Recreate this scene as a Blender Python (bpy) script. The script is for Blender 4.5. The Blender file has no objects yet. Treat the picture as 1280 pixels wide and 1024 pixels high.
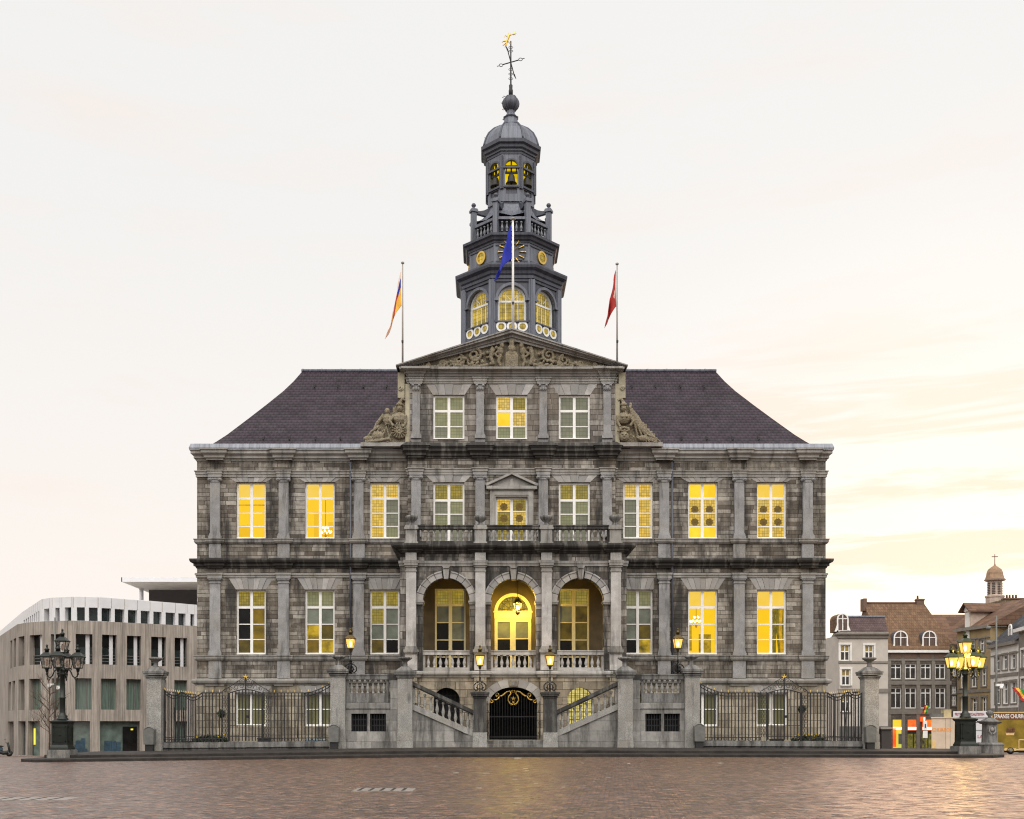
import bpy, bmesh, math, random
from mathutils import Vector, noise
random.seed(7)
PI=math.pi
S=bpy.context.scene
COL=S.collection
# ---- survey: metric positions are read off the photograph at each thing's own distance
H=1.13; CX=-1.30; VX=605.0; VY=907.0; FPX=1400.0
def wx(px,Y): return CX+(px-VX)/FPX*Y
def wz(py,Y): return H+(VY-py)/FPX*Y
def zoff(x): return -0.013*max(0,-x-3)-0.006*max(0,x-3)
def gz(x,y):
    w=1.0
    return zoff(x)*w-min(1.35,0.02*max(0,y-46))
def pz(x): return .22+zoff(x)

# ------------------------------------------------------------------ mesh builder
class Frame:
    def __init__(s,ox,oy,ang=0.0):
        s.o=(ox,oy); s.u=(math.cos(ang),math.sin(ang)); s.n=(math.sin(ang),-math.cos(ang))
    def p(s,u,d,z): return (s.o[0]+u*s.u[0]+d*s.n[0], s.o[1]+u*s.u[1]+d*s.n[1], z)
def frame2(a,b):
    f=Frame(a[0],a[1],math.atan2(b[1]-a[1],b[0]-a[0])); f.len=math.hypot(b[0]-a[0],b[1]-a[1]); return f
W0=Frame(0,0)
class MB:
    def __init__(s): s.v=[]; s.f=[]; s.m=[]; s.sm=[]
    def add(s,vs,fs,mi=0,smooth=False):
        b=len(s.v); s.v+= [tuple(v) for v in vs]
        for f in fs: s.f.append([b+i for i in f]); s.m.append(mi); s.sm.append(smooth)
    def box(s,x0,x1,y0,y1,z0,z1,mi=0):
        s.add([(x0,y0,z0),(x1,y0,z0),(x1,y1,z0),(x0,y1,z0),(x0,y0,z1),(x1,y0,z1),(x1,y1,z1),(x0,y1,z1)],
              [(0,3,2,1),(4,5,6,7),(0,1,5,4),(1,2,6,5),(2,3,7,6),(3,0,4,7)],mi)
    def fbox(s,F,u0,u1,d0,d1,z0,z1,mi=0):
        vs=[F.p(u,d,z) for z in (z0,z1) for (u,d) in ((u0,d1),(u1,d1),(u1,d0),(u0,d0))]
        s.add(vs,[(0,3,2,1),(4,5,6,7),(0,1,5,4),(1,2,6,5),(2,3,7,6),(3,0,4,7)],mi)
    def taper(s,cx,cy,z0,z1,a0,b0,a1,b1,mi=0):
        vs=[(cx+sx*a0,cy+sy*b0,z0) for sx,sy in((-1,-1),(1,-1),(1,1),(-1,1))]+[(cx+sx*a1,cy+sy*b1,z1) for sx,sy in((-1,-1),(1,-1),(1,1),(-1,1))]
        s.add(vs,[(0,3,2,1),(4,5,6,7),(0,1,5,4),(1,2,6,5),(2,3,7,6),(3,0,4,7)],mi)
    def prism(s,F,poly,d0,d1,mi=0):
        n=len(poly); vs=[F.p(u,d1,z) for u,z in poly]+[F.p(u,d0,z) for u,z in poly]
        s.add(vs,[tuple(range(n)),tuple(range(2*n-1,n-1,-1))]+[(i,i+n,(i+1)%n+n,(i+1)%n) for i in range(n)],mi)
    def lathe(s,prof,c=(0,0,0),n=12,mi=0,smooth=True,rot=0.0):
        vs=[]; fs=[]
        for r,z in prof:
            for k in range(n):
                a=2*PI*k/n+rot; vs.append((c[0]+r*math.cos(a),c[1]+r*math.sin(a),c[2]+z))
        for i in range(len(prof)-1):
            for k in range(n):
                k2=(k+1)%n; fs.append((i*n+k,i*n+k2,(i+1)*n+k2,(i+1)*n+k))
        fs.append(tuple(range(n-1,-1,-1))); fs.append(tuple((len(prof)-1)*n+k for k in range(n)))
        s.add(vs,fs,mi,smooth)
    def tube(s,pts,r,n=6,mi=0,r1=None,smooth=True):
        pts=[Vector(p) for p in pts]; m=len(pts); vs=[]; fs=[]; up=None
        for i,p in enumerate(pts):
            t=(pts[min(i+1,m-1)]-pts[max(i-1,0)])
            if t.length<1e-9: t=Vector((0,0,1))
            t.normalize()
            if up is None:
                up=Vector((0,1,0)) if abs(t.y)<.9 else Vector((1,0,0))
            a=(up-t*up.dot(t)); a.normalize(); b=t.cross(a); up=a
            rr=r if r1 is None else r+(r1-r)*i/(m-1)
            for k in range(n):
                an=2*PI*(k+.5)/n; vs.append(p+(a*math.cos(an)+b*math.sin(an))*rr)
        for i in range(m-1):
            for k in range(n):
                k2=(k+1)%n; fs.append((i*n+k,i*n+k2,(i+1)*n+k2,(i+1)*n+k))
        fs.append(tuple(range(n-1,-1,-1))); fs.append(tuple((m-1)*n+k for k in range(n)))
        s.add(vs,fs,mi,smooth and n>5)
    def sphere(s,c,r,sx=1,sy=1,sz=1,n=10,mi=0):
        prof=[(max(1e-4,math.sin(PI*i/(n//2+1))),-math.cos(PI*i/(n//2+1))) for i in range(n//2+2)]
        b=len(s.v); s.lathe([(p*r,z*r) for p,z in prof],(0,0,0),n,mi)
        for i in range(b,len(s.v)):
            x,y,z=s.v[i]; s.v[i]=(c[0]+x*sx,c[1]+y*sy,c[2]+z*sz)
    def sweep(s,prof,path,closed=False,mi=0):
        """prof: (d,z) outline, first and last are joined behind; path: plan points, outside on the right hand"""
        m=len(path); n=len(prof); vs=[]
        def nrm(a,b):
            dx,dy=b[0]-a[0],b[1]-a[1]; L=math.hypot(dx,dy) or 1; return (dy/L,-dx/L)
        for i in range(m):
            if closed: n0=nrm(path[i-1],path[i]); n1=nrm(path[i],path[(i+1)%m])
            else:
                n1=nrm(path[i],path[i+1]) if i<m-1 else None; n0=nrm(path[i-1],path[i]) if i>0 else n1
                n1=n1 or n0
            k=1+n0[0]*n1[0]+n0[1]*n1[1]; k=max(k,.2)
            mx,my=(n0[0]+n1[0])/k,(n0[1]+n1[1])/k
            for d,z in prof: vs.append((path[i][0]+mx*d,path[i][1]+my*d,z))
        fs=[]
        for i in range(m if closed else m-1):
            j=(i+1)%m
            for k in range(n):
                k2=(k+1)%n; fs.append((i*n+k,j*n+k,j*n+k2,i*n+k2))
        if not closed: fs.append(tuple(range(n-1,-1,-1))); fs.append(tuple((m-1)*n+k for k in range(n)))
        s.add(vs,fs,mi)
    def wall(s,F,u0,u1,z0,z1,holes=(),d=0.0,depth=.3,mi=0,rmi=None):
        """sheet of wall with real openings; hole=(u0,u1,z0,z1[,arch rise]) with reveals going in by depth"""
        rmi=mi if rmi is None else rmi
        us=sorted({u0,u1,*[h[0] for h in holes],*[h[1] for h in holes]}); zs=sorted({z0,z1,*[h[2] for h in holes],*[h[3] for h in holes]})
        us=[u for u in us if u0-1e-6<=u<=u1+1e-6]; zs=[z for z in zs if z0-1e-6<=z<=z1+1e-6]
        for i in range(len(us)-1):
            for j in range(len(zs)-1):
                uc=(us[i]+us[i+1])/2; zc=(zs[j]+zs[j+1])/2
                if any(h[0]<uc<h[1] and h[2]<zc<h[3] for h in holes): continue
                s.add([F.p(us[i],d,zs[j]),F.p(us[i+1],d,zs[j]),F.p(us[i+1],d,zs[j+1]),F.p(us[i],d,zs[j+1])],[(0,1,2,3)],mi)
        for h in holes:
            a,b,c,e=h[:4]; rise=h[4] if len(h)>4 else 0
            if rise:
                N=16; pts=[]
                for k in range(N+1):
                    t=-math.cos(PI*k/N); pts.append(((a+b)/2+(b-a)/2*t,e-rise+rise*math.sqrt(max(0,1-t*t))))
                for k in range(N):
                    p,q=pts[k],pts[k+1]
                    s.add([F.p(p[0],d,p[1]),F.p(q[0],d,q[1]),F.p(q[0],d,e),F.p(p[0],d,e)],[(0,1,2,3)],mi)
                top=pts
            else: top=[(a,e),(b,e)]
            loop=[(a,c)]+top+[(b,c)]
            loop=[loop[0]]+loop[1:]
            for k in range(len(loop)):
                p,q=loop[k],loop[(k+1)%len(loop)]
                s.add([F.p(p[0],d,p[1]),F.p(q[0],d,q[1]),F.p(q[0],d-depth,q[1]),F.p(p[0],d-depth,p[1])],[(0,1,2,3)],rmi)
    def mesh(s,name,mats):
        me=bpy.data.meshes.new(name); me.from_pydata(s.v,[],s.f); me.update()
        for m in (mats if isinstance(mats,(list,tuple)) else [mats]): me.materials.append(m)
        me.polygons.foreach_set('material_index',s.m); me.polygons.foreach_set('use_smooth',s.sm)
        bm=bmesh.new(); bm.from_mesh(me); bmesh.ops.recalc_face_normals(bm,faces=bm.faces) if s.closed else None; bm.to_mesh(me); bm.free()
        return me
    closed=True
    def build(s,name,mats,parent=None,loc=(0,0,0)):
        return link(name,s.mesh(name,mats),parent,loc)
def link(name,me,parent=None,loc=(0,0,0)):
    o=bpy.data.objects.new(name,me); COL.objects.link(o)
    if parent is not None:
        o.parent=parent
        if parent.get('_w'): loc=(loc[0]-parent.location.x,loc[1]-parent.location.y,loc[2]-parent.location.z)
    o.location=loc
    return o
def tag(o,label,cat,group=None):
    o['label']=label; o['category']=cat
    if group: o['group']=group
    return o
def thing(name,label,cat,loc=(0,0,0),group=None,world=False):
    """an Empty at the thing's base; world=True: its parts' meshes are written in world coordinates"""
    o=bpy.data.objects.new(name,None); o.empty_display_size=.3; COL.objects.link(o); o.location=loc
    if world: o['_w']=1
    return tag(o,label,cat,group)
def single(name,mb,mats,label,cat,loc=(0,0,0),group=None,rotz=0):
    """a thing that is one mesh, modelled round its own base"""
    o=mb.build(name,mats,None,loc); o.rotation_euler.z=rotz
    return tag(o,label,cat,group)
def structure(name,mb,mats):
    o=mb.build(name,mats); o['kind']='structure'; return o
def copy_tree(o,parent=None):
    c=o.copy(); COL.objects.link(c)
    if parent is not None: c.parent=parent
    for ch in list(o.children): copy_tree(ch,c)
    return c

# ------------------------------------------------------------------ materials
class Nodes:
    def __init__(s,name):
        s.mat=bpy.data.materials.new(name); s.mat.use_nodes=True; s.t=s.mat.node_tree; s.t.nodes.clear()
        s.out=s.n('ShaderNodeOutputMaterial'); s.cache={}
    def n(s,typ,**kw):
        nd=s.t.nodes.new(typ)
        for k,v in kw.items(): setattr(nd,k,v)
        return nd
    def set(s,sock,v):
        if isinstance(v,bpy.types.NodeSocket): s.t.links.new(v,sock)
        elif isinstance(v,(tuple,list)) and len(v)==3 and sock.type=='RGBA': sock.default_value=(*v,1)
        else: sock.default_value=v
    def math(s,op,a,b=0.0,c=0.0,clamp=False):
        nd=s.n('ShaderNodeMath',operation=op,use_clamp=clamp); s.set(nd.inputs[0],a); s.set(nd.inputs[1],b); s.set(nd.inputs[2],c); return nd.outputs[0]
    def mix(s,f,a,b,mode='MIX'):
        nd=s.n('ShaderNodeMix',data_type='RGBA',blend_type=mode); s.set(nd.inputs[0],f); s.set(nd.inputs[6],a); s.set(nd.inputs[7],b); return nd.outputs[2]
    def obj(s):
        if 'o' not in s.cache: s.cache['o']=s.n('ShaderNodeTexCoord').outputs['Object']
        return s.cache['o']
    def sep(s):
        if 's' not in s.cache:
            nd=s.n('ShaderNodeSeparateXYZ'); s.set(nd.inputs[0],s.obj()); s.cache['s']=nd.outputs
        return s.cache['s']
    def comb(s,x,y,z=0.0):
        nd=s.n('ShaderNodeCombineXYZ'); s.set(nd.inputs[0],x); s.set(nd.inputs[1],y); s.set(nd.inputs[2],z); return nd.outputs[0]
    def uv(s):
        """wall coordinates: along the wall, and height"""
        if 'uv' not in s.cache:
            o=s.sep(); nn=s.n('ShaderNodeSeparateXYZ'); s.set(nn.inputs[0],s.n('ShaderNodeNewGeometry').outputs['True Normal']); nx,ny,_=nn.outputs
            num=s.math('SUBTRACT',s.math('MULTIPLY',o[1],nx),s.math('MULTIPLY',o[0],ny)); den=s.math('SQRT',s.math('ADD',s.math('ADD',s.math('MULTIPLY',nx,nx),s.math('MULTIPLY',ny,ny)),1e-6))
            s.cache['uv']=(s.math('DIVIDE',num,den),o[2])
        return s.cache['uv']
    def noise(s,vec,scale,detail=4,rough=.55,dist=0):
        nd=s.n('ShaderNodeTexNoise'); s.set(nd.inputs['Vector'],vec); nd.inputs['Scale'].default_value=scale
        nd.inputs['Detail'].default_value=detail; nd.inputs['Roughness'].default_value=rough; nd.inputs['Distortion'].default_value=dist
        return nd.outputs[0]
    def map(s,vec,sc=(1,1,1),loc=(0,0,0),rot=(0,0,0)):
        nd=s.n('ShaderNodeMapping'); s.set(nd.inputs[0],vec); nd.inputs[1].default_value=loc; nd.inputs[2].default_value=rot; nd.inputs[3].default_value=sc; return nd.outputs[0]
    def ramp(s,f,a,b,ca=0.0,cb=1.0):
        nd=s.n('ShaderNodeMapRange',clamp=True); s.set(nd.inputs[0],f); nd.inputs[1].default_value=a; nd.inputs[2].default_value=b; nd.inputs[3].default_value=ca; nd.inputs[4].default_value=cb; return nd.outputs[0]
    def bump(s,h,strength=.5,dist=.02):
        nd=s.n('ShaderNodeBump'); s.set(nd.inputs['Height'],h); nd.inputs['Strength'].default_value=strength; nd.inputs['Distance'].default_value=dist; return nd.outputs[0]
    def island(s): return s.n('ShaderNodeNewGeometry').outputs['Random Per Island']
    def pbr(s,col,rough=.8,metal=0.0,normal=None,spec=.5,emit=None,estr=0.0):
        nd=s.n('ShaderNodeBsdfPrincipled'); s.set(nd.inputs['Base Color'],col); s.set(nd.inputs['Roughness'],rough); s.set(nd.inputs['Metallic'],metal)
        s.set(nd.inputs['Specular IOR Level'],spec)
        if normal is not None: s.set(nd.inputs['Normal'],normal)
        if emit is not None: s.set(nd.inputs['Emission Color'],emit); s.set(nd.inputs['Emission Strength'],estr)
        s.t.links.new(nd.outputs[0],s.out.inputs[0]); return s.mat

def m_plain(name,col,rough=.6,metal=0.0,var=.25,scale=3.0,bump=.15,spec=.5):
    n=Nodes(name); f=n.noise(n.obj(),scale,5,.6); c=n.mix(n.ramp(f,.3,.7),tuple(x*(1-var) for x in col),tuple(min(1,x*(1+var)) for x in col))
    return n.pbr(c,n.ramp(f,.2,.8,max(.05,rough-.1),min(1,rough+.1)),metal,n.bump(n.noise(n.obj(),scale*9,3),bump,.01),spec)
def m_blocks(name,c1,c2,bw,bh,mortar=(.05,.047,.043),stain=.55,crust=.0,seed=0.0,tint=(.30,.24,.17),ms=.012):
    """coursed ashlar: every block its own grey, random bond, soot stains and rain streaks"""
    n=Nodes(name); u,v=n.uv()
    row=n.math('FLOOR',n.math('DIVIDE',v,bh))
    wn=n.n('ShaderNodeTexWhiteNoise',noise_dimensions='1D'); n.set(wn.inputs['W'],n.math('ADD',row,seed+.31))
    u2=n.math('MULTIPLY_ADD',wn.outputs[0],bw*1.7,u)
    wob=n.math('MULTIPLY',n.math('SINE',n.math('MULTIPLY_ADD',row,1.7,n.math('MULTIPLY',u,1.9))),bw*.16)
    vec=n.comb(n.math('ADD',u2,wob),v)
    b=n.n('ShaderNodeTexBrick'); b.offset=.5; n.set(b.inputs['Vector'],vec)
    for k,val in (('Scale',1.0),('Mortar Size',ms),('Mortar Smooth',.3),('Bias',-.1),('Brick Width',bw),('Row Height',bh)): b.inputs[k].default_value=val
    n.set(b.inputs['Color1'],c1); n.set(b.inputs['Color2'],c2); n.set(b.inputs['Mortar'],mortar)
    grain=n.noise(n.obj(),5.5,6,.7); col=n.mix(n.ramp(grain,.35,.7,0,.45),b.outputs[0],tuple(x*.45 for x in c1))
    big=n.noise(n.obj(),.45,4,.6); col=n.mix(n.ramp(big,.42,.72,0,.35),col,tint)
    pale=n.noise(n.map(n.obj(),(1,1,1),(5,2,8)),1.1,5,.7); col=n.mix(n.ramp(pale,.55,.72,0,.45),col,tuple(min(1,x*1.25) for x in c2))
    streak=n.noise(n.comb(n.math('MULTIPLY',u,1.6),n.math('MULTIPLY',v,.22),seed),1.0,6,.7)
    col=n.mix(n.ramp(streak,.49-.12*crust,.68-.14*crust,0,stain),col,(.022,.020,.018))
    hgt=n.math('SUBTRACT',n.math('MULTIPLY',n.noise(n.obj(),14,4,.6),.5),n.math('MULTIPLY',b.outputs[1],1.3))
    return n.pbr(col,n.ramp(grain,.3,.7,.65,.9),0,n.bump(hgt,.7,.02),.35)
def m_trim(name,col,crust=.3,speck=0.0,island=.0,warm=(.26,.22,.16),sscale=42):
    """dressed stone: blotchy, with black crust that runs in streaks"""
    n=Nodes(name); u,v=n.uv()
    a=n.noise(n.obj(),2.2,6,.65); c=n.mix(n.ramp(a,.3,.7),tuple(x*.66 for x in col),tuple(x*1.18 for x in col))
    if island: c=n.mix(n.math('MULTIPLY',n.island(),island),c,tuple(x*.38 for x in col))
    j=n.math('FLOOR',n.math('DIVIDE',u,1.15)); wn=n.n('ShaderNodeTexWhiteNoise',noise_dimensions='1D'); n.set(wn.inputs['W'],n.math('MULTIPLY_ADD',n.math('FLOOR',n.math('DIVIDE',v,1.27)),7.31,j))
    c=n.mix(n.math('MULTIPLY',wn.outputs[0],.5),c,tuple(x*.5 for x in col))
    c=n.mix(n.ramp(n.noise(n.obj(),.9,3),.45,.75,0,.4),c,warm)
    s=n.noise(n.comb(n.math('MULTIPLY',u,2.4),n.math('MULTIPLY',v,.35)),1.0,7,.72)
    c=n.mix(n.ramp(s,.62-.32*crust,.74-.25*crust,0,.55+.4*crust),c,(.018,.017,.016))
    if speck: c=n.mix(n.ramp(n.noise(n.obj(),sscale,3,.6),.42,.62,0,speck),c,tuple(x*.3 for x in col))
    return n.pbr(c,.75,0,n.bump(n.noise(n.obj(),16,5,.65),.5,.015),.35)
def m_lead(name,col=(.135,.147,.18)):
    n=Nodes(name); u,v=n.uv(); s=n.noise(n.comb(n.math('MULTIPLY',u,5.0),n.math('MULTIPLY',v,.5)),1.0,6,.7)
    c=n.mix(n.ramp(s,.3,.7),tuple(x*.5 for x in col),tuple(x*1.35 for x in col))
    seam=n.math('LESS_THAN',n.math('FRACT',n.math('MULTIPLY',u,2.1)),.05)
    c=n.mix(n.math('MULTIPLY',seam,.4),c,(.03,.03,.035))
    return n.pbr(c,n.ramp(s,.3,.7,.42,.62),.15,n.bump(n.math('ADD',s,n.math('MULTIPLY',seam,.8)),.35,.02),.5)
def m_tiles(name,c1,c2,bw,bh,bias=0.0,rough=.6,axis='uv',mort=.012,scales=False):
    n=Nodes(name); u,v=n.uv()
    b=n.n('ShaderNodeTexBrick'); b.offset=.5; n.set(b.inputs['Vector'],n.comb(u,v))
    for k,val in (('Scale',1.0),('Mortar Size',mort),('Mortar Smooth',.4),('Bias',bias),('Brick Width',bw),('Row Height',bh)): b.inputs[k].default_value=val
    n.set(b.inputs['Color1'],c1); n.set(b.inputs['Color2'],c2); n.set(b.inputs['Mortar'],tuple(x*.35 for x in c1))
    g=n.noise(n.obj(),.7,5,.6); c=n.mix(n.ramp(g,.35,.7,0,.35),b.outputs[0],tuple(x*.5 for x in c1))
    if scales:   # fish scale slates: rounded lower edges, their shade and highlight put into the colour, every second row shifted by half a slate
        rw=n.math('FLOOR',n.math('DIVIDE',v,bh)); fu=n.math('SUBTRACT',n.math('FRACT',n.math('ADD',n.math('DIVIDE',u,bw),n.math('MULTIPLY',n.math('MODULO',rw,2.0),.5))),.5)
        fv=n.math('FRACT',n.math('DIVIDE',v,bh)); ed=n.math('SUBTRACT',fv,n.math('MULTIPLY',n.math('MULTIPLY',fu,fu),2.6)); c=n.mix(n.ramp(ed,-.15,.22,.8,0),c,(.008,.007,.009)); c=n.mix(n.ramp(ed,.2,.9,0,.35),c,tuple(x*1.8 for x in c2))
    tri=n.math('FRACT',n.math('DIVIDE',v,bh))
    return n.pbr(c,n.ramp(g,.3,.7,rough-.12,rough+.1),0,n.bump(n.math('SUBTRACT',n.math('MULTIPLY',tri,-.6),b.outputs[1]),.6,.03),.22)
def m_lit(name,c1,c2,strength,grid=None,scale=1.3,dark=(.05,.045,.02)):
    """a lit pane: glowing room seen through the glass, with lead cames when grid is given"""
    n=Nodes(name); u,v=n.uv(); f=n.noise(n.comb(u,v),scale,4,.6); e=n.mix(n.ramp(f,.35,.68),c1,c2); st=strength; base=dark
    if grid:
        gu,gv=grid
        lu=n.math('LESS_THAN',n.math('FRACT',n.math('DIVIDE',u,gu)),.12); lv=n.math('LESS_THAN',n.math('FRACT',n.math('DIVIDE',v,gv)),.12)
        line=n.math('MAXIMUM',lu,lv)
        cell=n.n('ShaderNodeTexWhiteNoise',noise_dimensions='2D'); n.set(cell.inputs['Vector'],n.comb(n.math('FLOOR',n.math('DIVIDE',u,gu)),n.math('FLOOR',n.math('DIVIDE',v,gv))))
        st=n.math('MULTIPLY',n.math('SUBTRACT',1.0,n.math('MULTIPLY',line,.72)),n.math('MULTIPLY',n.math('MULTIPLY_ADD',cell.outputs[0],.4,.75),strength))
    return n.pbr(base,.08,0,n.bump(n.noise(n.obj(),3.0,2),.04,.05),.16,e,st)
def m_glow(name,col,strength):
    n=Nodes(name); return n.pbr((.3,.25,.15),.4,0,None,.5,col,strength)
def m_glass(name,tint=(.8,.85,.8),mirror=.12):
    n=Nodes(name); tr=n.n('ShaderNodeBsdfTransparent'); n.set(tr.inputs[0],tint); gl=n.n('ShaderNodeBsdfGlossy'); gl.inputs['Roughness'].default_value=.02
    gl.inputs['Color'].default_value=(.9,.92,.95,1)
    n.set(gl.inputs['Normal'],n.bump(n.noise(n.obj(),1.6,2),.03,.1))
    lw=n.n('ShaderNodeLayerWeight'); lw.inputs[0].default_value=.35
    mx=n.n('ShaderNodeMixShader'); n.set(mx.inputs[0],n.math('ADD',n.math('MULTIPLY',lw.outputs['Fresnel'],.8),mirror,clamp=True)); n.t.links.new(tr.outputs[0],mx.inputs[1]); n.t.links.new(gl.outputs[0],mx.inputs[2])
    n.t.links.new(mx.outputs[0],n.out.inputs[0]); return n.mat
def m_pane(name,col,stripes=0.0,spec=.8):
    """unlit pane: curtain, dim room or a reflection put into the colour, under reflecting glass"""
    n=Nodes(name); u,v=n.uv(); f=n.noise(n.comb(n.math('MULTIPLY',u,7.0 if stripes else 1.2),n.math('MULTIPLY',v,.4 if stripes else 1.2)),1.0,4,.6)
    c=n.mix(n.ramp(f,.3,.7),tuple(x*.55 for x in col),tuple(x*1.3 for x in col))
    return n.pbr(c,.06,0,n.bump(n.noise(n.obj(),1.8,2),.05,.08),spec)
def m_concrete(name,c1,c2):
    n=Nodes(name); u,v=n.uv(); s=n.noise(n.comb(n.math('MULTIPLY',u,5.5),n.math('MULTIPLY',v,.18)),1.0,6,.75)
    c=n.mix(n.ramp(s,.32,.68),c1,c2); j=n.math('LESS_THAN',n.math('FRACT',n.math('DIVIDE',u,1.05)),.02)
    c=n.mix(n.math('MULTIPLY',j,.6),c,(.06,.055,.05)); c=n.mix(n.ramp(n.noise(n.obj(),.5,4),.45,.7,0,.35),c,(.10,.085,.07))
    return n.pbr(c,.85,0,n.bump(s,.5,.02),.3)

M={}
M['ashlar']=m_blocks('ashlar stone',(.10,.083,.066),(.45,.42,.37),.80,.20,(.035,.03,.026),stain=.9,crust=.5)
M['ashlar_attic']=m_blocks('attic ashlar stone',(.13,.112,.098),(.42,.395,.36),.78,.25,(.035,.031,.028),seed=9,stain=.8,crust=.35)
M['ashlar_portico']=m_blocks('portico ashlar stone',(.09,.078,.068),(.50,.47,.43),.95,.33,(.03,.027,.024),stain=.95,crust=.8,seed=4)
M['ashlar_warm']=m_blocks('basement ashlar stone',(.20,.17,.125),(.46,.41,.32),.9,.34,(.05,.042,.03),stain=.75,crust=.3,seed=6)
M['pilaster']=m_trim('blue grey pilaster stone',(.35,.347,.35),.3,.5)
M['portico_shaft']=m_trim('pale portico pier stone',(.52,.505,.485),.3,.4)
M['trim']=m_trim('dressed trim stone',(.355,.343,.322),.3,.25)
M['crust']=m_trim('black crusted cornice stone',(.20,.19,.175),.95)
M['crust_mid']=m_trim('sooty cornice stone',(.32,.308,.29),.42,.2)
M['voussoir']=m_trim('voussoir stone',(.50,.485,.47),.18,0,.8)
M['rail']=m_trim('black crusted granite rail',(.16,.155,.145),.8,.3)
M['loggia']=m_plain('shaded loggia stone',(.085,.062,.034),.8,0,.4,1.5)  # shade of the unlit loggia is put into the stone colour
M['granite']=m_trim('speckled grey granite',(.40,.388,.362),.28,.75)
M['granite_dark']=m_trim('weathered grey granite',(.27,.265,.255),.6,.5)
M['sculpt']=m_trim('carved yellowish limestone',(.37,.315,.215),.48,.8,0,(.20,.14,.06),22)
M['limestone']=m_trim('yellow limestone quoin',(.46,.42,.30),.05)
M['lead']=m_lead('grey lead sheet')
M['lead_dark']=m_lead('dark lead sheet',(.072,.078,.10))
M['lead_blue']=m_lead('pale lead flashing',(.22,.235,.27))
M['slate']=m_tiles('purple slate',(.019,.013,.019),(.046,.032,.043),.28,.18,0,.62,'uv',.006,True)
M['white']=m_plain('white window paint',(.78,.77,.74),.4,0,.08)
M['white_stone']=m_plain('white painted wood',(.72,.72,.70),.5,0,.1)
M['cream']=m_plain('cream door paint',(.74,.66,.40),.4,0,.08)
M['iron']=m_plain('black wrought iron',(.007,.007,.008),.6,.0,.3,9)
M['gold']=m_plain('gilded metal',(.62,.42,.11),.36,1.0,.15,6)
M['green_iron']=m_plain('dark green cast iron',(.007,.011,.008),.38,.2,.35,6)
M['dark']=m_plain('unlit interior',(.008,.008,.009),.9,0,.3)
M['glass']=m_glass('window glass',(.95,.95,.9),.0)
M['lamp_glass']=m_glass('clear lantern glass',(.93,.90,.86),.08)
Y1,Y2=(1.0,.54,.002),(1.0,.70,.03)
M['lit']=m_lit('bright yellow lit pane',Y1,Y2,1.05)
M['lit_top']=m_lit('lit pane with amber blind',(1.0,.62,.04),(1.0,.68,.12),.88)
M['lead_lit']=m_lit('lit leaded pane',(1.0,.60,.05),(.80,.58,.16),.80,(.115,.13))
M['lead_dim']=m_lit('dimly lit leaded pane',(.50,.36,.04),(.36,.30,.08),.62,(.115,.13))
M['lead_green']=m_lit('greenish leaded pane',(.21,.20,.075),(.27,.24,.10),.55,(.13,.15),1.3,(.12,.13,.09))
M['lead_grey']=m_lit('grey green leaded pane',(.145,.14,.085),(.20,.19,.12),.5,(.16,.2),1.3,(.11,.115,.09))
M['amber']=m_lit('amber brown lit pane',(.26,.155,.008),(.10,.055,.004),.75,None,1.8)
M['amber_dark']=m_lit('dark amber pane',(.015,.011,.006),(.16,.10,.01),.7,None,1.5)
M['gleam']=m_lit('warm room pane',(.62,.40,.014),(.07,.045,.006),.9,None,2.2)
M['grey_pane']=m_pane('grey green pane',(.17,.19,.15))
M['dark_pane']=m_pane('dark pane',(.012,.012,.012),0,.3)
M['olive']=m_pane('olive curtain pane',(.15,.145,.075),1)
M['lit_green']=m_lit('yellow green lit pane',(.62,.50,.09),(1.0,.86,.36),.85,(.13,.17),3.0)
M['tower_lit']=m_lit('tower lattice pane',(.80,.55,.07),(.22,.16,.03),.85,(.17,.19),1.5)
M['tower_room']=m_lit('lit belfry wall',(1.0,.72,.0),(.70,.46,.0),.9,None,1.5)
M['bulb']=m_glow('lamp flame',(1.0,.74,.36),9.0)
def m_lampglass(name,col,s,mixf):
    n=Nodes(name); tr=n.n('ShaderNodeBsdfTransparent'); em=n.n('ShaderNodeEmission'); em.inputs[0].default_value=(*col,1); em.inputs[1].default_value=s; mx=n.n('ShaderNodeMixShader'); mx.inputs[0].default_value=mixf
    n.t.links.new(tr.outputs[0],mx.inputs[1]); n.t.links.new(em.outputs[0],mx.inputs[2]); n.t.links.new(mx.outputs[0],n.out.inputs[0]); return n.mat
M['lamp_lit']=m_lampglass('glowing lantern glass',(1.0,.52,.10),1.9,.6)
M['granite_wall']=m_blocks('coursed grey granite',(.22,.213,.198),(.39,.375,.35),1.9,.45,(.12,.115,.11),.8,.25,3,(.25,.24,.22),.006)
M['room']=m_lit('lit panelled room',(1.0,.64,.012),(1.0,.58,.010),1.03,None,1.1)
M['room_panel']=m_lit('lit wall panel',(1.0,.58,.008),(.95,.54,.006),.92,None,1.1)
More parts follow.
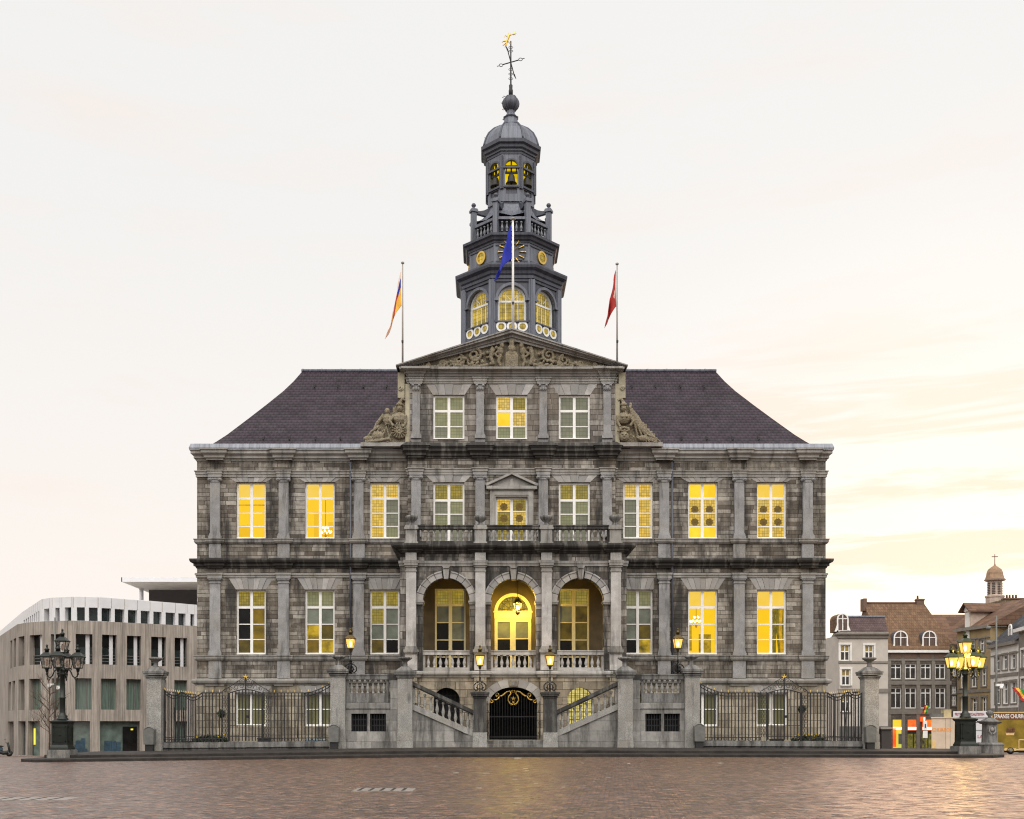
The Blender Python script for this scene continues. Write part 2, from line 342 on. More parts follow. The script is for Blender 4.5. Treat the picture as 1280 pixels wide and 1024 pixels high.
# ================================================================== TOWN HALL
hall=thing('town_hall','grey stone town hall with slate hip roof, pedimented centre, arcade and octagonal bell tower','town hall',(0,53,0),None,True)
FW=Frame(0,53.2); FC=Frame(0,52.7); FP=Frame(0,49.5); FS=Frame(0,47.0); FL=Frame(0,51.9)
HW=14.93
def window(F,parent,uc,w,z0,z1,d,bars,transom,cells,frame='white',mull=.13,name='window',edge=.085,sill=True):
    """casement window: frame with mullion, transom and bars; bars are heights as fractions from the top; cells[row][col] panes"""
    f=MB(); u0,u1=uc-w/2,uc+w/2; h=z1-z0
    f.fbox(F,u0,u0+edge,d-.09,d,z0,z1); f.fbox(F,u1-edge,u1,d-.09,d,z0,z1)
    f.fbox(F,u0+edge,u1-edge,d-.09,d-.003,z1-edge,z1); f.fbox(F,u0+edge,u1-edge,d-.09,d-.003,z0,z0+edge)
    f.fbox(F,uc-mull/2,uc+mull/2,d-.08,d-.012,z0+edge,z1-edge)
    for k,b in enumerate(bars):
        t=.11 if b==transom else .045; zz=z1-b*h
        for (a,c) in ((u0+edge,uc-mull/2),(uc+mull/2,u1-edge)):
            f.fbox(F,a,c,d-.07,d-.02 if t>.1 else d-.03,zz-t/2,zz+t/2)
    o=f.build(name,M[frame],parent)
    mats=sorted({c for r in cells for c in r}); p=MB()
    ed=[0]+list(bars)+[1]
    for r in range(len(ed)-1):
        for c in range(2):
            a,b=(u0+.01,uc) if c==0 else (uc,u1-.01); zt,zb=z1-ed[r]*h,z1-ed[r+1]*h
            p.add([F.p(a,d-.06,zb),F.p(b,d-.06,zb),F.p(b,d-.06,zt),F.p(a,d-.06,zt)],[(0,1,2,3)],mats.index(cells[r][c]))
    p.closed=False
    p.build('pane',[M[m] for m in mats],o)
    if sill:
        s=MB(); s.fbox(F,u0+.02,u1-.02,d+.002,d+.14,z0+.0,z0+.05); s.build('sill',M[frame if frame!='cream' else 'cream'],o)
    return o
def medallion(F,o,u,z,d,r=.19):
    m=MB(); 
    for k in range(16):
        a0,a1=2*PI*k/16,2*PI*(k+1)/16; ro=r*(1.0 if k%2 else .8)
        ri=.0
        m.prism(F,[(u,z),(u+ro*math.cos(a0),z+ro*math.sin(a0)),(u+r*.9*math.cos(a1),z+r*.9*math.sin(a1))],d,d+.012)
    m.lathe([(r*.3,0),(r*.3,.01)],F.p(u,d+.015,z),8)
    m.build('stained_medallion',M['stained'],o)
M['stained']=m_lit('dark stained glass',(.17,.08,.015),(.30,.18,.03),.5,None,9)
# ---------- wing walls with all their openings
UW=(2.9,0)
UP=[14.05,10.80,7.24]                       # pilasters
UWN=[12.37,9.10,6.02]                        # windows
for sg in (-1,1):
    a,b=(-HW,-4.9) if sg<0 else (4.9,HW)
    hs=[]
    for c in UWN:
        hs.append((sg*c-.705,sg*c+.705,10.02,12.70)); hs.append((sg*c-.705,sg*c+.705,4.51,7.59))
    w=MB(); w.wall(FW,a,b,3.0,14.1,hs,0,.34); 
    w.build('front_wall',M['ashlar'],hall)
    p=MB(); p.wall(FW,a,b,-.6,3.06,[(sg*c-.74,sg*c+.74,1.10,2.70) for c in UWN],.10,.40)
    p.build('plinth',M['ashlar_warm'],hall)
    s=MB(); F=Frame(sg*HW,53.2 if sg>0 else 76,PI/2*sg)
    s.wall(F,0,22.8,-.6,14.1,[(u,u+1.4,z,z+2.7) for u in (3,7,11,15,19) for z in (4.6,10)],0,.3); s.build('side_wall',M['ashlar'],hall)
    g=MB()
    for u in (3,7,11,15,19):
        for z in (4.6,10): g.fbox(F,u,u+1.4,-.34,-.28,z,z+2.7)
    g.build('side_glazing',M['grey_pane'],hall)
bk=MB(); bk.box(-HW,HW,75.95,76.0,-.6,14.1); bk.build('rear_wall',M['ashlar'],hall)
# ---------- mouldings that run round the wings and break forward over the pilasters
def wing_path(sg,jog,hw,base=0.0):
    pts=[]
    F=53.2-base
    xs=[]
    for c in sorted([sg*c for c in UP]):
        xs+= [(c-hw,F),(c-hw,F-jog),(c+hw,F-jog),(c+hw,F)]
    if sg<0: pts=[(-HW-base,76),(-HW-base,F)]+xs+[(-4.72,F)]
    else: pts=[(4.72,F)]+xs+[(HW+base,F),(HW+base,76)]
    return pts
P_CORN=[(0,13.70),(.05,13.70),(.05,13.78),(.13,13.80),(.13,13.90),(.17,13.94),(.25,14.0),(.25,14.11),(.30,14.15),(.30,14.20),(0,14.24)]
P_ARCH=[(0,12.93),(.05,12.93),(.05,13.04),(.08,13.05),(.08,13.15),(.12,13.18),(.12,13.22),(0,13.24)]
P_LOWC=[(0,8.60),(.04,8.60),(.06,8.68),(.14,8.70),(.14,8.80),(.26,8.86),(.30,8.94),(.30,9.02),(0,9.07)]
P_LARC=[(0,8.16),(.05,8.16),(.05,8.26),(.09,8.27),(.09,8.36),(0,8.37)]
P_STR=[(0,9.74),(.06,9.76),(.12,9.84),(.12,9.92),(.15,9.95),(.15,9.985),(0,9.99)]
P_STR2=[(0,4.19),(.06,4.21),(.12,4.30),(.12,4.38),(.15,4.41),(.15,4.445),(0,4.46)]
P_PLC=[(0,3.0),(.08,3.0),(.10,3.10),(.2,3.14),(.24,3.22),(.24,3.30),(0,3.36)]
for sg in (-1,1):
    for nm,prof,jog,hw,mt,bs in (('cornice',P_CORN,.16,.36,'trim',0),('architrave',P_ARCH,.15,.28,'trim',0),('string_cornice',P_LOWC,.14,.33,'crust',0),('lower_architrave',P_LARC,.14,.29,'trim',0),
                            ('sill_course',P_STR,.13,.33,'crust_mid',0),('lower_sill_course',P_STR2,.13,.33,'crust_mid',0),('plinth_moulding',P_PLC,.08,.36,'trim',0)):
        m=MB(); m.sweep(prof,wing_path(sg,jog,hw,bs)); m.build(nm,M[mt],hall)
    m=MB(); m.sweep([(.27,14.205),(.31,14.205),(.31,14.27),(.24,14.46),(-.3,14.50),(-.3,14.3)],[(-HW,76),(-HW,53.2),(-5.6,53.2)] if sg<0 else [(5.6,53.2),(HW,53.2),(HW,76)]); m.build('gutter',M['lead_blue'],hall)
def volute(m,F,u,z,d0,d1,r=.10):
    c=F.p(u,d0,z); a=F.p(u,d1,z)
    m.tube([c,a],r,10)
    a2=F.p(u,d1+.02,z); m.tube([a,a2],r*.45,8)
def pilaster(F,uc,w,z0,z1,order,mat,proj=.14,ped=None,capm=None):
    m=MB(); 
    ch={'ionic':.26,'tuscan':.30,'leaf':.36}[order]
    m.fbox(F,uc-w/2,uc+w/2,-.05,proj,z0+.26,z1-ch)
    if ped:
        pw=w/2+.055; m.fbox(F,uc-pw,uc+pw,-.04,proj-.01,ped[0],ped[1])
    o=m.build('pilaster',M[mat],hall)
    b=MB(); b.fbox(F,uc-w/2-.07,uc+w/2+.07,-.03,proj+.07,z0,z0+.12); b.fbox(F,uc-w/2-.045,uc+w/2+.045,-.03,proj+.045,z0+.12,z0+.19); b.fbox(F,uc-w/2-.02,uc+w/2+.02,-.03,proj+.02,z0+.19,z0+.26)
    b.build('base',M[capm or mat],o)
    c=MB(); zt=z1
    if order=='ionic':
        c.fbox(F,uc-w/2-.012,uc+w/2+.012,-.03,proj+.03,zt-ch,zt-ch+.05); c.fbox(F,uc-w/2+.01,uc+w/2-.01,-.03,proj+.03,zt-ch+.05,zt-.05); c.fbox(F,uc-w/2-.09,uc+w/2+.09,-.03,proj+.09,zt-.05,zt)
        for s in (-1,1): volute(c,F,uc+s*(w/2+.01),zt-.145,.0,proj+.065,.098)
        c.fbox(F,uc-w/2+.02,uc+w/2-.02,proj+.03,proj+.06,zt-.15,zt-.06)
    elif order=='tuscan':
        c.fbox(F,uc-w/2-.03,uc+w/2+.03,-.03,proj+.03,zt-ch,zt-ch+.06); c.fbox(F,uc-w/2,uc+w/2,-.03,proj,zt-ch+.06,zt-.15)
        c.fbox(F,uc-w/2-.04,uc+w/2+.04,-.03,proj+.05,zt-.15,zt-.08); c.fbox(F,uc-w/2-.09,uc+w/2+.09,-.03,proj+.09,zt-.08,zt)
    else:
        c.prism(F,[(uc-w/2+.02,zt-ch),(uc+w/2-.02,zt-ch),(uc+w/2+.05,zt-.06),(uc-w/2-.05,zt-.06)],-.03,proj+.03); c.fbox(F,uc-w/2-.09,uc+w/2+.09,-.03,proj+.08,zt-.06,zt)
        for s in (-1,1): volute(c,F,uc+s*(w/2-.03),zt-.12,.0,proj+.08,.065)
        for s in (-.6,0,.6): c.sphere(F.p(uc+s*w/2,proj+.04,zt-ch+.1),.06,1,.6,1.5,8)
    c.build('capital',M[capm or mat],o)
    return o
for c in UP:
    for sg in (-1,1):
        pilaster(FW,sg*c,.46,9.99,12.93,'ionic','pilaster',.15,(9.08,9.75))
        pilaster(FW,sg*c,.50,4.46,8.16,'tuscan','pilaster',.15,(3.37,4.20))
    # half pilaster stepping back beside the innermost pair
for sg in (-1,1):
    m=MB(); m.fbox(FW,sg*7.24-.42,sg*7.24+.42,-.02,.07,9.99,12.93); m.fbox(FW,sg*7.24-.46,sg*7.24+.46,-.02,.07,4.46,8.16); m.build('pilaster_backing',M['ashlar'],hall)
# ---------- flat arches of splayed stones over the windows
def lintel(F,uc,w,z0,z1,d=.004,n=7,sp=.36,mat='voussoir'):
    m=MB(); h=z1-z0
    for k in range(n):
        g=.006; a0=-w/2+w*k/n; a1=-w/2+w*(k+1)/n; t0=a0*(1+2*sp/w*1.0); t1=a1*(1+2*sp/w)
        dd=d+.012*((k*7)%3)
        m.prism(F,[(uc+a0+g,z0),(uc+a1-g,z0),(uc+t1-g,z1),(uc+t0+g,z1)],-.1,dd)
    m.build('lintel',M[mat],hall)
for c in UWN:
    for sg in (-1,1):
        lintel(FW,sg*c,1.44,12.70,12.92); lintel(FW,sg*c,1.44,7.59,8.15)
for c in UWN[:2]:
    for sg in (-1,1): lintel(FW,sg*c,1.6,2.70,3.0,.106,7,.2)
# ---------- wing windows (rows from the top)
L,T,LL,LD,LG,LY,A,AD,G,GP,DP=['lit','lit_top','lead_lit','lead_dim','lead_green','lead_grey','amber','amber_dark','gleam','grey_pane','dark_pane']
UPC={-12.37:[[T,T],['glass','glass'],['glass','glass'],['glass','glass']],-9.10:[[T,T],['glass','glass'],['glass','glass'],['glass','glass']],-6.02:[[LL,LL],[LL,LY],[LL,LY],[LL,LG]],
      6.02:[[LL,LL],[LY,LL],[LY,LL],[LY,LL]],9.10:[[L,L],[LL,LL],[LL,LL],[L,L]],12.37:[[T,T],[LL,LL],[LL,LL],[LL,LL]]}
LOC={-12.37:[[LD,LD],[DP,A],[DP,A],[AD,A]],-9.10:[[LG,LG],[GP,GP],[G,AD],[A,G]],-6.02:[[LD,LD],[LD,GP],[GP,GP],[AD,DP]],  # grey green and dark cells: reflected sky and opposite houses put into pane colour
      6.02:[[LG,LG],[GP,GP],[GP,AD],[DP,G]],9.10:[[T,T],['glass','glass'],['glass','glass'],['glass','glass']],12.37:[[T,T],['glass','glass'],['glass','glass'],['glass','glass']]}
WIN={}
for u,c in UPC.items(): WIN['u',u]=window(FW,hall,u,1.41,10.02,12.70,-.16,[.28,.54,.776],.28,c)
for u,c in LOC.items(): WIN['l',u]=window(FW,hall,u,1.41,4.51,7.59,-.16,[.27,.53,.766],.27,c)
M['curtain_lit']=m_lit('backlit curtain',(.50,.26,.004),(.95,.52,.01),.85,None,6.0); M['curtain_dim']=m_lit('heavy dim curtain',(.10,.075,.004),(.34,.26,.012),.8,None,7.0)  # room light is put into the curtains as a glow of their own
for u,z0,z1,kind in ((-12.37,10.02,12.70,0),(12.37,4.51,7.59,1)):   # lit rooms without chandelier
    m=MB(); m.fbox(FW,u-1.3,u+1.3,-1.9,-1.85,z0-.3,z1+.3); m.fbox(FW,u-1.35,u-1.3,-1.9,-.36,z0-.3,z1+.3); m.fbox(FW,u+1.3,u+1.35,-1.9,-.36,z0-.3,z1+.3); m.fbox(FW,u-1.3,u+1.3,-1.9,-.36,z1+.3,z1+.35); m.fbox(FW,u-1.3,u+1.3,-1.9,-.36,z0-.35,z0-.3); m.build('room',M['room'],hall)
    if kind==0:
        m=MB(); m.fbox(FW,u-1.0,u-.35,-1.84,-1.80,z0-.2,z0+.95); m.tube([FW.p(u-.5,-1.6,z0+.95),FW.p(u-.3,-1.6,z0+.55)],.03,5); m.build('room_panel',M['room_panel'],hall)
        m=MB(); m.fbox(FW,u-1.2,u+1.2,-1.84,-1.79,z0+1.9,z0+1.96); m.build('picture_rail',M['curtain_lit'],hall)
    else:
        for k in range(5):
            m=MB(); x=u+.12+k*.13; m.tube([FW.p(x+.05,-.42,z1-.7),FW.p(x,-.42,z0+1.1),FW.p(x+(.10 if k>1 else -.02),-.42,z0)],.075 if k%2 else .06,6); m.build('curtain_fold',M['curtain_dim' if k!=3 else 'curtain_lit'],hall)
M['chandelier']=m_glow('candle bulbs',(1.0,.80,.45),6.0)
for u,z0,z1,lb in ((-9.10,10.02,12.70,'sparkling lit chandelier inside the second upper window of the left wing'),(9.10,4.51,7.59,'sparkling lit chandelier inside the lower window beside the right lantern')):
    m=MB(); m.fbox(FW,u-1.3,u+1.3,-1.9,-1.85,z0-.3,z1+.3); m.fbox(FW,u-1.35,u-1.3,-1.9,-.36,z0-.3,z1+.3); m.fbox(FW,u+1.3,u+1.35,-1.9,-.36,z0-.3,z1+.3); m.fbox(FW,u-1.3,u+1.3,-1.9,-.36,z1+.3,z1+.35); m.fbox(FW,u-1.3,u+1.3,-1.9,-.36,z0-.35,z0-.3); m.build('room',M['room'],hall)
    m=MB(); m.fbox(FW,u-.55,u-.2,-1.84,-1.8,z0+.3,z0+1.6); m.fbox(FW,u+.15,u+.75,-1.84,-1.8,z0-.2,z0+1.1); m.build('room_panel',M['gleam' if z0<8 else 'room_panel'],hall)
    up=z0<8; cu,cz=(u-.18,z0+1.62) if up else (u+.17,z0+.42)
    c=thing('chandelier',lb,'chandelier',(cu,53.2+.75,cz),'chandeliers in the lit rooms'); m=MB(); m.tube([(0,0,-.28),(0,0,z1+.3-cz)],.014,5); m.lathe([(.02,-.3),(.06,-.2),(.03,-.1),(.05,0),(.02,.1)],(0,0,0),8)
    for k in range(8): a=k*PI/4; m.tube([(.03*math.cos(a),.03*math.sin(a),-.12),(.16*math.cos(a),.16*math.sin(a),-.18),(.27*math.cos(a),.27*math.sin(a),-.04)],.010,4)
    m.build('frame',M['gold'],c); m=MB()
    for k in range(8): a=k*PI/4; m.sphere((.27*math.cos(a),.27*math.sin(a),.02),.040,1,1,1.5,6)
    for k in range(4): a=k*PI/2+.4; m.sphere((.13*math.cos(a),.13*math.sin(a),.22),.036,1,1,1.5,6)
    m.build('candle',M['chandelier'],c)
for u in UWN:
    for sg in (-1,1): window(FW,hall,sg*u,1.48,1.10,2.70,-.12,[.5],0,[['olive','olive'],['olive','olive']])
for u in (9.10,12.37):
    for k in (-1,1):
        for z in (11.43,10.83): medallion(FW,WIN['u',u],u+k*.345,z,-.215,.2)
# ---------- centre block: three storeys, pilasters, windows
CH=4.88
wc=MB()
hs=[(u-.735,u+.735,14.60,16.68) for u in (-2.955,0,2.955)]
wc.wall(FC,-CH,CH,14.3,17.88,hs,0,.3)
F=Frame(-CH,60,-PI/2); wc.wall(F,0,7.3,14.0,17.88); F=Frame(CH,52.7,PI/2); wc.wall(F,0,7.3,14.0,17.88)
wc.build('attic_wall',M['ashlar_attic'],hall)
wc=MB()
hs=[(-2.955-.735,-2.955+.735,9.15,12.57),(2.955-.735,2.955+.735,9.15,12.57),(-.75,.75,9.15,11.88)]
wc.wall(FC,-CH,CH,8.3,14.3,hs,0,.32)
for sg in (-1,1): wc.fbox(FC,sg*CH-.01,sg*CH+.01,-.5,0,3,14.3)
wc.build('centre_wall',M['ashlar'],hall)
PC=[-4.49,-1.483,1.483,4.49]
for u in PC:
    pilaster(FC,u,.44,9.99,12.93,'ionic','pilaster',.14); 
    pilaster(FC,u,.36,14.62,17.21,'leaf','pilaster',.10,(14.32,14.62))
def cpath(jog,hw,us,H0=CH,back=53.5,front=52.7):
    pts=[(-H0,back),(-H0,front)]
    for u in us: pts+=[(u-hw,front),(u-hw,front-jog),(u+hw,front-jog),(u+hw,front)]
    return pts+[(H0,front),(H0,back)]
for nm,prof,jog,hw,mt in (('cornice',P_CORN,.15,.34,'crust'),('architrave',P_ARCH,.14,.28,'trim')):
    m=MB(); m.sweep(prof,cpath(jog,hw,PC)); m.build(nm,M[mt],hall)
m=MB(); m.sweep([(0,14.24),(.34,14.21),(.10,14.42),(0,14.42)],cpath(.15,.34,PC)); m.build('cornice_weathering',M['crust'],hall)
m=MB(); m.sweep([(0,17.21),(.05,17.21),(.05,17.3),(.08,17.3),(.08,17.40),(.12,17.43),(.12,17.47),(0,17.48)],cpath(.10,.26,PC)); m.build('attic_architrave',M['trim'],hall)
m=MB(); m.sweep([(0,17.52),(.06,17.54),(.10,17.64),(.16,17.66),(.16,17.74),(.38,17.80),(.38,17.90),(0,17.92)],cpath(.08,.30,[-4.49,4.49],CH,60)); m.build('attic_cornice',M['trim'],hall)
lintelz=((14.60,16.68),)
for u in (-2.955,0,2.955): lintel(FC,u,1.5,16.69,17.20,.004,5,.34)
for u in (-2.955,2.955): lintel(FC,u,1.5,12.58,12.93,.004,5,.36)
window(FC,hall,-2.955,1.47,14.60,16.68,-.10,[.35,.70],.35,[[LG,LG],[LG,LG],[LY,LG]])
window(FC,hall,0,1.47,14.60,16.68,-.10,[.35,.70],.35,[[LL,LD],[L,LL],[LG,LG]])
window(FC,hall,2.955,1.47,14.60,16.68,-.10,[.35,.70],.35,[[LY,LY],[LY,LY],[LY,LY]])
for u in (-2.955,2.955): window(FC,hall,u,1.47,9.15,12.57,-.12,[.24,.43,.62,.81],.24,[[LD,LD],[LY,LG],[LG,LY],[LY,LY],[GP,GP]])
d0=window(FC,hall,0,1.5,9.15,11.88,-.10,[.24,.48,.74],0,[[LL,LD],[LD,LL],[LD,LD],[GP,GP]],name='balcony_door',sill=False)
for k in (-1,1):
    for z in (11.45,10.9): medallion(FC,d0,k*.365,z,-.155,.2)
m=MB()   # door surround with little pediment
m.fbox(FC,-1.02,-.75,-.02,.12,9.2,11.88); m.fbox(FC,.75,1.02,-.02,.12,9.2,11.88); m.fbox(FC,-1.02,1.02,-.02,.121,11.88,12.18)
m.fbox(FC,-.95,-.80,.1,.15,9.2,11.95); m.fbox(FC,.80,.95,.1,.15,9.2,11.95); m.fbox(FC,-.95,.95,.1,.15,11.95,12.1)
m.fbox(FC,-1.19,1.19,-.02,.25,12.22,12.36); m.fbox(FC,-1.10,1.10,-.02,.18,12.18,12.22)
m.prism(FC,[(-1.19,12.36),(0,12.90),(0,13.01),(-1.25,12.45)],-.02,.26); m.prism(FC,[(1.19,12.36),(1.25,12.45),(0,13.01),(0,12.90)],-.02,.26)
m.prism(FC,[(-1.1,12.36),(1.1,12.36),(0,12.88)],-.02,.06); m.prism(FC,[(-.12,12.38),(.12,12.38),(.05,12.72),(-.05,12.72)],.06,.12)
m.build('door_surround',M['trim'],hall)
# ---------- pediment
m=MB(); m.prism(FC,[(-CH-.05,17.93),(CH+.05,17.93),(0,19.5)],-7.3,-.06); m.build('tympanum',M['sculpt'],hall)
m=MB()
for sg in (-1,1):
    def sl(u,off): return (sg*u,17.92+(5.42-u)*.3165+off)
    for a,b,dd in ((-.42,-.28,.10),(-.28,-.13,.18),(-.13,.0,.36),(.0,.06,.42)):
        pl=[sl(5.42+a*.6,a),sl(0,a),sl(0,b),sl(5.42+b*.3 if b<.01 else 5.42,b)]
        pl=[(u,max(z,17.925)) for u,z in pl]
        m.prism(FC,pl if sg>0 else pl[::-1],-7.3,dd)
m.build('raking_cornice',M['trim'],hall)
m=MB()
for sg in (-1,1): m.prism(FC,[(sg*5.4,17.99),(0,19.715),(0,19.69),(sg*5.4,17.965)],-7.32,.40)
m.build('gable_roof',M['lead'],hall)
# ---------- main roof: bell-cast hip
RI=((0,0),(.06,.075),(.15,.18),(.37,.41),(.55,.595),(.74,.785),(.87,.90),(1,1.0))
m=MB(); vs=[]
for t,f in RI:
    z=14.44+t*5.18; fx=14.38-f*3.58; fy=53.30+f*5.2
    vs+=[(-fx,fy,z),(fx,fy,z),(fx,75.8-f*5.2,z),(-fx,75.8-f*5.2,z)]
fs=[]
for i in range(len(RI)-1):
    for k in range(4): fs.append((i*4+k,i*4+(k+1)%4,(i+1)*4+(k+1)%4,(i+1)*4+k))
fs.append(tuple(4*(len(RI)-1)+k for k in range(4))); m.add(vs,fs)
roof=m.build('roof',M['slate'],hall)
m=MB(); m.tube([(-10.83,58.5,19.66),(10.83,58.5,19.66)],.085,8)
for k in range(22): m.tube([(-10.8+k*1.0,58.5,19.66),(-10.72+k*1.0,58.5,19.66)],.10,8)
m.build('ridge_cap',M['lead'],roof)
def roofpt(x,t):
    for (a,fa),(b,fb) in zip(RI,RI[1:]):
        if a<=t<=b: f=fa+(fb-fa)*(t-a)/(b-a)
    return (x,53.30+f*5.2,14.44+t*5.18)
for sg in (-1,1):
    for t,xs in ((.10,(7.0,8.2,9.4,10.65,11.9)),(.80,(6.3,7.5,8.8,10.0))):
        for x in xs:
            h=MB(); p=roofpt(sg*x,t); h.tube([(p[0],p[1]+.05,p[2]+.12),(p[0],p[1]-.12,p[2]+.02),(p[0],p[1]-.16,p[2]-.12),(p[0],p[1]-.26,p[2]-.10),(p[0],p[1]-.24,p[2]+.0)],.028,5); h.build('roof_hook',M['iron'],roof)
# ---------- portico: three arches over a warm stone basement
PH=5.0
ARCH=((-2.97,1.035),(0,1.0),(2.97,1.035))
m=MB(); m.wall(FP,-PH,PH,3.3,8.95,[(u-r,u+r,3.52,6.62+r,r) for u,r in ARCH],0,.55)
for sg in (-1,1):
    F=Frame(sg*PH,52.7 if sg<0 else 49.5,PI/2*sg); m.wall(F,0,3.2,3.3,8.95,[(.8,2.4,3.52,7.4,.8)],0,.5)
m.build('portico_wall',M['ashlar_portico'],hall)
m=MB(); m.wall(FP,-PH,PH,-.1,3.3,[(-1.057,1.057,.50,2.83,.72),(-2.95-.58,-2.95+.58,1.1,2.80,.55),(2.95-.58,2.95+.58,1.1,2.80,.55)],.02,.6)
for sg in (-1,1):
    F=Frame(sg*PH,52.7 if sg<0 else 49.48,PI/2*sg); m.wall(F,0,3.2,-.1,3.3)
m.build('portico_basement',M['ashlar_warm'],hall)
m=MB(); m.box(-PH+.02,PH-.02,49.52,52.6,3.2,3.5); m.build('loggia_floor',M['granite_dark'],hall)
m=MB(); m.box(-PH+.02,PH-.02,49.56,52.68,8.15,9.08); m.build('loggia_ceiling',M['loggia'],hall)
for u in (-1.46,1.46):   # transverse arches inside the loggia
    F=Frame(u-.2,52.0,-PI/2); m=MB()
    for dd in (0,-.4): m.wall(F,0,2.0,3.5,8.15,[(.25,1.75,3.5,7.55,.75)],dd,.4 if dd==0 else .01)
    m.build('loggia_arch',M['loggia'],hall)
PW=[-4.51,-1.46,1.46,4.51]
for u in PW:
    m=MB(); m.fbox(FP,u-.22,u+.22,-.05,.24,4.62,7.95); o=m.build('portico_pier',M['portico_shaft'],hall)
    b=MB(); b.fbox(FP,u-.33,u+.33,-.04,.36,4.36,4.47); b.fbox(FP,u-.30,u+.30,-.04,.33,4.30,4.36); b.fbox(FP,u-.27,u+.27,-.04,.30,4.47,4.56); b.fbox(FP,u-.25,u+.25,-.04,.27,4.56,4.62); b.build('base',M['crust_mid'],o)
    b=MB(); b.fbox(FP,u-.27,u+.27,-.04,.26,3.56,4.30); b.build('pedestal',M['portico_shaft'],o)
    c=MB(); c.fbox(FP,u-.25,u+.25,-.04,.27,7.90,7.96); c.fbox(FP,u-.225,u+.225,-.04,.245,7.96,8.10); c.fbox(FP,u-.28,u+.28,-.04,.29,8.10,8.17); c.fbox(FP,u-.31,u+.31,-.04,.33,8.17,8.26); c.build('capital',M['crust_mid'],o)
for u,r in ARCH:
    n=11; zc=6.62
    for k in range(n):
        if k==0: m=MB()
        if k==n//2: o=m.build('archivolt',M['voussoir'],hall); m=MB(); continue
        a0=PI-PI*k/n-.012; a1=PI-PI*(k+1)/n+.012
        pts=[(u+q*math.cos(a),zc+q*math.sin(a)) for q,a in ((r,a0),(r+.27,a0),(r+.27,(a0+a1)/2),(r+.27,a1),(r,a1),(r,(a0+a1)/2))]
        m.prism(FP,pts,-.3,.05)
        pts=[(u+q*math.cos(a),zc+q*math.sin(a)) for q,a in ((r+.25,a0),(r+.31,a0),(r+.31,(a0+a1)/2),(r+.31,a1),(r+.25,a1),(r+.25,(a0+a1)/2))]
        m.prism(FP,pts,-.1,.085)
    o=m.build('archivolt',M['voussoir'],hall)
    k=MB(); k.prism(FP,[(u-.09,zc+r-.06),(u+.09,zc+r-.06),(u+.16,8.15),(u-.16,8.15)],-.2,.17); k.prism(FP,[(u-.12,8.06),(u+.12,8.06),(u+.19,8.16),(u-.19,8.16)],.1,.22)
    k.build('keystone',M['crust_mid'],o)
    for sg in (-1,1):
        i=MB(); x=u+sg*(r+.14); i.fbox(FP,x-.17,x+.17,-.56,.07,6.48,6.56); i.fbox(FP,x-.20,x+.20,-.56,.11,6.56,6.64); i.build('impost',M['trim'],o)
def ppath(jog,hw,base=0.0):
    pts=[(-PH-base,52.7),(-PH-base,49.5-base)]
    for u in PW: pts+=[(u-hw,49.5-base),(u-hw,49.5-base-jog),(u+hw,49.5-base-jog),(u+hw,49.5-base)]
    return pts+[(PH+base,49.5-base),(PH+base,52.7)]
m=MB(); m.sweep([(0,8.16),(.05,8.17),(.05,8.27),(.08,8.28),(.08,8.40),(0,8.41)],ppath(.24,.26)); m.build('portico_architrave',M['crust_mid'],hall)
for u in PW: m=MB(); m.fbox(FP,u-.24,u+.24,-.02,.25,8.40,8.80); m.build('portico_frieze_block',M['portico_shaft'],hall)
m=MB(); m.sweep([(0,8.72),(.06,8.74),(.10,8.80),(.18,8.82),(.18,8.88),(.34,8.95),(.38,9.02),(.38,9.10),(0,9.15)],ppath(.2,.36)); m.build('portico_cornice',M['crust'],hall)
m=MB(); m.sweep([(0,3.24),(.07,3.25),(.09,3.34),(.16,3.38),(.16,3.46),(.10,3.52),(0,3.54)],ppath(.20,.34)); m.build('loggia_string',M['trim'],hall)
for u in PW: m=MB(); m.fbox(FP,u-.27,u+.27,-.02,.25,-.1,3.26); m.build('portico_basement_pier',M['ashlar_warm'],hall)
def arch_ring(F,u,rw,z0,rise,th,n,d,mat,name='voussoir_arch'):
    m=MB()
    for k in range(n):
        a0=PI-PI*k/n-.01; a1=PI-PI*(k+1)/n+.01
        P=lambda q,a:(u+(rw+q)*math.cos(a),z0+(rise+q)*math.sin(a))
        am=(a0+a1)/2; m.prism(F,[P(0,a0),P(th,a0),P(th,am),P(th,a1),P(0,a1),P(0,am)],-.2,d)
    return m.build(name,M[mat],hall)
arch_ring(FP,0,1.057,2.11,.72,.36,9,.03,'voussoir'); arch_ring(FP,-2.95,.58,2.25,.55,.30,7,.03,'ashlar_warm'); arch_ring(FP,2.95,.58,2.25,.55,.30,7,.03,'ashlar_warm')
m=MB(); m.fbox(FP,-.17,.17,-.02,.07,2.86,3.12); o=m.build('plaque',M['sculpt'],hall); m=MB(); m.fbox(FP,-.12,.12,.06,.085,2.9,3.08); m.build('plaque_panel',M['granite_dark'],o)
# dark passage and side basement windows
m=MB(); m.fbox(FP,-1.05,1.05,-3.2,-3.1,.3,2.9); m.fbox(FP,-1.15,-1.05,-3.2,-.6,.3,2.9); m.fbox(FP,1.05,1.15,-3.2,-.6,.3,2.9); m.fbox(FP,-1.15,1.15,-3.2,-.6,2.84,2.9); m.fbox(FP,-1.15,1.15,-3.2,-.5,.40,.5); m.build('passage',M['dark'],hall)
for u,mt in ((-2.95,'dark'),(2.95,'lit_green')):
    m=MB(); m.fbox(FP,u-.6,u+.6,-.52,-.48,1.0,2.85); o=m.build('basement_window',M[mt],hall)
    g=MB()
    for k in range(7): g.fbox(FP,u-.54+k*.18-.012,u-.54+k*.18+.012,-.40,-.37,1.1,2.8)
    for z in (1.4,1.75,2.1,2.45): g.fbox(FP,u-.58,u+.58,-.41,-.39,z-.012,z+.012)
    g.build('window_grille',M['iron'],o)
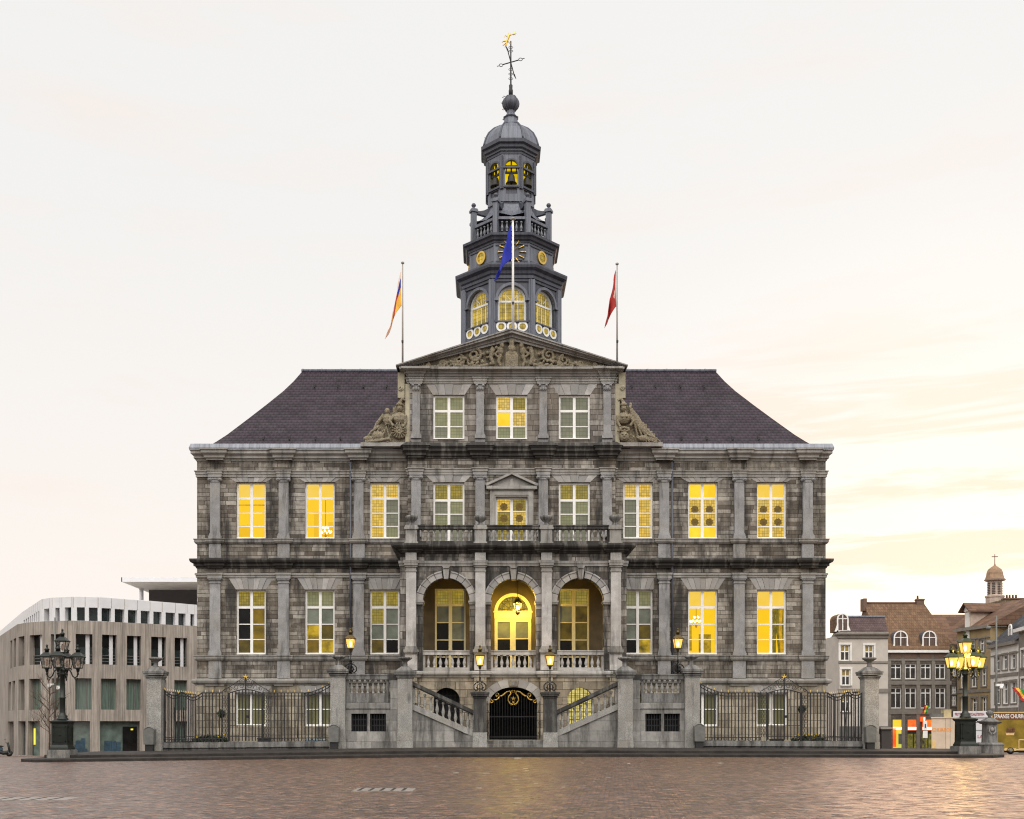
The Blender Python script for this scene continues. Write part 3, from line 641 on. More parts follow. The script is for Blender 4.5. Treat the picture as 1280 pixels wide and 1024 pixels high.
# ---------- loggia back wall: two window doors and the arched main door
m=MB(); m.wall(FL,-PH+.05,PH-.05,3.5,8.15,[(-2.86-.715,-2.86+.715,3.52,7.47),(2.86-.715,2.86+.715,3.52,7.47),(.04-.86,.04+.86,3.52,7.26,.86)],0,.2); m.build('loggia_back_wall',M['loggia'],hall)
window(FL,hall,-2.86,1.43,3.52,7.47,-.06,[.19,.395,.60,.80],.19,[[LD,LD],[GP,GP],[DP,GP],[DP,DP],[DP,DP]],'cream',.16,sill=False)
window(FL,hall,2.86,1.43,3.52,7.47,-.06,[.19,.395,.60,.80],.19,[[LD,LD],[GP,AD],[AD,AD],[DP,AD],[DP,DP]],'cream',.16,sill=False)
dr=window(FL,hall,.04,1.70,3.52,6.08,-.06,[.36,.66],0,[['grey_pane','grey_pane'],['dark_pane','dark_pane'],['dark_pane','dark_pane']],'cream',.26,'main_door',.14,sill=False)
m=MB(); m.fbox(FL,.04-.86,.04+.86,-.10,-.02,6.08,6.42); m.fbox(FL,.04-.9,.04+.9,-.05,.03,6.36,6.44)
n=18
for k in range(n):
    a0,a1=PI*k/n,PI*(k+1)/n; m.prism(FL,[(.04+q*math.cos(a),6.40+q*math.sin(a)) for q,a in ((.72,a0),(.86,a0),(.86,a1),(.72,a1))],-.1,.0)
m.build('door_fanlight_frame',M['cream'],dr)
m=MB()
for k in range(7): a=PI*(k+.5)/7; m.tube([FL.p(.04+.1*math.cos(a),-.05,6.44+.1*math.sin(a)),FL.p(.04+.72*math.cos(a),-.05,6.40+.72*math.sin(a))],.012,4)
for q in (.25,.5):
    m.tube([FL.p(.04+q*math.cos(PI*i/16),-.05,6.42+q*math.sin(PI*i/16)) for i in range(17)],.012,4)
for k in range(14):
    a=PI*(k+.5)/14; c=(.04+.6*math.cos(a),6.42+.6*math.sin(a)); m.tube([FL.p(c[0]+.06*math.cos(t*PI/4),-.05,c[1]+.06*math.sin(t*PI/4)) for t in range(9)],.01,4)
m.build('fanlight_grille',M['iron'],dr)
m=MB(); m.prism(FL,[(.04+.73*math.cos(PI*i/16),6.40+.73*math.sin(PI*i/16)) for i in range(17)],-.14,-.12); m.build('fanlight_pane',M['lead_dim'],dr)
# ---------- balustrades
BAL=[(.5,0),(.5,.06),(.36,.09),(.30,.13),(.50,.26),(.62,.36),(.52,.48),(.30,.66),(.24,.78),(.36,.86),(.50,.90),(.50,1.0)]
def baluster_mesh(h,r,n=10,mat='trim'):
    m=MB(); m.lathe([(a*r*2,z*h) for a,z in BAL],(0,0,0),n); return m.mesh('baluster',M[mat])
def balustrade(F,u0,u1,z0,zb,zt,z1,d,n,mat,bmat,parent,r=.075,dep=.28,name='balustrade',me=None):
    m=MB(); m.fbox(F,u0,u1,d-dep,d,z0,zb); m.fbox(F,u0-.0,u1+.0,d-dep-.03,d+.03,zt,z1-.05); m.fbox(F,u0,u1,d-dep-.06,d+.06,z1-.05,z1)
    for a,b in ((u0,u0+.10),(u1-.10,u1)): m.fbox(F,a,b,d-dep*.75,d-dep*.15,zb,zt)
    o=m.build(name,M[mat],parent); me=me or baluster_mesh(zt-zb,r,10,bmat)
    for k in range(n):
        u=u0+.10+(u1-u0-.2)*(k+.5)/n; link('baluster',me,o,F.p(u,d-dep/2,zb))
    return o
bm_lo=baluster_mesh(.56,.066,10,'portico_shaft'); bm_up=baluster_mesh(.53,.062,10,'crust_mid')
for u,r in ARCH: balustrade(FP,u-r,u+r,3.54,3.70,4.26,4.46,-.12,7,'portico_shaft','portico_shaft',hall,me=bm_lo)
UBAY=((-4.25,-1.72),(-1.20,1.20),(1.72,4.25))
for a,b in UBAY: balustrade(FP,a,b,9.15,9.30,9.83,10.0,-.05,9,'crust','crust_mid',hall,.07,.26,me=bm_up)
for u in PW:
    m=MB(); m.fbox(FP,u-.255,u+.255,-.42,.05,9.15,9.80); m.fbox(FP,u-.31,u+.31,-.46,.10,9.80,9.90); m.fbox(FP,u-.28,u+.28,-.44,.07,9.90,9.98); m.fbox(FP,u-.30,u+.30,-.45,.09,9.14,9.24); o=m.build('balcony_pedestal',M['trim'],hall)
    m=MB(); m.lathe([(.17,0),(.17,.05),(.10,.09),(.09,.16),(.20,.24),(.27,.34),(.28,.42),(.24,.45),(.20,.44)],FP.p(u,-.19,9.98),14); m.build('urn',M['granite_dark'],o)
# drain pipe beside the innermost pilasters
for sg,z0 in ((-1,3.4),(1,3.4)):
    m=MB(); x=sg*7.62; m.tube([FW.p(x,.12,13.6),FW.p(x,.12,z0)],.05,8); m.build('drainpipe',M['lead_dark'],hall)
# ================================================================== carved figures (one continuous carved surface each)
def carve(name,blobs,parent,mat,voxel=.03,amp=.012,freq=9.0,seed=0):
    """blobs: ('s',centre,r,(sx,sy,sz)) spheres or ('t',points,r0,r1) rolls, grown together into one carved surface"""
    m=MB()
    for b in blobs:
        if b[0]=='s': m.sphere(b[1],b[2],*b[3],n=8)
        elif b[0]=='b': m.box(*b[1])
        else: m.tube(b[1],b[2],6,0,b[3])
    me=m.mesh(name,M[mat]); ob=bpy.data.objects.new('carve_tmp',me); COL.objects.link(ob)
    md=ob.modifiers.new('r','REMESH'); md.mode='VOXEL'; md.voxel_size=voxel
    dg=bpy.context.evaluated_depsgraph_get(); out=bpy.data.meshes.new_from_object(ob.evaluated_get(dg))
    bpy.data.objects.remove(ob)
    nr=[v.normal.copy() for v in out.vertices]
    for v,nv in zip(out.vertices,nr):
        p=Vector(v.co)*freq+Vector((seed,0,0)); v.co+=nv*(noise.noise(p)+.6*noise.noise(p*2.3))*amp
    out.materials.clear(); out.materials.append(M[mat]); out.polygons.foreach_set('use_smooth',[True]*len(out.polygons)); out.update()
    return link(name,out,parent)
def spiral(F,u,z,d,r,turns,hand,r0,r1,a0=0.0,n=22):
    pts=[]
    for i in range(n):
        t=i/(n-1); q=r*(1-.82*t); a=a0+hand*turns*2*PI*t; pts.append(F.p(u+q*math.cos(a),d+.05*t,z+q*math.sin(a)))
    return ('t',pts,r0,r1)
B=[]
D=.04
fx=lambda u,z,d=D: FC.p(u,d,17.93+(z-18.08)*.955)
B+=[('b',(-.30,.30,52.54,52.72,17.95,18.58)),('s',fx(0,18.80,.06),.26,(1.1,.5,.5)),('s',fx(0,19.02,.10),.20,(1,.7,1.05)),('s',fx(0,19.26,.10),.14,(.9,.8,1.1)),('s',fx(0,19.38,.06),.16,(1.3,.6,.5))]
for k in range(5):
    a=PI/2+2*PI*k/5; B.append(('t',[fx(0,18.40,.14),fx(.2*math.cos(a),18.40+.2*math.sin(a),.14)],.05,.02))
rr=random.Random(3)
for sg in (-1,1):
    q=lambda u,z,d=D: fx(sg*u,z,d)
    B+=[('s',q(.46,19.18,.08),.13,(.9,.8,1.1)),('s',q(.52,18.92,.06),.19,(.8,.6,1.2)),('t',[q(.6,18.95),q(.78,18.75),q(.55,18.55)],.09,.07),('t',[q(.5,18.7),q(.62,18.4),q(.5,18.16)],.12,.08),('s',q(.92,19.0,.06),.12,(.8,.7,1.2)),('t',[q(.92,18.95),q(.98,18.6),q(.85,18.25)],.13,.09)]
    B.append(spiral(FC,sg*1.75,18.54,.03,.34,1.6,sg,.085,.05,PI/2)); B.append(spiral(FC,sg*2.45,18.31,.03,.25,1.5,sg,.07,.04,PI/2)); B.append(spiral(FC,sg*3.95,18.07,.03,.13,1.4,sg,.05,.03,PI/2)); B.append(spiral(FC,sg*3.25,18.13,.03,.19,1.4,-sg,.06,.035,0))
    B.append(('t',[q(1.1,18.25),q(1.5,18.18),q(2.1,18.16),q(2.7,18.24),q(3.05,18.42)],.08,.05))
    for k in range(110):
        u=.7+rr.random()*3.7; zt=18.07+(5.42-u)*.3315-.48
        z=18.13+rr.random()*max(.02,zt-18.15); B.append(('s',q(u,z,.02+.06*rr.random()),.04+.05*rr.random(),(1,1.1,1)))
    for k in range(10):
        u=4.15+k*.09; B.append(('t',[q(u,18.12),q(u,18.12+max(.02,(5.0-u)*.26))],.035,.02))
B.append(('b',(-4.6,4.6,52.70,52.76,17.93,18.0)))
carve('pediment_relief',B,hall,'sculpt',.022,.010,18)
# ---- trophies with half figures on either side of the attic
def trophy(sg):
    F=FC; q=lambda u,z,d=-.0: F.p(sg*u,d,z)
    B=[]
    # sloping back slab
    for k in range(16):
        t=k/15; u=5.0+t*1.95; top=14.5+2.05*(1-t)**.85*(1.0+.06*math.sin(k*2.1))
        if top-14.42>.05: B.append(('b',tuple(sorted((sg*(u-.08),sg*(u+.08))))+(52.78,53.05,14.40,top)))
    B+=[('s',q(5.27,16.05),.16,(.85,.9,1.15)),('s',q(5.27,16.22),.19,(.95,.9,.55)),('t',[q(5.27,16.28),q(5.15,16.50),q(5.0,16.42)],.10,.07)]       # head, helmet, plume
    B+=[('s',q(5.27,16.03,.13),.045,(.7,1,1.1)),('s',q(5.27,15.58),.34,(1.05,.6,.85)),('t',[q(5.0,15.7,.05),q(4.98,15.35,.08),q(5.1,15.15,.12)],.09,.07),('t',[q(5.52,15.72,.05),q(5.72,15.42,.1),q(5.55,15.18,.14)],.10,.07)]
    if sg<0:
        for k in range(16):
            a=2*PI*k/16; B.append(('t',[q(5.28+.10*math.cos(a),14.98+.10*math.sin(a),.15),q(5.28+.37*math.cos(a),14.98+.37*math.sin(a),.12)],.016,.032))
        B+=[('s',q(5.28,14.98,.02),.38,(1,.22,1)),('s',q(5.28,14.98,.12),.08,(1,.6,1)),('s',q(5.85,15.92),.15,(.9,.8,1.1)),('s',q(5.85,15.52),.26,(.9,.6,1.1)),
            ('t',[q(5.9,15.2,.1),q(5.70,14.5,.12)],.035,.03),('t',[q(6.0,15.75),q(6.35,15.3),q(6.5,14.9)],.10,.08),('s',q(6.3,14.75,.03),.30,(1.1,.5,.75)),('s',q(6.75,14.62,.03),.2,(1.2,.5,.7)),('t',[q(6.2,15.2,.05),q(6.6,14.95,.06),q(6.85,14.55,.05)],.07,.05),('t',[q(5.75,14.6,.1),q(6.3,14.5,.1),q(6.9,14.47,.05)],.09,.05)]
        for k in range(4): B.append(('t',[q(5.9+.12*k,15.15-.1*k,.08),q(6.1+.14*k,14.6,.1)],.03,.03))
    else:
        for k in range(5): B.append(('t',[q(5.55+.09*k,16.15-.12*k,.04),q(5.75+.16*k,15.4-.15*k,.08),q(5.95+.23*k,14.6,.05)],.07,.05))
        B+=[('s',q(5.28,14.72,.08),.26,(.95,.5,1.0)),('s',q(5.28,14.70,.22),.05,(.8,1,1.3)),('s',q(5.20,14.80,.20),.04,(1,1,.7)),('s',q(5.36,14.80,.20),.04,(1,1,.7)),('s',q(5.28,14.58,.2),.06,(1.4,.7,.5)),('t',[q(5.05,15.05,.12),q(5.28,15.12,.14),q(5.52,15.05,.12)],.07,.07),
            ('s',q(5.6,16.2),.1,(.8,.8,1.4)),('s',q(5.18,15.62,.16),.08,(1,1,1)),('s',q(5.38,15.62,.16),.08,(1,1,1)),('s',q(6.2,14.62,.05),.22,(1.3,.5,.7)),('s',q(6.65,14.55,.04),.16,(1.5,.5,.6)),('t',[q(6.3,15.1,.06),q(6.6,14.75,.06),q(7.0,14.47,.03)],.07,.04)]
        for k in range(6): B.append(('s',q(5.0+.1*k,14.95+.03*(k%2),.14),.055,(1,1,1)))
    rr=random.Random(4+sg)
    for k in range(34):   # drapery folds, feathers and weapons cut into the slope
        t=rr.uniform(.12,.95); u=5.05+t*1.75; top=14.5+1.9*(1-t)**.9; z=rr.uniform(14.55,max(14.6,top-.1)); L=rr.uniform(.15,.42); a=rr.uniform(-1.3,-.7)
        B.append(('t',[q(u,z,.05),q(u+L*.5*math.cos(a)+.03,z+L*.5*math.sin(a),.10),q(u+L*math.cos(a),max(14.45,z+L*math.sin(a)),.06)],.030,.014))
    carve('trophy_sculpture',B,hall,'sculpt',.018,.010,18,seed=sg*5)
    m=MB(); m.fbox(F,min(sg*4.88,sg*5.0)-.001,max(sg*4.88,sg*5.0)+.08,-.1,.02,14.43,17.2); m.build('quoin_strip',M['limestone'],hall)
    m=MB(); m.fbox(F,min(sg*5.04,sg*5.36),max(sg*5.04,sg*5.36),-.3,.0,16.55,17.74); o=m.build('scroll_bracket',M['limestone'],hall)
    m=MB(); b=spiral(F,sg*5.22,17.0,.02,.12,1.5,sg,.03,.02); m.tube(b[1],.03,6); m.build('scroll',M['limestone'],o)
    m=MB(); m.fbox(F,min(sg*4.9,sg*7.1),max(sg*4.9,sg*7.1),-.5,.1,14.25,14.43); m.build('sculpture_base',M['trim'],hall)
trophy(-1); trophy(1)
# ================================================================== bell tower
TX=-1.3+(638.5-605)/1400*61; TY=61.0
def octa(R): return [(TX+R*math.cos(PI/8+k*PI/4),TY+R*math.sin(PI/8+k*PI/4)) for k in range(8)]   # CCW
def octf(R,k):   # frame of side k (0 = facing the square); u runs -half..half
    pts=octa(R); order=[5,6,7,0,1,2,3,4]; a=pts[order[k%8]]; b=pts[order[(k+1)%8]]
    f=frame2(a,b); h=f.len/2; mx=((a[0]+b[0])/2,(a[1]+b[1])/2); g=Frame(mx[0],mx[1],math.atan2(b[1]-a[1],b[0]-a[0])); g.half=h; return g
tower=MB()
# belfry drum with eight arched openings
R1=2.72
for k in range(8):
    g=octf(R1,k); tower.wall(g,-g.half,g.half,17.0,24.6,[(-.74,.74,22.22,24.12,.74)],0,.35)
tower=tower.build('tower',M['lead_dark'],hall)
bl=MB()
for k in range(8):
    g=octf(R1,k); 
    for s in (-1,1): bl.fbox(g,s*g.half-.16,s*g.half+.16,-.10,.10,17.5,24.4)
bl.build('corner_pilaster',M['lead'],tower)
for k in (0,1,7,2,6):
    g=octf(R1,k)
    if k in (0,1,7):
        wn=MB(); wn.prism(g,[(-.70,22.24)]+[(-.70*math.cos(PI*i/14),23.38+.72*math.sin(PI*i/14)) for i in range(15)]+[(.70,22.24)],-.34,-.30)
        o=wn.build('belfry_window',M['tower_lit'],tower)
        fr=MB(); 
        for i in range(14): fr.prism(g,[(q*-math.cos(a),23.38+q*math.sin(a)) for q,a in ((.64,PI*i/14),(.75,PI*i/14),(.75,PI*(i+1)/14),(.64,PI*(i+1)/14))],-.3,-.18)
        for s in (-1,1): fr.fbox(g,s*.70-.055,s*.70+.055,-.3,-.18,22.22,23.38)
        fr.fbox(g,-.65,.65,-.3,-.2,22.22,22.30); fr.fbox(g,-.65,.65,-.3,-.22,23.30,23.40)
        for u in (-.32,0,.32): fr.fbox(g,u-.02,u+.02,-.3,-.25,22.3,23.95)
        for a in (PI/4,PI/2,3*PI/4): fr.tube([g.p(.15*math.cos(a),-.27,23.4+.15*math.sin(a)),g.p(.65*math.cos(a),-.27,23.4+.65*math.sin(a))],.018,4)
        fr.build('window_frame',M['tower_frame'] if 'tower_frame' in M else M['white_stone'],tower)
    ar=MB()
    for i in range(12): ar.prism(g,[(q*-math.cos(a),23.38+q*math.sin(a)) for q,a in ((.74,PI*i/12),(.88,PI*i/12),(.88,PI*(i+1)/12),(.74,PI*(i+1)/12))],-.1,.07)
    for s in (-1,1): ar.fbox(g,s*.86-.17,s*.86+.17,-.1,.12,23.30,23.42)
    ar.build('arch_moulding',M['lead'],tower)
    if k in (0,1,7):
        sb=MB(); sb.fbox(g,-.92,.92,-.1,.03,21.62,22.20); o=sb.build('sill_panel',M['lead'],tower)
        for u in (-.56,0,.56):
            rg=MB()
            for i in range(16): a0,a1=2*PI*i/16,2*PI*(i+1)/16; rg.prism(g,[(u+q*math.cos(a),21.95+q*math.sin(a)) for q,a in ((.17,a0),(.27,a0),(.27,a1),(.17,a1))],.02,.07)
            rg.build('roundel_frame',M['white_stone'],tower)
            pn=MB(); pn.prism(g,[(u+.18*math.cos(2*PI*i/12),21.95+.18*math.sin(2*PI*i/12)) for i in range(12)],.03,.045); pn.build('roundel_pane',M['tower_lit'],tower)
        ld=MB(); ld.fbox(g,-1.0,1.0,-.1,.10,22.18,22.25); ld.fbox(g,-1.0,1.0,-.1,.06,21.54,21.62); ld.build('sill_ledge',M['lead_dark'],tower)
def ring(prof,R,name,mat): 
    m=MB(); m.sweep(prof,octa(R),True); m.build(name,M[mat],tower)
ring([(-.3,24.30),(.05,24.30),(.06,24.42),(.12,24.45),(.12,24.60),(.20,24.66),(.24,24.80),(.42,24.90),(.46,25.02),(.46,25.10),(-.25,25.42),(-.4,25.3)],R1+.02,'tower_cornice','lead_dark')
# clock stage
R2=2.42
m=MB(); m.sweep([(0,25.0),(0,26.75),(-.3,26.75),(-.3,25.0)],octa(R2),True); m.build('clock_stage',M['lead'],tower)
for k in range(8):
    g=octf(R2,k); m=MB(); m.fbox(g,-g.half+.08,g.half-.08,-.02,.05,25.45,25.52); m.build('panel_moulding',M['lead_dark'],tower); m=MB(); m.fbox(g,-g.half+.08,g.half-.08,-.02,.05,26.3,26.36); m.build('panel_moulding',M['lead_dark'],tower)
    if k in (1,7,2,6):
        o=MB()
        for i in range(18): a0,a1=2*PI*i/18,2*PI*(i+1)/18; o.prism(g,[(q*math.cos(a)*.95,25.93+q*math.sin(a)) for q,a in ((.25,a0),(.35,a0),(.35,a1),(.25,a1))],-.02,.08)
        o=o.build('oculus',M['gold'],tower); p=MB(); p.prism(g,[(.26*math.cos(2*PI*i/16),25.93+.26*math.sin(2*PI*i/16)) for i in range(16)],.0,.02); p.build('pane',M['tower_lit'],tower)
g=octf(R2,0)
clk=MB(); clk.prism(g,[(.74*math.cos(2*PI*i/24),25.95+.66*math.sin(2*PI*i/24)) for i in range(24)],.0,.05); clk=clk.build('clock_face',M['lead_dark'],tower)
hh=MB()
for i in range(12):
    a=2*PI*i/12; ca,sa=math.cos(a),math.sin(a); hh.tube([g.p(.40*ca,.09,25.95+.36*sa),g.p(.70*ca,.09,25.95+.62*sa)],.035,6); hh.sphere(g.p(.70*ca,.09,25.95+.62*sa),.055,1,.6,1,8)
hh.build('hour_mark',M['gold'],tower)
hh=MB(); hh.tube([g.p(0,.11,25.95),g.p(.3,.11,26.2)],.03,5,0,.015); hh.tube([g.p(0,.12,25.95),g.p(.12,.12,25.5)],.025,5,0,.012); hh.build('clock_hand',M['gold'],tower)
ring([(-.3,26.45),(.04,26.45),(.06,26.54),(.16,26.58),(.22,26.70),(.34,26.74),(.36,26.86),(-.3,27.05)],R2,'upper_cornice','lead_dark')
# gallery with corner posts, volutes and balusters
R3=2.18
bt=baluster_mesh(.52,.065,8,'lead_blue')
for k in range(8):
    x,y=octa(R3)[k]; m=MB(); a=PI/8+k*PI/4
    F=Frame(x,y,a+PI/2); m.fbox(F,-.13,.13,-.13,.13,26.92,28.72); m.fbox(F,-.19,.19,-.19,.19,28.68,28.80); m.fbox(F,-.16,.16,-.16,.16,28.80,28.86); o=m.build('gallery_post',M['lead'],tower)
    m=MB(); m.lathe([(.10,0),(.07,.05),(.05,.09),(.11,.15),(.13,.22),(.09,.29),(.02,.33)],(x,y,28.86),10); m.build('finial',M['lead_dark'],tower)
    # buttress sweeping from the post to the lantern
    m=MB(); F2=Frame(TX,TY,a); pr=[(1.2,28.55),(2.08,28.62),(2.08,28.76)]+[(2.08-.95*math.sin(t*PI/2/6),28.76+.78*(1-math.cos(t*PI/2/6))) for t in range(1,7)]
    m.prism(F2,pr,-.10,.10); m.build('buttress',M['lead_dark'],tower)
for k in range(8):
    g=octf(R3,k); m=MB(); m.fbox(g,-g.half,g.half,-.06,.06,27.78,27.92); m.fbox(g,-g.half,g.half,-.06,.06,26.98,27.08); 
    o=m.build('gallery_rail',M['lead'],tower)
    if k in (0,1,2,6,7):
        for i in range(5): link('baluster',bt,tower,g.p(-g.half+.2+(2*g.half-.4)*(i+.5)/5,0,27.08+.07))
    # skirt roof between post heads
    A=[g.p(-g.half+.05,0,28.62),g.p(g.half-.05,0,28.62)]; gl=octf(1.28,k)
    m=MB(); prev=None; N=6
    for i in range(N+1):
        t=i/N; R=R3-.1-.85*math.sin(t*PI/2); z=28.50+.92*(1-math.cos(t*PI/2)); q=octf(R,k); cur=[q.p(-q.half,0,z-(.28*(1-t) if 1 else 0)*1.0),q.p(0,.0,z-.28*(1-t)-.18*(1-t)),q.p(q.half,0,z-.28*(1-t))]
        if prev: m.add(prev+cur,[(0,1,4,3),(1,2,5,4)])
        prev=cur
    m.closed=False; m.build('skirt_roof',M['lead'],tower)
m=MB(); m.sweep([(0,26.9),(0,29.75),(-.3,29.75),(-.3,26.9)],octa(1.30),True); m.build('lantern_base',M['lead_dark'],tower)
# open lantern with bells
R5=1.36
m=MB()
for k in range(8):
    g=octf(R5,k); m.wall(g,-g.half,g.half,29.1,31.75,[(-.30,.30,29.50,29.80),(-.33,.33,29.98,31.30,.33)],0,.16)
m.build('lantern',M['lead'],tower)
m=MB()
for k in range(8):
    g=octf(R5,k)
    for s in (-1,1): m.fbox(g,s*g.half-.10,s*g.half+.10,-.05,.06,29.75,31.5)
    m.fbox(g,-g.half-.04,g.half+.04,-.05,.09,30.85,30.95); m.fbox(g,-g.half-.04,g.half+.04,-.05,.08,29.84,29.94)
    for i in range(10): m.prism(g,[(q*-math.cos(a),30.97+q*math.sin(a)) for q,a in ((.33,PI*i/10),(.42,PI*i/10),(.42,PI*(i+1)/10),(.33,PI*(i+1)/10))],-.05,.05)
m.build('lantern_moulding',M['lead_dark'],tower)
m=MB(); m.lathe([(.98,29.3),(.98,31.7)],(TX,TY,0),8,0,False,PI/8); m.build('lantern_core',M['tower_room'],tower)
ring([(-.2,31.62),(.03,31.62),(.04,31.74),(.10,31.76),(.10,31.86),(.20,31.92),(.22,32.06),(.34,32.12),(.36,32.30),(-.3,32.42)],R5,'lantern_cornice','lead_dark')
DP_=[(1.58,32.38),(1.55,32.50),(1.46,32.80),(1.28,33.15),(.98,33.45),(.62,33.66),(.40,33.74)]
m=MB()
for k in range(8):
    prev=None
    for R,z in DP_:
        q=octf(R,k); cur=[q.p(-q.half,0,z),q.p(q.half,0,z)]
        if prev: m.add(prev+cur,[(0,1,3,2)])
        prev=cur
m.build('dome',M['lead'],tower)
m=MB()
for k in range(8): m.tube([(*octa(R+.02)[k],z) for R,z in DP_],.045,6)
m.build('dome_rib',M['lead_dark'],tower)
m=MB(); m.lathe([(.50,33.66),(.50,33.78),(.42,33.85),(.36,34.15),(.44,34.2),(.30,34.3),(.22,34.45),(.22,34.62)],(TX,TY,0),8,0,False,PI/8); m.build('spire_neck',M['lead'],tower)
m=MB(); m.sphere((TX,TY,34.98),.45,1,1,1,16); 
for k in range(8): a=k*PI/4; m.tube([(TX+.455*math.sin(t*PI/10)*math.cos(a),TY+.455*math.sin(t*PI/10)*math.sin(a),34.98-.455*math.cos(t*PI/10)) for t in range(11)],.022,5)
m.build('spire_ball',M['lead_dark'],tower)
m=MB(); m.lathe([(.11,35.38),(.12,35.7),(.09,35.8),(.10,36.0),(.045,36.05),(.035,38.4)],(TX,TY,0),8)
zc=37.25
for s,dz in ((-1,-.22),(1,.22)):
    m.tube([(TX,TY,zc),(TX+s*.42,TY,zc+dz*.55)],.03,5); c=(TX+s*.53,TY,zc+dz*.72); m.tube([(c[0]+.10*math.cos(t*PI/6),c[1],c[2]+.075*math.sin(t*PI/6)) for t in range(13)],.018,5); m.tube([(c[0]+s*.09,TY,c[2]+.03*s),(c[0]+s*.22,TY,c[2]+.06*s)],.02,5)
for s in (-1,1):
    m.tube([(TX,TY,zc),(TX-s*.18,TY-s*.4,zc+s*.42)],.028,5); m.tube([(TX-s*.18,TY-s*.4,zc+s*.42),(TX-s*.30,TY-s*.5,zc+s*.62)],.05,5,0,.015)
for zz in (36.3,36.55,36.8,37.8,38.0):
    for s in (-1,1): m.tube([(TX+s*(.03+.09*math.sin(t*PI/6)),TY,zz+.02*t) for t in range(7)],.014,4)
m.build('spire_cross',M['iron'],tower)
hk=MB()
for dx,z in ((-.36,35.30),(-.43,35.0),(-.36,34.65),(-.34,34.1),(-.85,33.60),(-1.32,33.1)): hk.tube([(TX+dx+.1,TY-.1,z),(TX+dx-.03,TY-.1,z+.06),(TX+dx-.05,TY-.1,z-.06),(TX+dx-.11,TY-.1,z)],.018,4)
hk.build('climbing_hook',M['iron'],tower)
V=[('s',(TX-.10,TY,39.0),.085,(1,.8,1.1)),('t',[(TX-.10,TY,38.95),(TX-.17,TY,38.72),(TX-.26,TY,38.5)],.10,.07),('t',[(TX-.26,TY,38.5),(TX-.42,TY,38.3),(TX-.55,TY,38.2)],.06,.03),('t',[(TX-.24,TY,38.5),(TX-.30,TY,38.25),(TX-.40,TY,38.08)],.055,.03),
   ('t',[(TX-.12,TY,38.85),(TX+.02,TY,38.92),(TX+.16,TY,39.0)],.04,.03),('t',[(TX-.2,TY,38.8),(TX-.36,TY,38.9),(TX-.44,TY,38.75)],.05,.025),('t',[(TX+.0,TY,38.3),(TX-.2,TY,38.55)],.04,.04),('t',[(TX-.3,TY,38.55),(TX-.5,TY,38.5),(TX-.6,TY,38.4)],.06,.02)]
for k in range(6): a=k*PI/3; V.append(('t',[(TX+.24,TY,39.02),(TX+.24+.16*math.cos(a),TY,39.02+.16*math.sin(a))],.035,.015))

V=[(('s',(TX+(b[1][0]-TX)*.82,TY,38.05+(b[1][2]-38.08)*.82),b[2]*.8,b[3]) if b[0]=='s' else ('t',[(TX+(p[0]-TX)*.82,TY,38.05+(p[2]-38.08)*.82) for p in b[1]],b[2]*.8,b[3]*.8)) for b in V]
carve('weathervane_angel',V,tower,'gold',.025,.0)
# bells hanging in the lantern
BELL=[(.03,.40),(.12,.38),(.17,.30),(.19,.16),(.24,.05),(.30,0),(.27,.0)]
for k,(z,sc) in ((0,(30.06,1.3)),(1,(30.06,1.25)),(7,(30.06,1.25))):
    g=octf(1.24,k); p=g.p(0,.03,z); m=MB(); m.lathe([(r*sc*.8,zz*sc) for r,zz in BELL],(0,0,0),14); m.tube([(0,0,.4*sc),(0,0,.62)],.03,6); m.sphere((0,0,-.02),.05)
    c=g.p(0,0,0); 
    o=m.build('carillon_bell',M['bronze'] if 'bronze' in M else M['iron'],None,p)
    tag(o,{0:'dark bell hanging in the front opening of the tower lantern',1:'dark bell hanging in the right hand opening of the tower lantern',7:'dark bell hanging in the left hand opening of the tower lantern'}[k],'bell','carillon bells in the tower lantern')
    m=MB(); m.fbox(g,-.34,.34,-.05,.05,z+.56,z+.66); m.fbox(g,-.30,-.24,-.05,.05,z+.6,z+1.0); m.fbox(g,.24,.30,-.05,.05,z+.6,z+1.0); m.fbox(g,-.04,.04,-.05,.05,z+.6,z+1.2); m.fbox(g,-.34,.34,-.04,.04,z+.95,z+1.0); m.build('bell_beam',M['iron'],tower)
M['bronze']=m_plain('dark bell bronze',(.05,.04,.022),.45,.6,.3,5)
M['blue_flag']=m_plain('blue flag cloth',(.008,.02,.33),.8,0,.25,4); M['red_flag']=m_plain('red flag cloth',(.36,.022,.016),.8,0,.25,4)
M['flag_pale']=m_plain('pale orange flag cloth',(.80,.48,.32),.8,0,.15,4); M['flag_white']=m_plain('white flag cloth',(.72,.56,.46),.8,0,.12,4); M['flag_yellow']=m_plain('yellow flag cloth',(.80,.42,.05),.8,0,.2,4); M['flag_green']=m_plain('green flag cloth',(.03,.28,.05),.8,0,.2,4)
M['pole']=m_plain('painted flagpole',(.30,.27,.24),.5,0,.15,3); M['pole_white']=m_plain('white flagpole',(.72,.70,.66),.5,0,.1,3)
M['bin']=m_plain('grey bin metal',(.13,.13,.12),.5,.1,.25,5); M['leaf']=m_plain('dark leaf',(.03,.045,.02),.7,0,.5,12); M['flower']=m_plain('yellow petal',(.75,.5,.02),.6,0,.2,9)
M['planter']=m_plain('black planter',(.012,.012,.012),.6,0,.3,5); M['pale_box']=m_plain('pale blue planter',(.22,.30,.34),.6,0,.2,4); M['bark']=m_plain('brown bark',(.09,.055,.035),.85,0,.35,9)
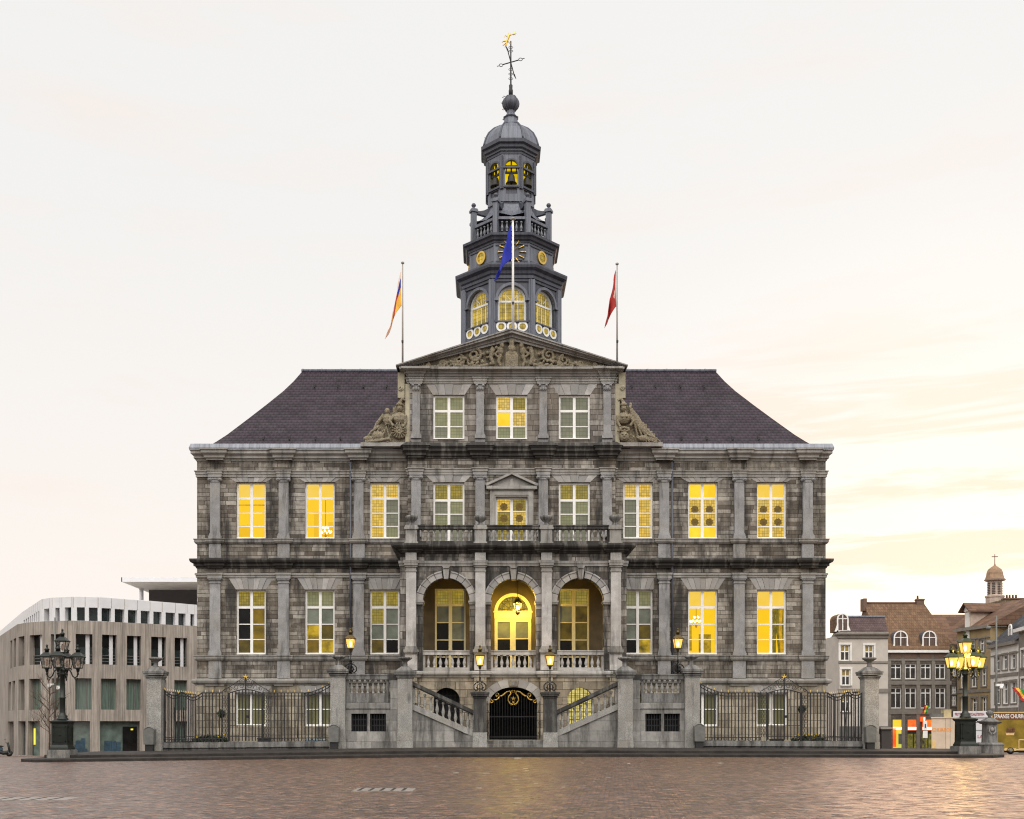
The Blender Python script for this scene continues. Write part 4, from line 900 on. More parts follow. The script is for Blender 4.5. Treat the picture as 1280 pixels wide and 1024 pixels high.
# ================================================================== double staircase in front of the arcade
stair=thing('staircase','grey granite double staircase with balustrades and urn topped piers below the arcade','staircase',(0,47.3,.2),None,True)
def pier(parent,x,y,z0,zc,half=.305,mat='granite',name='pier',fin=True,world=True):
    m=MB(); m.box(x-half,x+half,y-half,y+half,z0+.62,zc-.30); o=m.build(name,M[mat],parent)
    m=MB(); h=half+.03; m.box(x-h,x+h,y-h,y+h,z0-.4,z0+.30); m.box(x-h+.012,x+h-.012,y-h+.012,y+h-.012,z0+.305,z0+.62); m.build('base',M[mat],o)
    m=MB(); 
    for a,z in ((.03,-.30),(.06,-.24),(.12,-.15),(.14,-.07)):
        m.box(x-half-a,x+half+a,y-half-a,y+half+a,zc+z,zc+z+(.06 if z<-.2 else .085))
    m.taper(x,y,zc+.015,zc+.20,half+.08,half+.08,.16,.16); m.build('cap',M['granite_dark'],o)
    if fin:
        m=MB(); m.lathe([(.15,.19),(.10,.25),(.085,.36),(.11,.42),(.24,.50),(.29,.53),(.29,.58),(.25,.60),(.16,.60)],(x,y,zc),16); m.build('finial',M['granite_dark'],o)
    return o
FT=Frame(0,47.0)
bm_s=baluster_mesh(.58,.062,10,'granite')
for sg in (-1,1):
    xa,xb=sg*7.40,sg*4.60
    pier(stair,xa,47.0,pz(xa),3.46); pier(stair,xb,47.0,pz(xb),3.40)
    a,b=sorted((xa,xb)); a+=.305; b-=.305
    c0=sg*6.16; hs=[(c0-.70,c0-.03,.88,1.63),(c0+.03+.05,c0+.75,.88,1.63)]
    m=MB(); m.wall(FT,a,b,-.4,2.08,hs,.08,.22); m.fbox(FT,a-.0,b+.0,-3.0,-.20,-.4,.6)
    i0,i1=sorted((sg*4.92,sg*5.22)); m.fbox(FT,i0,i1,.0,.14,-.4,3.02)
    m.fbox(FT,a,b,.07,.11,-.4,.50); m.fbox(FT,a,b,.07,.13,-.4,.24)
    m.fbox(FT,min(sg*5.24,sg*7.08),max(sg*5.24,sg*7.08),.07,.12,1.84,2.04)
    m.fbox(FT,a,b,-3.0,-2.9,0,2.0); o=m.build('terrace_wall',M['granite_wall'],stair)
    for k,(u0,u1,z0,z1) in enumerate(hs):
        m=MB(); m.fbox(FT,u0-.02,u1+.02,-.24,-.20,z0-.02,z1+.02); w=m.build('cellar_window',M['dark'],o)
        m=MB(); 
        for j in range(6): uu=u0+(u1-u0)*(j+.5)/6; m.fbox(FT,uu-.014,uu+.014,-.06,-.03,z0,z1)
        for zz in (z0+.25,z0+.5): m.fbox(FT,u0,u1,-.065,-.025,zz-.012,zz+.012)
        m.build('grille',M['iron'],w)
    m=MB(); m.fbox(FT,a,b,-2.95,.06,1.98,2.07); m.build('terrace_floor',M['granite_dark'],stair)
    ua,ub=sorted((sg*5.30,sg*7.08))
    balustrade(FT,ua,ub,2.09,2.48,3.06,3.28,.04,7,'granite_dark','granite',stair,.075,.30,'terrace_balustrade',bm_s)
    m=MB(); ua,ub=sorted((sg*4.92,sg*5.30)); m.fbox(FT,ua,ub,-.28,.06,3.02,3.28); m.build('balustrade_block',M['rail'],stair)
    # raking parapet from the newel up to the pier
    xn=sg*1.47; u0,u1=abs(xn)+.30,abs(xb)-.305
    zr=lambda u:1.78+(u-u0)*(2.98-1.78)/(u1-u0)       # top of rail
    zb=lambda u:.93+(u-u0)*(2.05-.93)/(u1-u0)         # foot of balusters
    pl=lambda pts:[(sg*u,z) for u,z in (pts if sg>0 else pts[::-1])]
    m=MB(); m.prism(FT,pl([(u0,-.4),(u1,-.4),(u1,zb(u1)-.24),(u0,zb(u0)-.24)]),-.24,.06)
    m.fbox(FT,min(sg*u0,sg*u1),max(sg*u0,sg*u1),-.2,.10,-.4,.72); m.fbox(FT,min(sg*u0,sg*u1),max(sg*u0,sg*u1),-.2,.12,-.4,.30)
    o=m.build('parapet',M['granite_wall'],stair)
    m=MB(); m.prism(FT,pl([(u0,zb(u0)-.26),(u1,zb(u1)-.26),(u1,zb(u1)),(u0,zb(u0))]),-.28,.12); m.build('coping',M['granite'],o)
    m=MB(); m.prism(FT,pl([(u0-.02,zr(u0)-.16),(u1,zr(u1)-.16),(u1,zr(u1)),(u0-.02,zr(u0))]),-.28,.12); m.prism(FT,pl([(u0-.02,zr(u0)-.22),(u1,zr(u1)-.22),(u1,zr(u1)-.158),(u0-.02,zr(u0)-.158)]),-.22,.06); m.build('handrail',M['rail'],o)
    bl=baluster_mesh(.68,.062,10,'granite')
    for k in range(9):
        u=u0+.08+(u1-u0-.2)*(k+.5)/9; link('baluster',bl,o,(sg*u,47.08,zb(u)-.05))
    m=MB(); x=sg*u0; m.box(min(x,x+sg*.1),max(x,x+sg*.1),46.99,47.2,zb(u0),zr(u0)-.15); m.build('half_baluster',M['granite'],o); m=MB(); m.box(min(sg*u1,sg*(u1-.1)),max(sg*u1,sg*(u1-.1)),46.99,47.2,zb(u1),zr(u1)-.15); m.build('half_baluster',M['granite'],o)
    # newel
    x=xn; m=MB(); m.box(x-.27,x+.27,46.73,47.27,.84,2.28); o=m.build('newel',M['rail'],stair)
    m=MB(); m.box(x-.31,x+.31,46.69,47.31,-.3,.44); m.box(x-.298,x+.298,46.702,47.298,.445,.84); m.build('base',M['granite'],o)
    m=MB(); m.box(x-.30,x+.30,46.70,47.30,2.28,2.36); m.box(x-.37,x+.37,46.63,47.37,2.36,2.45); m.box(x-.40,x+.40,46.60,47.40,2.45,2.52); m.build('cap',M['rail'],o)
    # the flight itself
    m=MB()
    for k in range(13):
        x0=sg*(1.78+k*.20); x1=sg*4.88; m.box(min(x0,x1),max(x0,x1),47.27,49.2,.2+k*.145,.2+(k+1)*.145)
    m.build('flight',M['granite_dark'],stair)
m=MB(); m.box(-1.19,1.19,46.72,48.9,-.2,.34); m.box(-1.17,1.17,47.05,49.0,.34,.50); m.build('door_step',M['granite_dark'],stair)
# ---------- iron gate with gilded scroll in the dark doorway
gate=thing('iron_gate','black iron gate with gilded scrollwork in the arched basement doorway','gate',(0,49.7,.5),None,True)
FG=Frame(0,49.72)
m=MB()
for k in range(-8,9):
    u=k*.12; m.fbox(FG,u-.011,u+.011,-.011,.011,.52,2.1+.55*math.sqrt(max(0,1-(u/1.06)**2)))
m.fbox(FG,-1.04,1.04,-.015,.015,.6,.65); m.fbox(FG,-1.04,1.04,-.015,.015,1.5,1.54); m.build('grille',M['iron'],gate)
m=MB()
for sg in (-1,1):
    q=lambda u,z:FG.p(sg*u,.05,z)
    def curl(u,z,r,turns,a0,hd,r0=.035,r1=.018): m.tube([q(u+r*(1-.75*t/17)*math.cos(a0+hd*turns*2*PI*t/17),z+r*(1-.75*t/17)*math.sin(a0+hd*turns*2*PI*t/17)) for t in range(18)],r0,6,0,r1)
    m.tube([q(.08,2.02),q(.16,2.12),q(.24,2.25),q(.20,2.42),q(.10,2.56),q(.16,2.66),q(.30,2.62),q(.42,2.50),q(.52,2.44),q(.64,2.44)],.036,6)
    m.tube([q(.02,2.58),q(.08,2.66),q(.02,2.70)],.03,6); curl(.05,2.10,.07,.9,PI/2,1)
    curl(.70,2.50,.10,1.1,-PI/2,1); m.tube([q(.62,2.44),q(.66,2.32),q(.78,2.26),q(.92,2.28)],.033,6); curl(.95,2.20,.09,1.2,PI/2,-1)
    for k in range(5): m.tube([q(.34+.04*k,2.55-.035*k),q(.40+.05*k,2.60-.045*k)],.018,5)
for k in range(5):
    a=PI/2+2*PI*k/5; m.tube([FG.p(0,.06,2.32),FG.p(.10*math.cos(a),.06,2.32+.10*math.sin(a))],.035,5,0,.01)
m.build('gilded_scroll',M['gold'],gate)
for sg in (-1,1):
    m=MB(); x=sg*1.16; m.tube([FG.p(x,.35,.55),FG.p(x,.35,2.2)],.018,6)
    for z in (.8,1.25,1.75): m.tube([FG.p(x+.06*math.cos(t*PI/5),.35,z+.06*math.sin(t*PI/5)) for t in range(11)],.012,5)
    m.build('side_bar',M['iron'],gate)
# ---------- lanterns on newels and terrace rails
def lantern_head(root,lit,zg,s=1.0,glass=None,metal='iron',x=0,y=0,hang=False):
    """tapered four sided lantern: z0 foot of glass"""
    hb,ht,gh=.11*s,.17*s,.34*s
    m=MB(); 
    for sx,sy in ((-1,-1),(1,-1),(1,1),(-1,1)): m.tube([(x+sx*hb,y+sy*hb,zg),(x+sx*ht,y+sy*ht,zg+gh)],.014*s,4)
    m.box(x-hb-.01,x+hb+.01,y-hb-.01,y+hb+.01,zg-.035*s,zg); m.taper(x,y,zg+gh,zg+gh+.03*s,ht+.03*s,ht+.03*s,ht+.035*s,ht+.035*s); m.taper(x,y,zg+gh+.03*s,zg+gh+.17*s,ht+.03*s,ht+.03*s,.075*s,.075*s)
    m.lathe([(.07*s,0),(.07*s,.08*s),(.10*s,.10*s),(.04*s,.15*s),(.03*s,.20*s),(.045*s,.23*s),(.01*s,.28*s)],(x,y,zg+gh+.165*s),8)
    m.lathe([(.02*s,-.17*s),(.05*s,-.13*s),(.06*s,-.07*s),(.09*s,-.03*s)],(x,y,zg),8)
    o=m.build('lantern',M[metal],root)
    g=MB(); b=.008
    vs=[(x+sx*(h-b),y+sy*(h-b),z) for h,z in ((hb,zg+.005),(ht,zg+gh-.005)) for sx,sy in ((-1,-1),(1,-1),(1,1),(-1,1))]
    g.add(vs,[(0,1,5,4),(1,2,6,5),(2,3,7,6),(3,0,4,7)]); g.closed=False; g.build('pane',M['lamp_lit' if lit==2 else 'lamp_glass'],o)
    f=MB(); f.lathe([(.015*s,0),(.05*s,.06*s),(.055*s,.12*s),(.02*s,.22*s)],(x,y,zg+.05*s),8); f.build('mantle',M['bulb' if lit else 'flag_white'],o)
    return o
def wall_lantern(label,loc,h):
    r=thing('lantern_post',label,'lantern',loc,'lit lanterns beside the staircase')
    m=MB(); m.tube([(0,0,.05),(0,0,h)],.022,6); m.lathe([(.04,0),(.03,.05),(.05,.08),(.03,.12)],(0,0,h*.55),8); m.build('post',M['iron'],r)
    m=MB(); m.box(-.25,.25,-.16,.16,0,.03)
    for a in range(4):
        c,s=math.cos(a*PI/2),math.sin(a*PI/2)
        pts=[(.05,.42),(.16,.40),(.25,.30),(.25,.16),(.17,.07),(.09,.10),(.10,.19),(.17,.20)]; m.tube([(q*c,q*s,z) for q,z in pts],.027,5); m.tube([(q*math.cos(a*PI/2+PI/4),q*math.sin(a*PI/2+PI/4),z) for q,z in ((.04,.36),(.12,.33),(.17,.22),(.12,.12),(.05,.16))],.018,4)
        m.tube([(.0,.0,.5),(.10*c,.10*s,.46),(.14*c,.14*s,.50)],.015,5)
    m.build('scroll_base',M['iron'],r)
    o=lantern_head(r,2,h+.16,1.08,metal='lamp_gold'); return r
M['lamp_gold']=m_plain('brassy lantern metal',(.10,.07,.025),.4,.7,.3,6)
LP=[]
for label,loc,h in (('brass lantern on scroll base on left newel of the basement doorway',(-1.47,47,2.52),.98),('brass lantern on scroll base on right newel of the basement doorway',(1.47,47,2.52),.98),
                    ('brass lantern standing on left terrace balustrade before the third window',(-6.92,47.15,3.285),.95),('brass lantern standing on right terrace balustrade before the chandelier window',(6.86,47.15,3.285),.95)):
    wall_lantern(label,loc,h); LP.append((loc[0],loc[1],loc[2]+h+.40))
# slab the side lanterns rest on is the rail itself. hanging lamp in the loggia
hl=thing('hanging_lantern','glowing lantern hung in the middle arch of the loggia','lantern',(.22,50.6,6.15))
m=MB(); m.tube([(0,0,.78),(0,0,1.99)],.012,5); m.build('chain',M['iron'],hl)
m=MB()
for k in range(6):
    a=k*PI/3; m.tube([(.10*math.cos(a),.10*math.sin(a),.1),(.17*math.cos(a),.17*math.sin(a),.5),(.04*math.cos(a),.04*math.sin(a),.78)],.016,5)
m.lathe([(.02,-.04),(.09,.02),(.11,.10)],(0,0,0),8); m.lathe([(.19,0),(.2,.04),(.05,.2)],(0,0,.5),6); m.build('cage',M['lamp_gold'],hl)
m=MB()
for k in range(3): a=k*2*PI/3; m.lathe([(.02,0),(.04,.06),(.035,.14),(.01,.2)],(.06*math.cos(a),.06*math.sin(a),.2),7)
m.build('candle',M['bulb'],hl)
# ================================================================== outer piers, fences
for label,x in (('tall granite pier with dish finial ending the left railing beside a bin',-15.07),('tall granite pier with dish finial ending the right railing beside the cream corner house',14.87)):
    r=thing('stone_pier',label,'pier',(x,47,pz(x)),'granite piers at the ends of the railings')
    pier(r,0,0,0,3.38-pz(x)+.0,.30,'granite','pier')
SPK=MB(); SPK.lathe([(.010,0),(.022,.03),(.015,.07),(.002,.15)],(0,0,0),6); SPK=SPK.mesh('spearhead',M['gold'])
def spike(m,x,y,z): link('spearhead',SPK,m,(x,y,z))
def fence(sg,label):
    r=thing('iron_fence',label,'fence',(sg*11.2,47,pz(sg*11.2)),'iron railings along the forecourt',True)
    x0,x1=sg*7.72,sg*14.74
    m=MB(); 
    for z0,z1,d in ((-.5,.30,.10),(.301,.42,.20),(.421,.52,.14)):
        n=6
        for k in range(n):
            a=x0+(x1-x0)*k/n; b=x0+(x1-x0)*(k+1)/n; zz=zoff((a+b)/2)*.75; m.box(min(a,b)+.002,max(a,b)-.002,47-d,47+d,z0+zz,z1+zz)
    m.build('plinth',M['granite_dark'],r)
    top=lambda u:2.50+.42*max(0,(1-(u-7.72)/1.15))**1.8 if u<8.87 else 2.50
    g0,g1=10.58,12.02     # gate
    n=48
    def zt(u):
        if u>13.15: 
            t=(u-13.15)/1.59*2; return 2.48-.20*math.sin(PI*(t%1.0))+.16*(t/2)
        return top(u)
    for a,b in ((7.72,g0-.26),(g1+.26,14.74)):
        m=MB(); sps=[]
        for k in range(n+1):
            u=7.80+k*(14.70-7.80)/n
            if not a<u<b: continue
            x=sg*u; zz=zt(u); m.fbox(Frame(0,47),x-.019,x+.019,-.019,.019,.52+zoff(x)*.7,zz); sps.append((x,zz))
        NN=26
        for off in (0,-.13): m.tube([(sg*(a+(b-a)*i/NN),47,zt(a+(b-a)*i/NN)+off) for i in range(NN+1)],.020 if b<12 or off else .026,5)
        m.tube([(sg*a,47,.66+zoff(sg*a)*.7),(sg*b,47,.66+zoff(sg*b)*.7)],.018,5)
        nn=int((b-a)/.2)
        for i in range(nn):
            u=a+(b-a)*(i+.5)/nn; m.tube([(sg*u+.075*math.cos(t*PI/4),47,.60+zoff(sg*u)*.7+.075*math.sin(t*PI/4)) for t in range(9)],.011,4)
        for u in (9.1,13.4,13.9,14.3):
            if a<u<b: m.tube([(sg*u,47.0,1.9),(sg*(u+.12),47.55,.6)],.016,5)
        rl=m.build('railing',M['iron'],r)
        for x,zz in sps[::2]: spike(rl,x,47,zz-.01)
    # scroll pilasters and gate
    for c in (g0-.14,g1+.14):
        m=MB()
        for s in (-.12,.12): m.fbox(Frame(0,47),sg*c+s-.014,sg*c+s+.014,-.014,.014,.5+zoff(sg*c)*.7,2.55)
        for i in range(9):
            z=.72+i*.2; 
            for s in (-1,1): m.tube([(sg*c+s*(.055+.05*math.cos(t*PI/4)),47,z+.085*math.sin(t*PI/4)) for t in range(9)],.011,4)
        m.build('scroll_panel',M['iron'],r)
    gt=MB()
    for k in range(11):
        u=g0+.03+(g1-g0-.06)*k/10; wd=.03 if k in (0,5,10) else .018; gt.fbox(Frame(0,47),sg*u-wd,sg*u+wd,-.014,.014,.56+zoff(sg*u)*.7,2.5+.16*math.sin(PI*k/10)+(.55 if k==5 else 0))
    cz=(g0+g1)/2
    for z in (.68,1.12): gt.tube([(sg*g0,47,z),(sg*g1,47,z)],.018,5)
    gt.tube([(sg*(g0+(g1-g0)*i/12),47,2.48+.16*math.sin(PI*i/12)) for i in range(13)],.022,5)
    gt.box(sg*cz-.0,sg*cz+.11,46.96,47.04,1.45,1.56)
    go=gt.build('gate',M['iron'],r)
    ov=MB(); rr=random.Random(5)
    for s in (-1,1):
        for (du,dz,q,tn) in ((.18,.22,.13,1.3),(.42,.16,.12,-1.3),(.64,.10,.10,1.2),(.86,.06,.08,-1.2),(.30,.36,.09,1.2),(.10,.46,.08,-1.1)):
            ov.tube([(sg*cz+s*(du+q*(1-.7*t/14)*math.cos(tn*2*PI*t/14)),47,2.62+dz-.05+q*(1-.7*t/14)*math.sin(tn*2*PI*t/14)) for t in range(15)],.014,4)
        ov.tube([(sg*cz+s*1.0,47,2.56),(sg*cz+s*.6,47,2.80),(sg*cz+s*.3,47,3.0),(sg*cz+s*.06,47,3.16)],.014,4)
    ov.build('overthrow',M['iron'],go)
    st=MB()
    for k in range(5): a=PI/2+2*PI*k/5; st.tube([(sg*cz,47,3.17),(sg*cz+.12*math.cos(a),47,3.17+.12*math.sin(a))],.03,5,0,.008)
    st.build('star',M['gold'],go)
    # return railing running back to the corner of the hall
    m=MB(); xr=sg*14.95; sps=[]
    for k in range(19):
        y=47.42+k*.31; m.box(xr-.012,xr+.012,y-.012,y+.012,.4,2.58); sps.append(y)
    for z in (.62,2.46,2.58): m.tube([(xr,47.3,z),(xr,53.1,z)],.018,5)
    m.box(xr-.1,xr+.1,47.35,53.1,-.6,.42)
    m=m.build('return_railing',M['iron'],r)
    for y in sps: spike(m,xr,y,2.58)
fence(-1,'black iron railing with scrolled gate and gilt spikes left of the staircase'); fence(1,'black iron railing with scrolled gate and gilt spikes right of the staircase')
m=MB(); m.box(-15.2,15.2,47.5,53.3,-.8,.14); o=structure('forecourt',m,M['granite_dark'])
# ---------- bins
def bin_(label,x,y):
    r=thing('litter_bin',label,'litter bin',(x,y,pz(x)),'grey litter bins fixed to the piers')
    m=MB(); m.prism(Frame(0,0),[(-.20,.28),(.20,.28),(.22,.90),(-.22,.90)],-.17,.17); m.build('body',M['bin'],r)
    m=MB(); n=8; m.tube([(-.22+.44*i/n,-.1,.90+.11*math.sin(PI*i/n)) for i in range(n+1)],.018,5); m.tube([(-.22+.44*i/n,.1,.90+.11*math.sin(PI*i/n)) for i in range(n+1)],.018,5)
    m.prism(Frame(0,0),[(-.22,.90)]+[(-.22+.44*i/n,.92+.10*math.sin(PI*i/n)) for i in range(n+1)]+[(.22,.90)],-.09,.09); m.build('hood',M['bin'],r)
    m=MB(); m.box(-.16,.16,-.12,.12,-.05,.28); m.build('stand',M['planter'],r)
bin_('grey litter bin at the foot of the far left pier',-15.17,46.46); bin_('grey litter bin at the foot of the pier left of the staircase',-7.52,46.45); bin_('grey litter bin at the foot of the pier right of the staircase',7.62,46.45); bin_('grey litter bin at the foot of the far right pier',14.72,46.48)
# ---------- planters and clipped standards behind the railings
def leaves(m,c,rad,n,size,seed,mi=0,flat=1.0):
    rr=random.Random(seed)
    for _ in range(n):
        d=Vector((rr.gauss(0,1),rr.gauss(0,1),rr.gauss(0,1))); d.normalize(); q=rr.uniform(.55,1.05)
        p=Vector((c[0]+d.x*rad[0]*q,c[1]+d.y*rad[1]*q,c[2]+d.z*rad[2]*q))
        a=Vector((rr.uniform(-1,1),rr.uniform(-1,1),rr.uniform(-.6,1))).normalized()*size*rr.uniform(.6,1.3); b=a.cross(Vector((rr.uniform(-1,1),rr.uniform(-1,1),rr.uniform(-1,1)))).normalized()*size*.4
        m.add([p-a*.5,p+b,p+a,p-b],[(0,1,2,3)],mi)
def trough(label,x,y,w,flowers,seed):
    r=thing('flower_trough',label,'planter',(x,y,.14),None)
    m=MB(); m.taper(0,0,0,.26,w*.42,.22,w*.5,.28); m.build('trough',M['planter'],r)
    m=MB(); leaves(m,(0,0,.36),(w*.52,.28,.22),700,.09,seed); m.closed=False; m.build('foliage',M['leaf'],r)
    m=MB(); rr=random.Random(seed)
    for k in range(flowers): m.sphere((rr.uniform(-.48,.48)*w,rr.uniform(-.3,0),.50+rr.uniform(-.06,.14)),.04,1,1,.8,6)
    m.build('blossom',M['flower'],r)
trough('long trough of yellow flowers behind the right railing',12.55,47.75,1.45,22,3); trough('low dark flower trough behind the left railing',-13.0,47.75,1.5,7,4)
def standard(label,x,y,zb,seed,rad):
    r=thing('topiary_tree',label,'topiary',(x,y,.14),None)
    m=MB(); m.tube([(0,0,.2),(.01,0,zb)],.02,6); m.build('trunk',M['bark'],r); m=MB(); m.taper(0,0,0,.25,.15,.15,.18,.18); m.build('pot',M['planter'],r)
    m=MB(); leaves(m,(0,0,zb),(rad,rad,rad),420,.06,seed); m.closed=False; m.build('crown',M['leaf'],r)
standard('small ball topiary behind the left railing',-12.7,48.6,1.5,1,.17); standard('small ball topiary behind the right railing',12.5,48.6,1.7,2,.17)
for label,x,y,w,h,mt in (('black window box below the gate window on the left',-11.55,52.2,.55,.42,'planter'),('pale blue box below the basement window nearest the left terrace',-9.15,52.3,.95,.36,'pale_box'),('small black box beside the right terrace',8.35,48.4,.50,.34,'planter'),('black box standing below the right gate window',11.35,48.4,.52,.40,'planter')):
    r=thing('plant_box',label,'planter',(x,y,.14)); m=MB(); m.taper(0,0,0,h,w*.46,.18,w*.5,.2); m.build('box',M[mt],r)
    m=MB(); m.box(-w*.52,w*.52,-.22,.22,h-.05,h); m.box(-w*.47,w*.47,-.185,.185,h,h+.01); m.build('rim',M[mt],r)
# ================================================================== candelabra
def candelabra(label,loc,lit,rot):
    r=thing('street_lamp',label,'street lamp',loc,'five armed street lamps')
    m=MB(); m.box(-.42,.42,-.42,.42,-.15,.20); m.box(-.395,.395,-.395,.395,.20,.215); m.build('plinth',M['granite_dark'],r)
    m=MB(); m.taper(0,0,.215,.30,.345,.345,.335,.335); m.taper(0,0,.30,.40,.32,.32,.29,.29); m.taper(0,0,.40,1.18,.292,.292,.285,.285)
    for a in range(4):
        F=Frame(0,0,a*PI/2)
        for (p,q,z0,z1) in ((-.24,-.205,.50,1.08),(.205,.24,.50,1.08),(-.24,.24,.50,.54),(-.24,.24,1.04,1.08)): m.fbox(F,p,q,.28,.308,z0,z1)
        m.lathe([(.05,0),(.05,.01)],F.p(0,.30,.75),8)
    m.taper(0,0,1.18,1.24,.31,.31,.34,.34); m.taper(0,0,1.24,1.28,.35,.35,.35,.35); m.taper(0,0,1.28,1.33,.30,.30,.20,.20); m.build('pedestal',M['green_iron'],r)
    m=MB(); m.lathe([(.21,1.32),(.22,1.36),(.17,1.40),(.19,1.46),(.12,1.52),(.105,1.6),(.105,2.1),(.118,2.12),(.118,2.16),(.10,2.18),(.085,2.95),(.12,2.98),(.13,3.04),(.10,3.08),(.16,3.14),(.14,3.22),(.06,3.28),(.045,3.62),(.06,3.66)],(0,0,0),14); m.build('post',M['green_iron'],r)
    for k in range(4):
        a=rot+k*PI/2; c,s=math.cos(a),math.sin(a); m=MB()
        pts=[(.08,3.12),(.20,3.20),(.30,3.12),(.36,2.96),(.44,2.88),(.53,2.93),(.56,3.04),(.56,3.14)]
        m.tube([(q*c,q*s,z) for q,z in pts],.026,6); m.tube([(q*c,q*s,z) for q,z in ((.2,3.2),(.28,3.26),(.34,3.2),(.3,3.14))],.016,5); m.tube([(q*c,q*s,z) for q,z in ((.42,2.9),(.47,2.80),(.53,2.80),(.55,2.88))],.016,5)
        m.lathe([(.02,2.98),(.05,3.02),(.03,3.08)],(.56*c,.56*s,0),8); m.build('arm',M['green_iron'],r)
        o=lantern_head(r,lit,3.26,1.1,metal='green_iron' if not lit else 'lamp_green',x=.56*c,y=.56*s)
    lantern_head(r,lit,3.84,1.1,metal='green_iron' if not lit else 'lamp_green')
    return r
M['lamp_green']=m_plain('lamplit green iron',(.03,.04,.015),.35,.4,.3,6)  # lit copy of the lantern iron, lamp glow put into its colour
x=-16.94; candelabra('five lantern street lamp standing unlit before the concrete office block',(x,41.55,pz(x)-.02),0,.08)
x=17.35; candelabra('five lantern street lamp with all its lanterns glowing',(x,43.4,pz(x)-.02),2,.10)
# ================================================================== flags
def flag(name_label,x,y,z,hoist,drop,out,mats,cell,loc_label=None,folds=.10,seed=0,cat='flag'):
    """limp flag: hoist edge on the pole, cloth hanging in folds"""
    m=MB(); NS,NT=26,22; vs=[]
    for i in range(NS+1):
        s=i/NS
        for j in range(NT+1):
            t=j/NT      # 0 top of hoist
            pinch=1-s**.8*.25
            xx=-out*(s**.9)*(.55+.45*t)*1.0-.02*math.sin(s*9+t*4)
            zz=-hoist*t*pinch-drop*s*(1-.06*t)-.05*s*math.sin(t*6)
            yy=folds*math.sin(s*7.5+seed+1.5*t)*s**.5*(.5+.5*t)+.04*math.sin(t*9+s*5)*s
            vs.append((xx,yy,zz))
    b=NT+1
    for i in range(NS):
        for j in range(NT): m.add([vs[i*b+j],vs[(i+1)*b+j],vs[(i+1)*b+j+1],vs[i*b+j+1]],[(0,1,2,3)],cell((i+.5)/NS,(j+.5)/NT),True)
    m.closed=False
    me=m.mesh('flag',[M[k] for k in mats]); bm=bmesh.new(); bm.from_mesh(me); bmesh.ops.remove_doubles(bm,verts=bm.verts,dist=1e-5); bm.to_mesh(me); bm.free()
    o=link('flag',me,None,(x,y,z)); md=o.modifiers.new('cloth','SOLIDIFY'); md.thickness=.012
    return tag(o,name_label,cat,'flags flying from the hall roof')
def flagpole(label,x,y,z0,z1,r,mat):
    t=thing('flagpole',label,'flagpole',(x,y,z0),'flagpoles on the hall roof')
    m=MB(); m.tube([(0,0,-.3),(0,0,z1-z0)],r,8,0,r*.6); m.build('pole',M[mat],t); m=MB(); m.lathe([(r*.6,0),(r*1.6,.03),(r*1.6,.08),(r*.5,.12)],(0,0,z1-z0),8); m.build('pole_cap',M['pole'],t)
    m=MB(); m.box(-.05,.05,-r-.05,-r+.0,1.2,1.3); m.build('cleat',M['iron'],t)
flagpole('white flagpole standing on the tip of the pediment',wx(641.2,52.9),52.9,19.8,25.0,.075,'pole_white')
flagpole('thin grey flagpole on the left end of the pediment',wx(503.3,53.2),53.2,18.1,23.05,.05,'pole')
flagpole('thin grey flagpole on the right end of the pediment',wx(771.4,53.2),53.2,18.1,23.0,.05,'pole')
flag('blue flag hanging in folds in front of the tower clock',wx(640.4,52.9)-.06,52.82,24.75,1.62,1.55,.78,['blue_flag','flag_yellow'],lambda s,t:0,seed=.5,folds=.26)
flag('white yellow and blue flag hanging limp on the left pole',wx(502.6,53.2)-.04,53.12,22.75,1.7,2.2,.74,['flag_white','blue_flag','flag_yellow','red_flag','flag_pale'],lambda s,t:(4 if s>.55 else (3 if .34<s<.5 and t>.15 else (0 if t<.22 else (1 if t<.52 else 2)))),folds=.22,seed=1.2)
flag('red flag with a white star hanging limp on the right pole',wx(770.7,53.2)-.04,53.12,22.75,1.75,1.65,.56,['red_flag','flag_white'],lambda s,t:1 if (s-.18)**2*2.2+(t-.55)**2<.014 else 0,seed=2.2,folds=.2)
# ================================================================== buildings around the square
M['conc']=m_concrete('ribbed concrete',(.14,.122,.105),(.45,.40,.35)); M['white_panel']=m_plain('white cladding',(.62,.62,.635),.5,0,.06,1.2)
M['off_glass']=m_pane('dark office glass',(.02,.03,.03)); M['off_green']=m_pane('greenish curtain glass',(.13,.18,.15),1); M['shop_glass']=m_pane('green tinted shop glass',(.12,.16,.14)); M['blue']=m_plain('blue display',(.02,.055,.085),.6,0,.5,3)
M['yellow_strip']=m_glow('yellow light strip',(.9,.75,.02),1.0); M['brown_wall']=m_plain('dark brown wall',(.05,.042,.038),.8,0,.2,1); M['soffit']=m_plain('beige soffit',(.40,.36,.31),.7,0,.1,1)
M['rooftile']=m_tiles('brown roof tiles',(.125,.072,.042),(.20,.12,.068),.26,.36,0,.75); M['rooftile2']=m_tiles('dark brown roof tiles',(.11,.065,.045),(.19,.11,.07),.9,.40,0,.75); M['mansard']=m_tiles('plum mansard slate',(.085,.055,.055),(.12,.08,.078),.25,.2,0,.65); M['dark_slate']=m_tiles('blue black slate',(.035,.036,.042),(.06,.06,.068),.3,.2,0,.6)
M['cream_wall']=m_plain('cream grey stucco',(.47,.43,.38),.8,0,.1,1.0); M['white_wall']=m_plain('white stucco',(.70,.68,.64),.8,0,.08,1.0); M['grey_brick']=m_blocks('grey brown brickwork',(.10,.085,.07),(.17,.145,.12),.5,.16,stain=.25,seed=2); M['ochre']=m_plain('ochre stucco',(.30,.22,.11),.85,0,.15,.8)
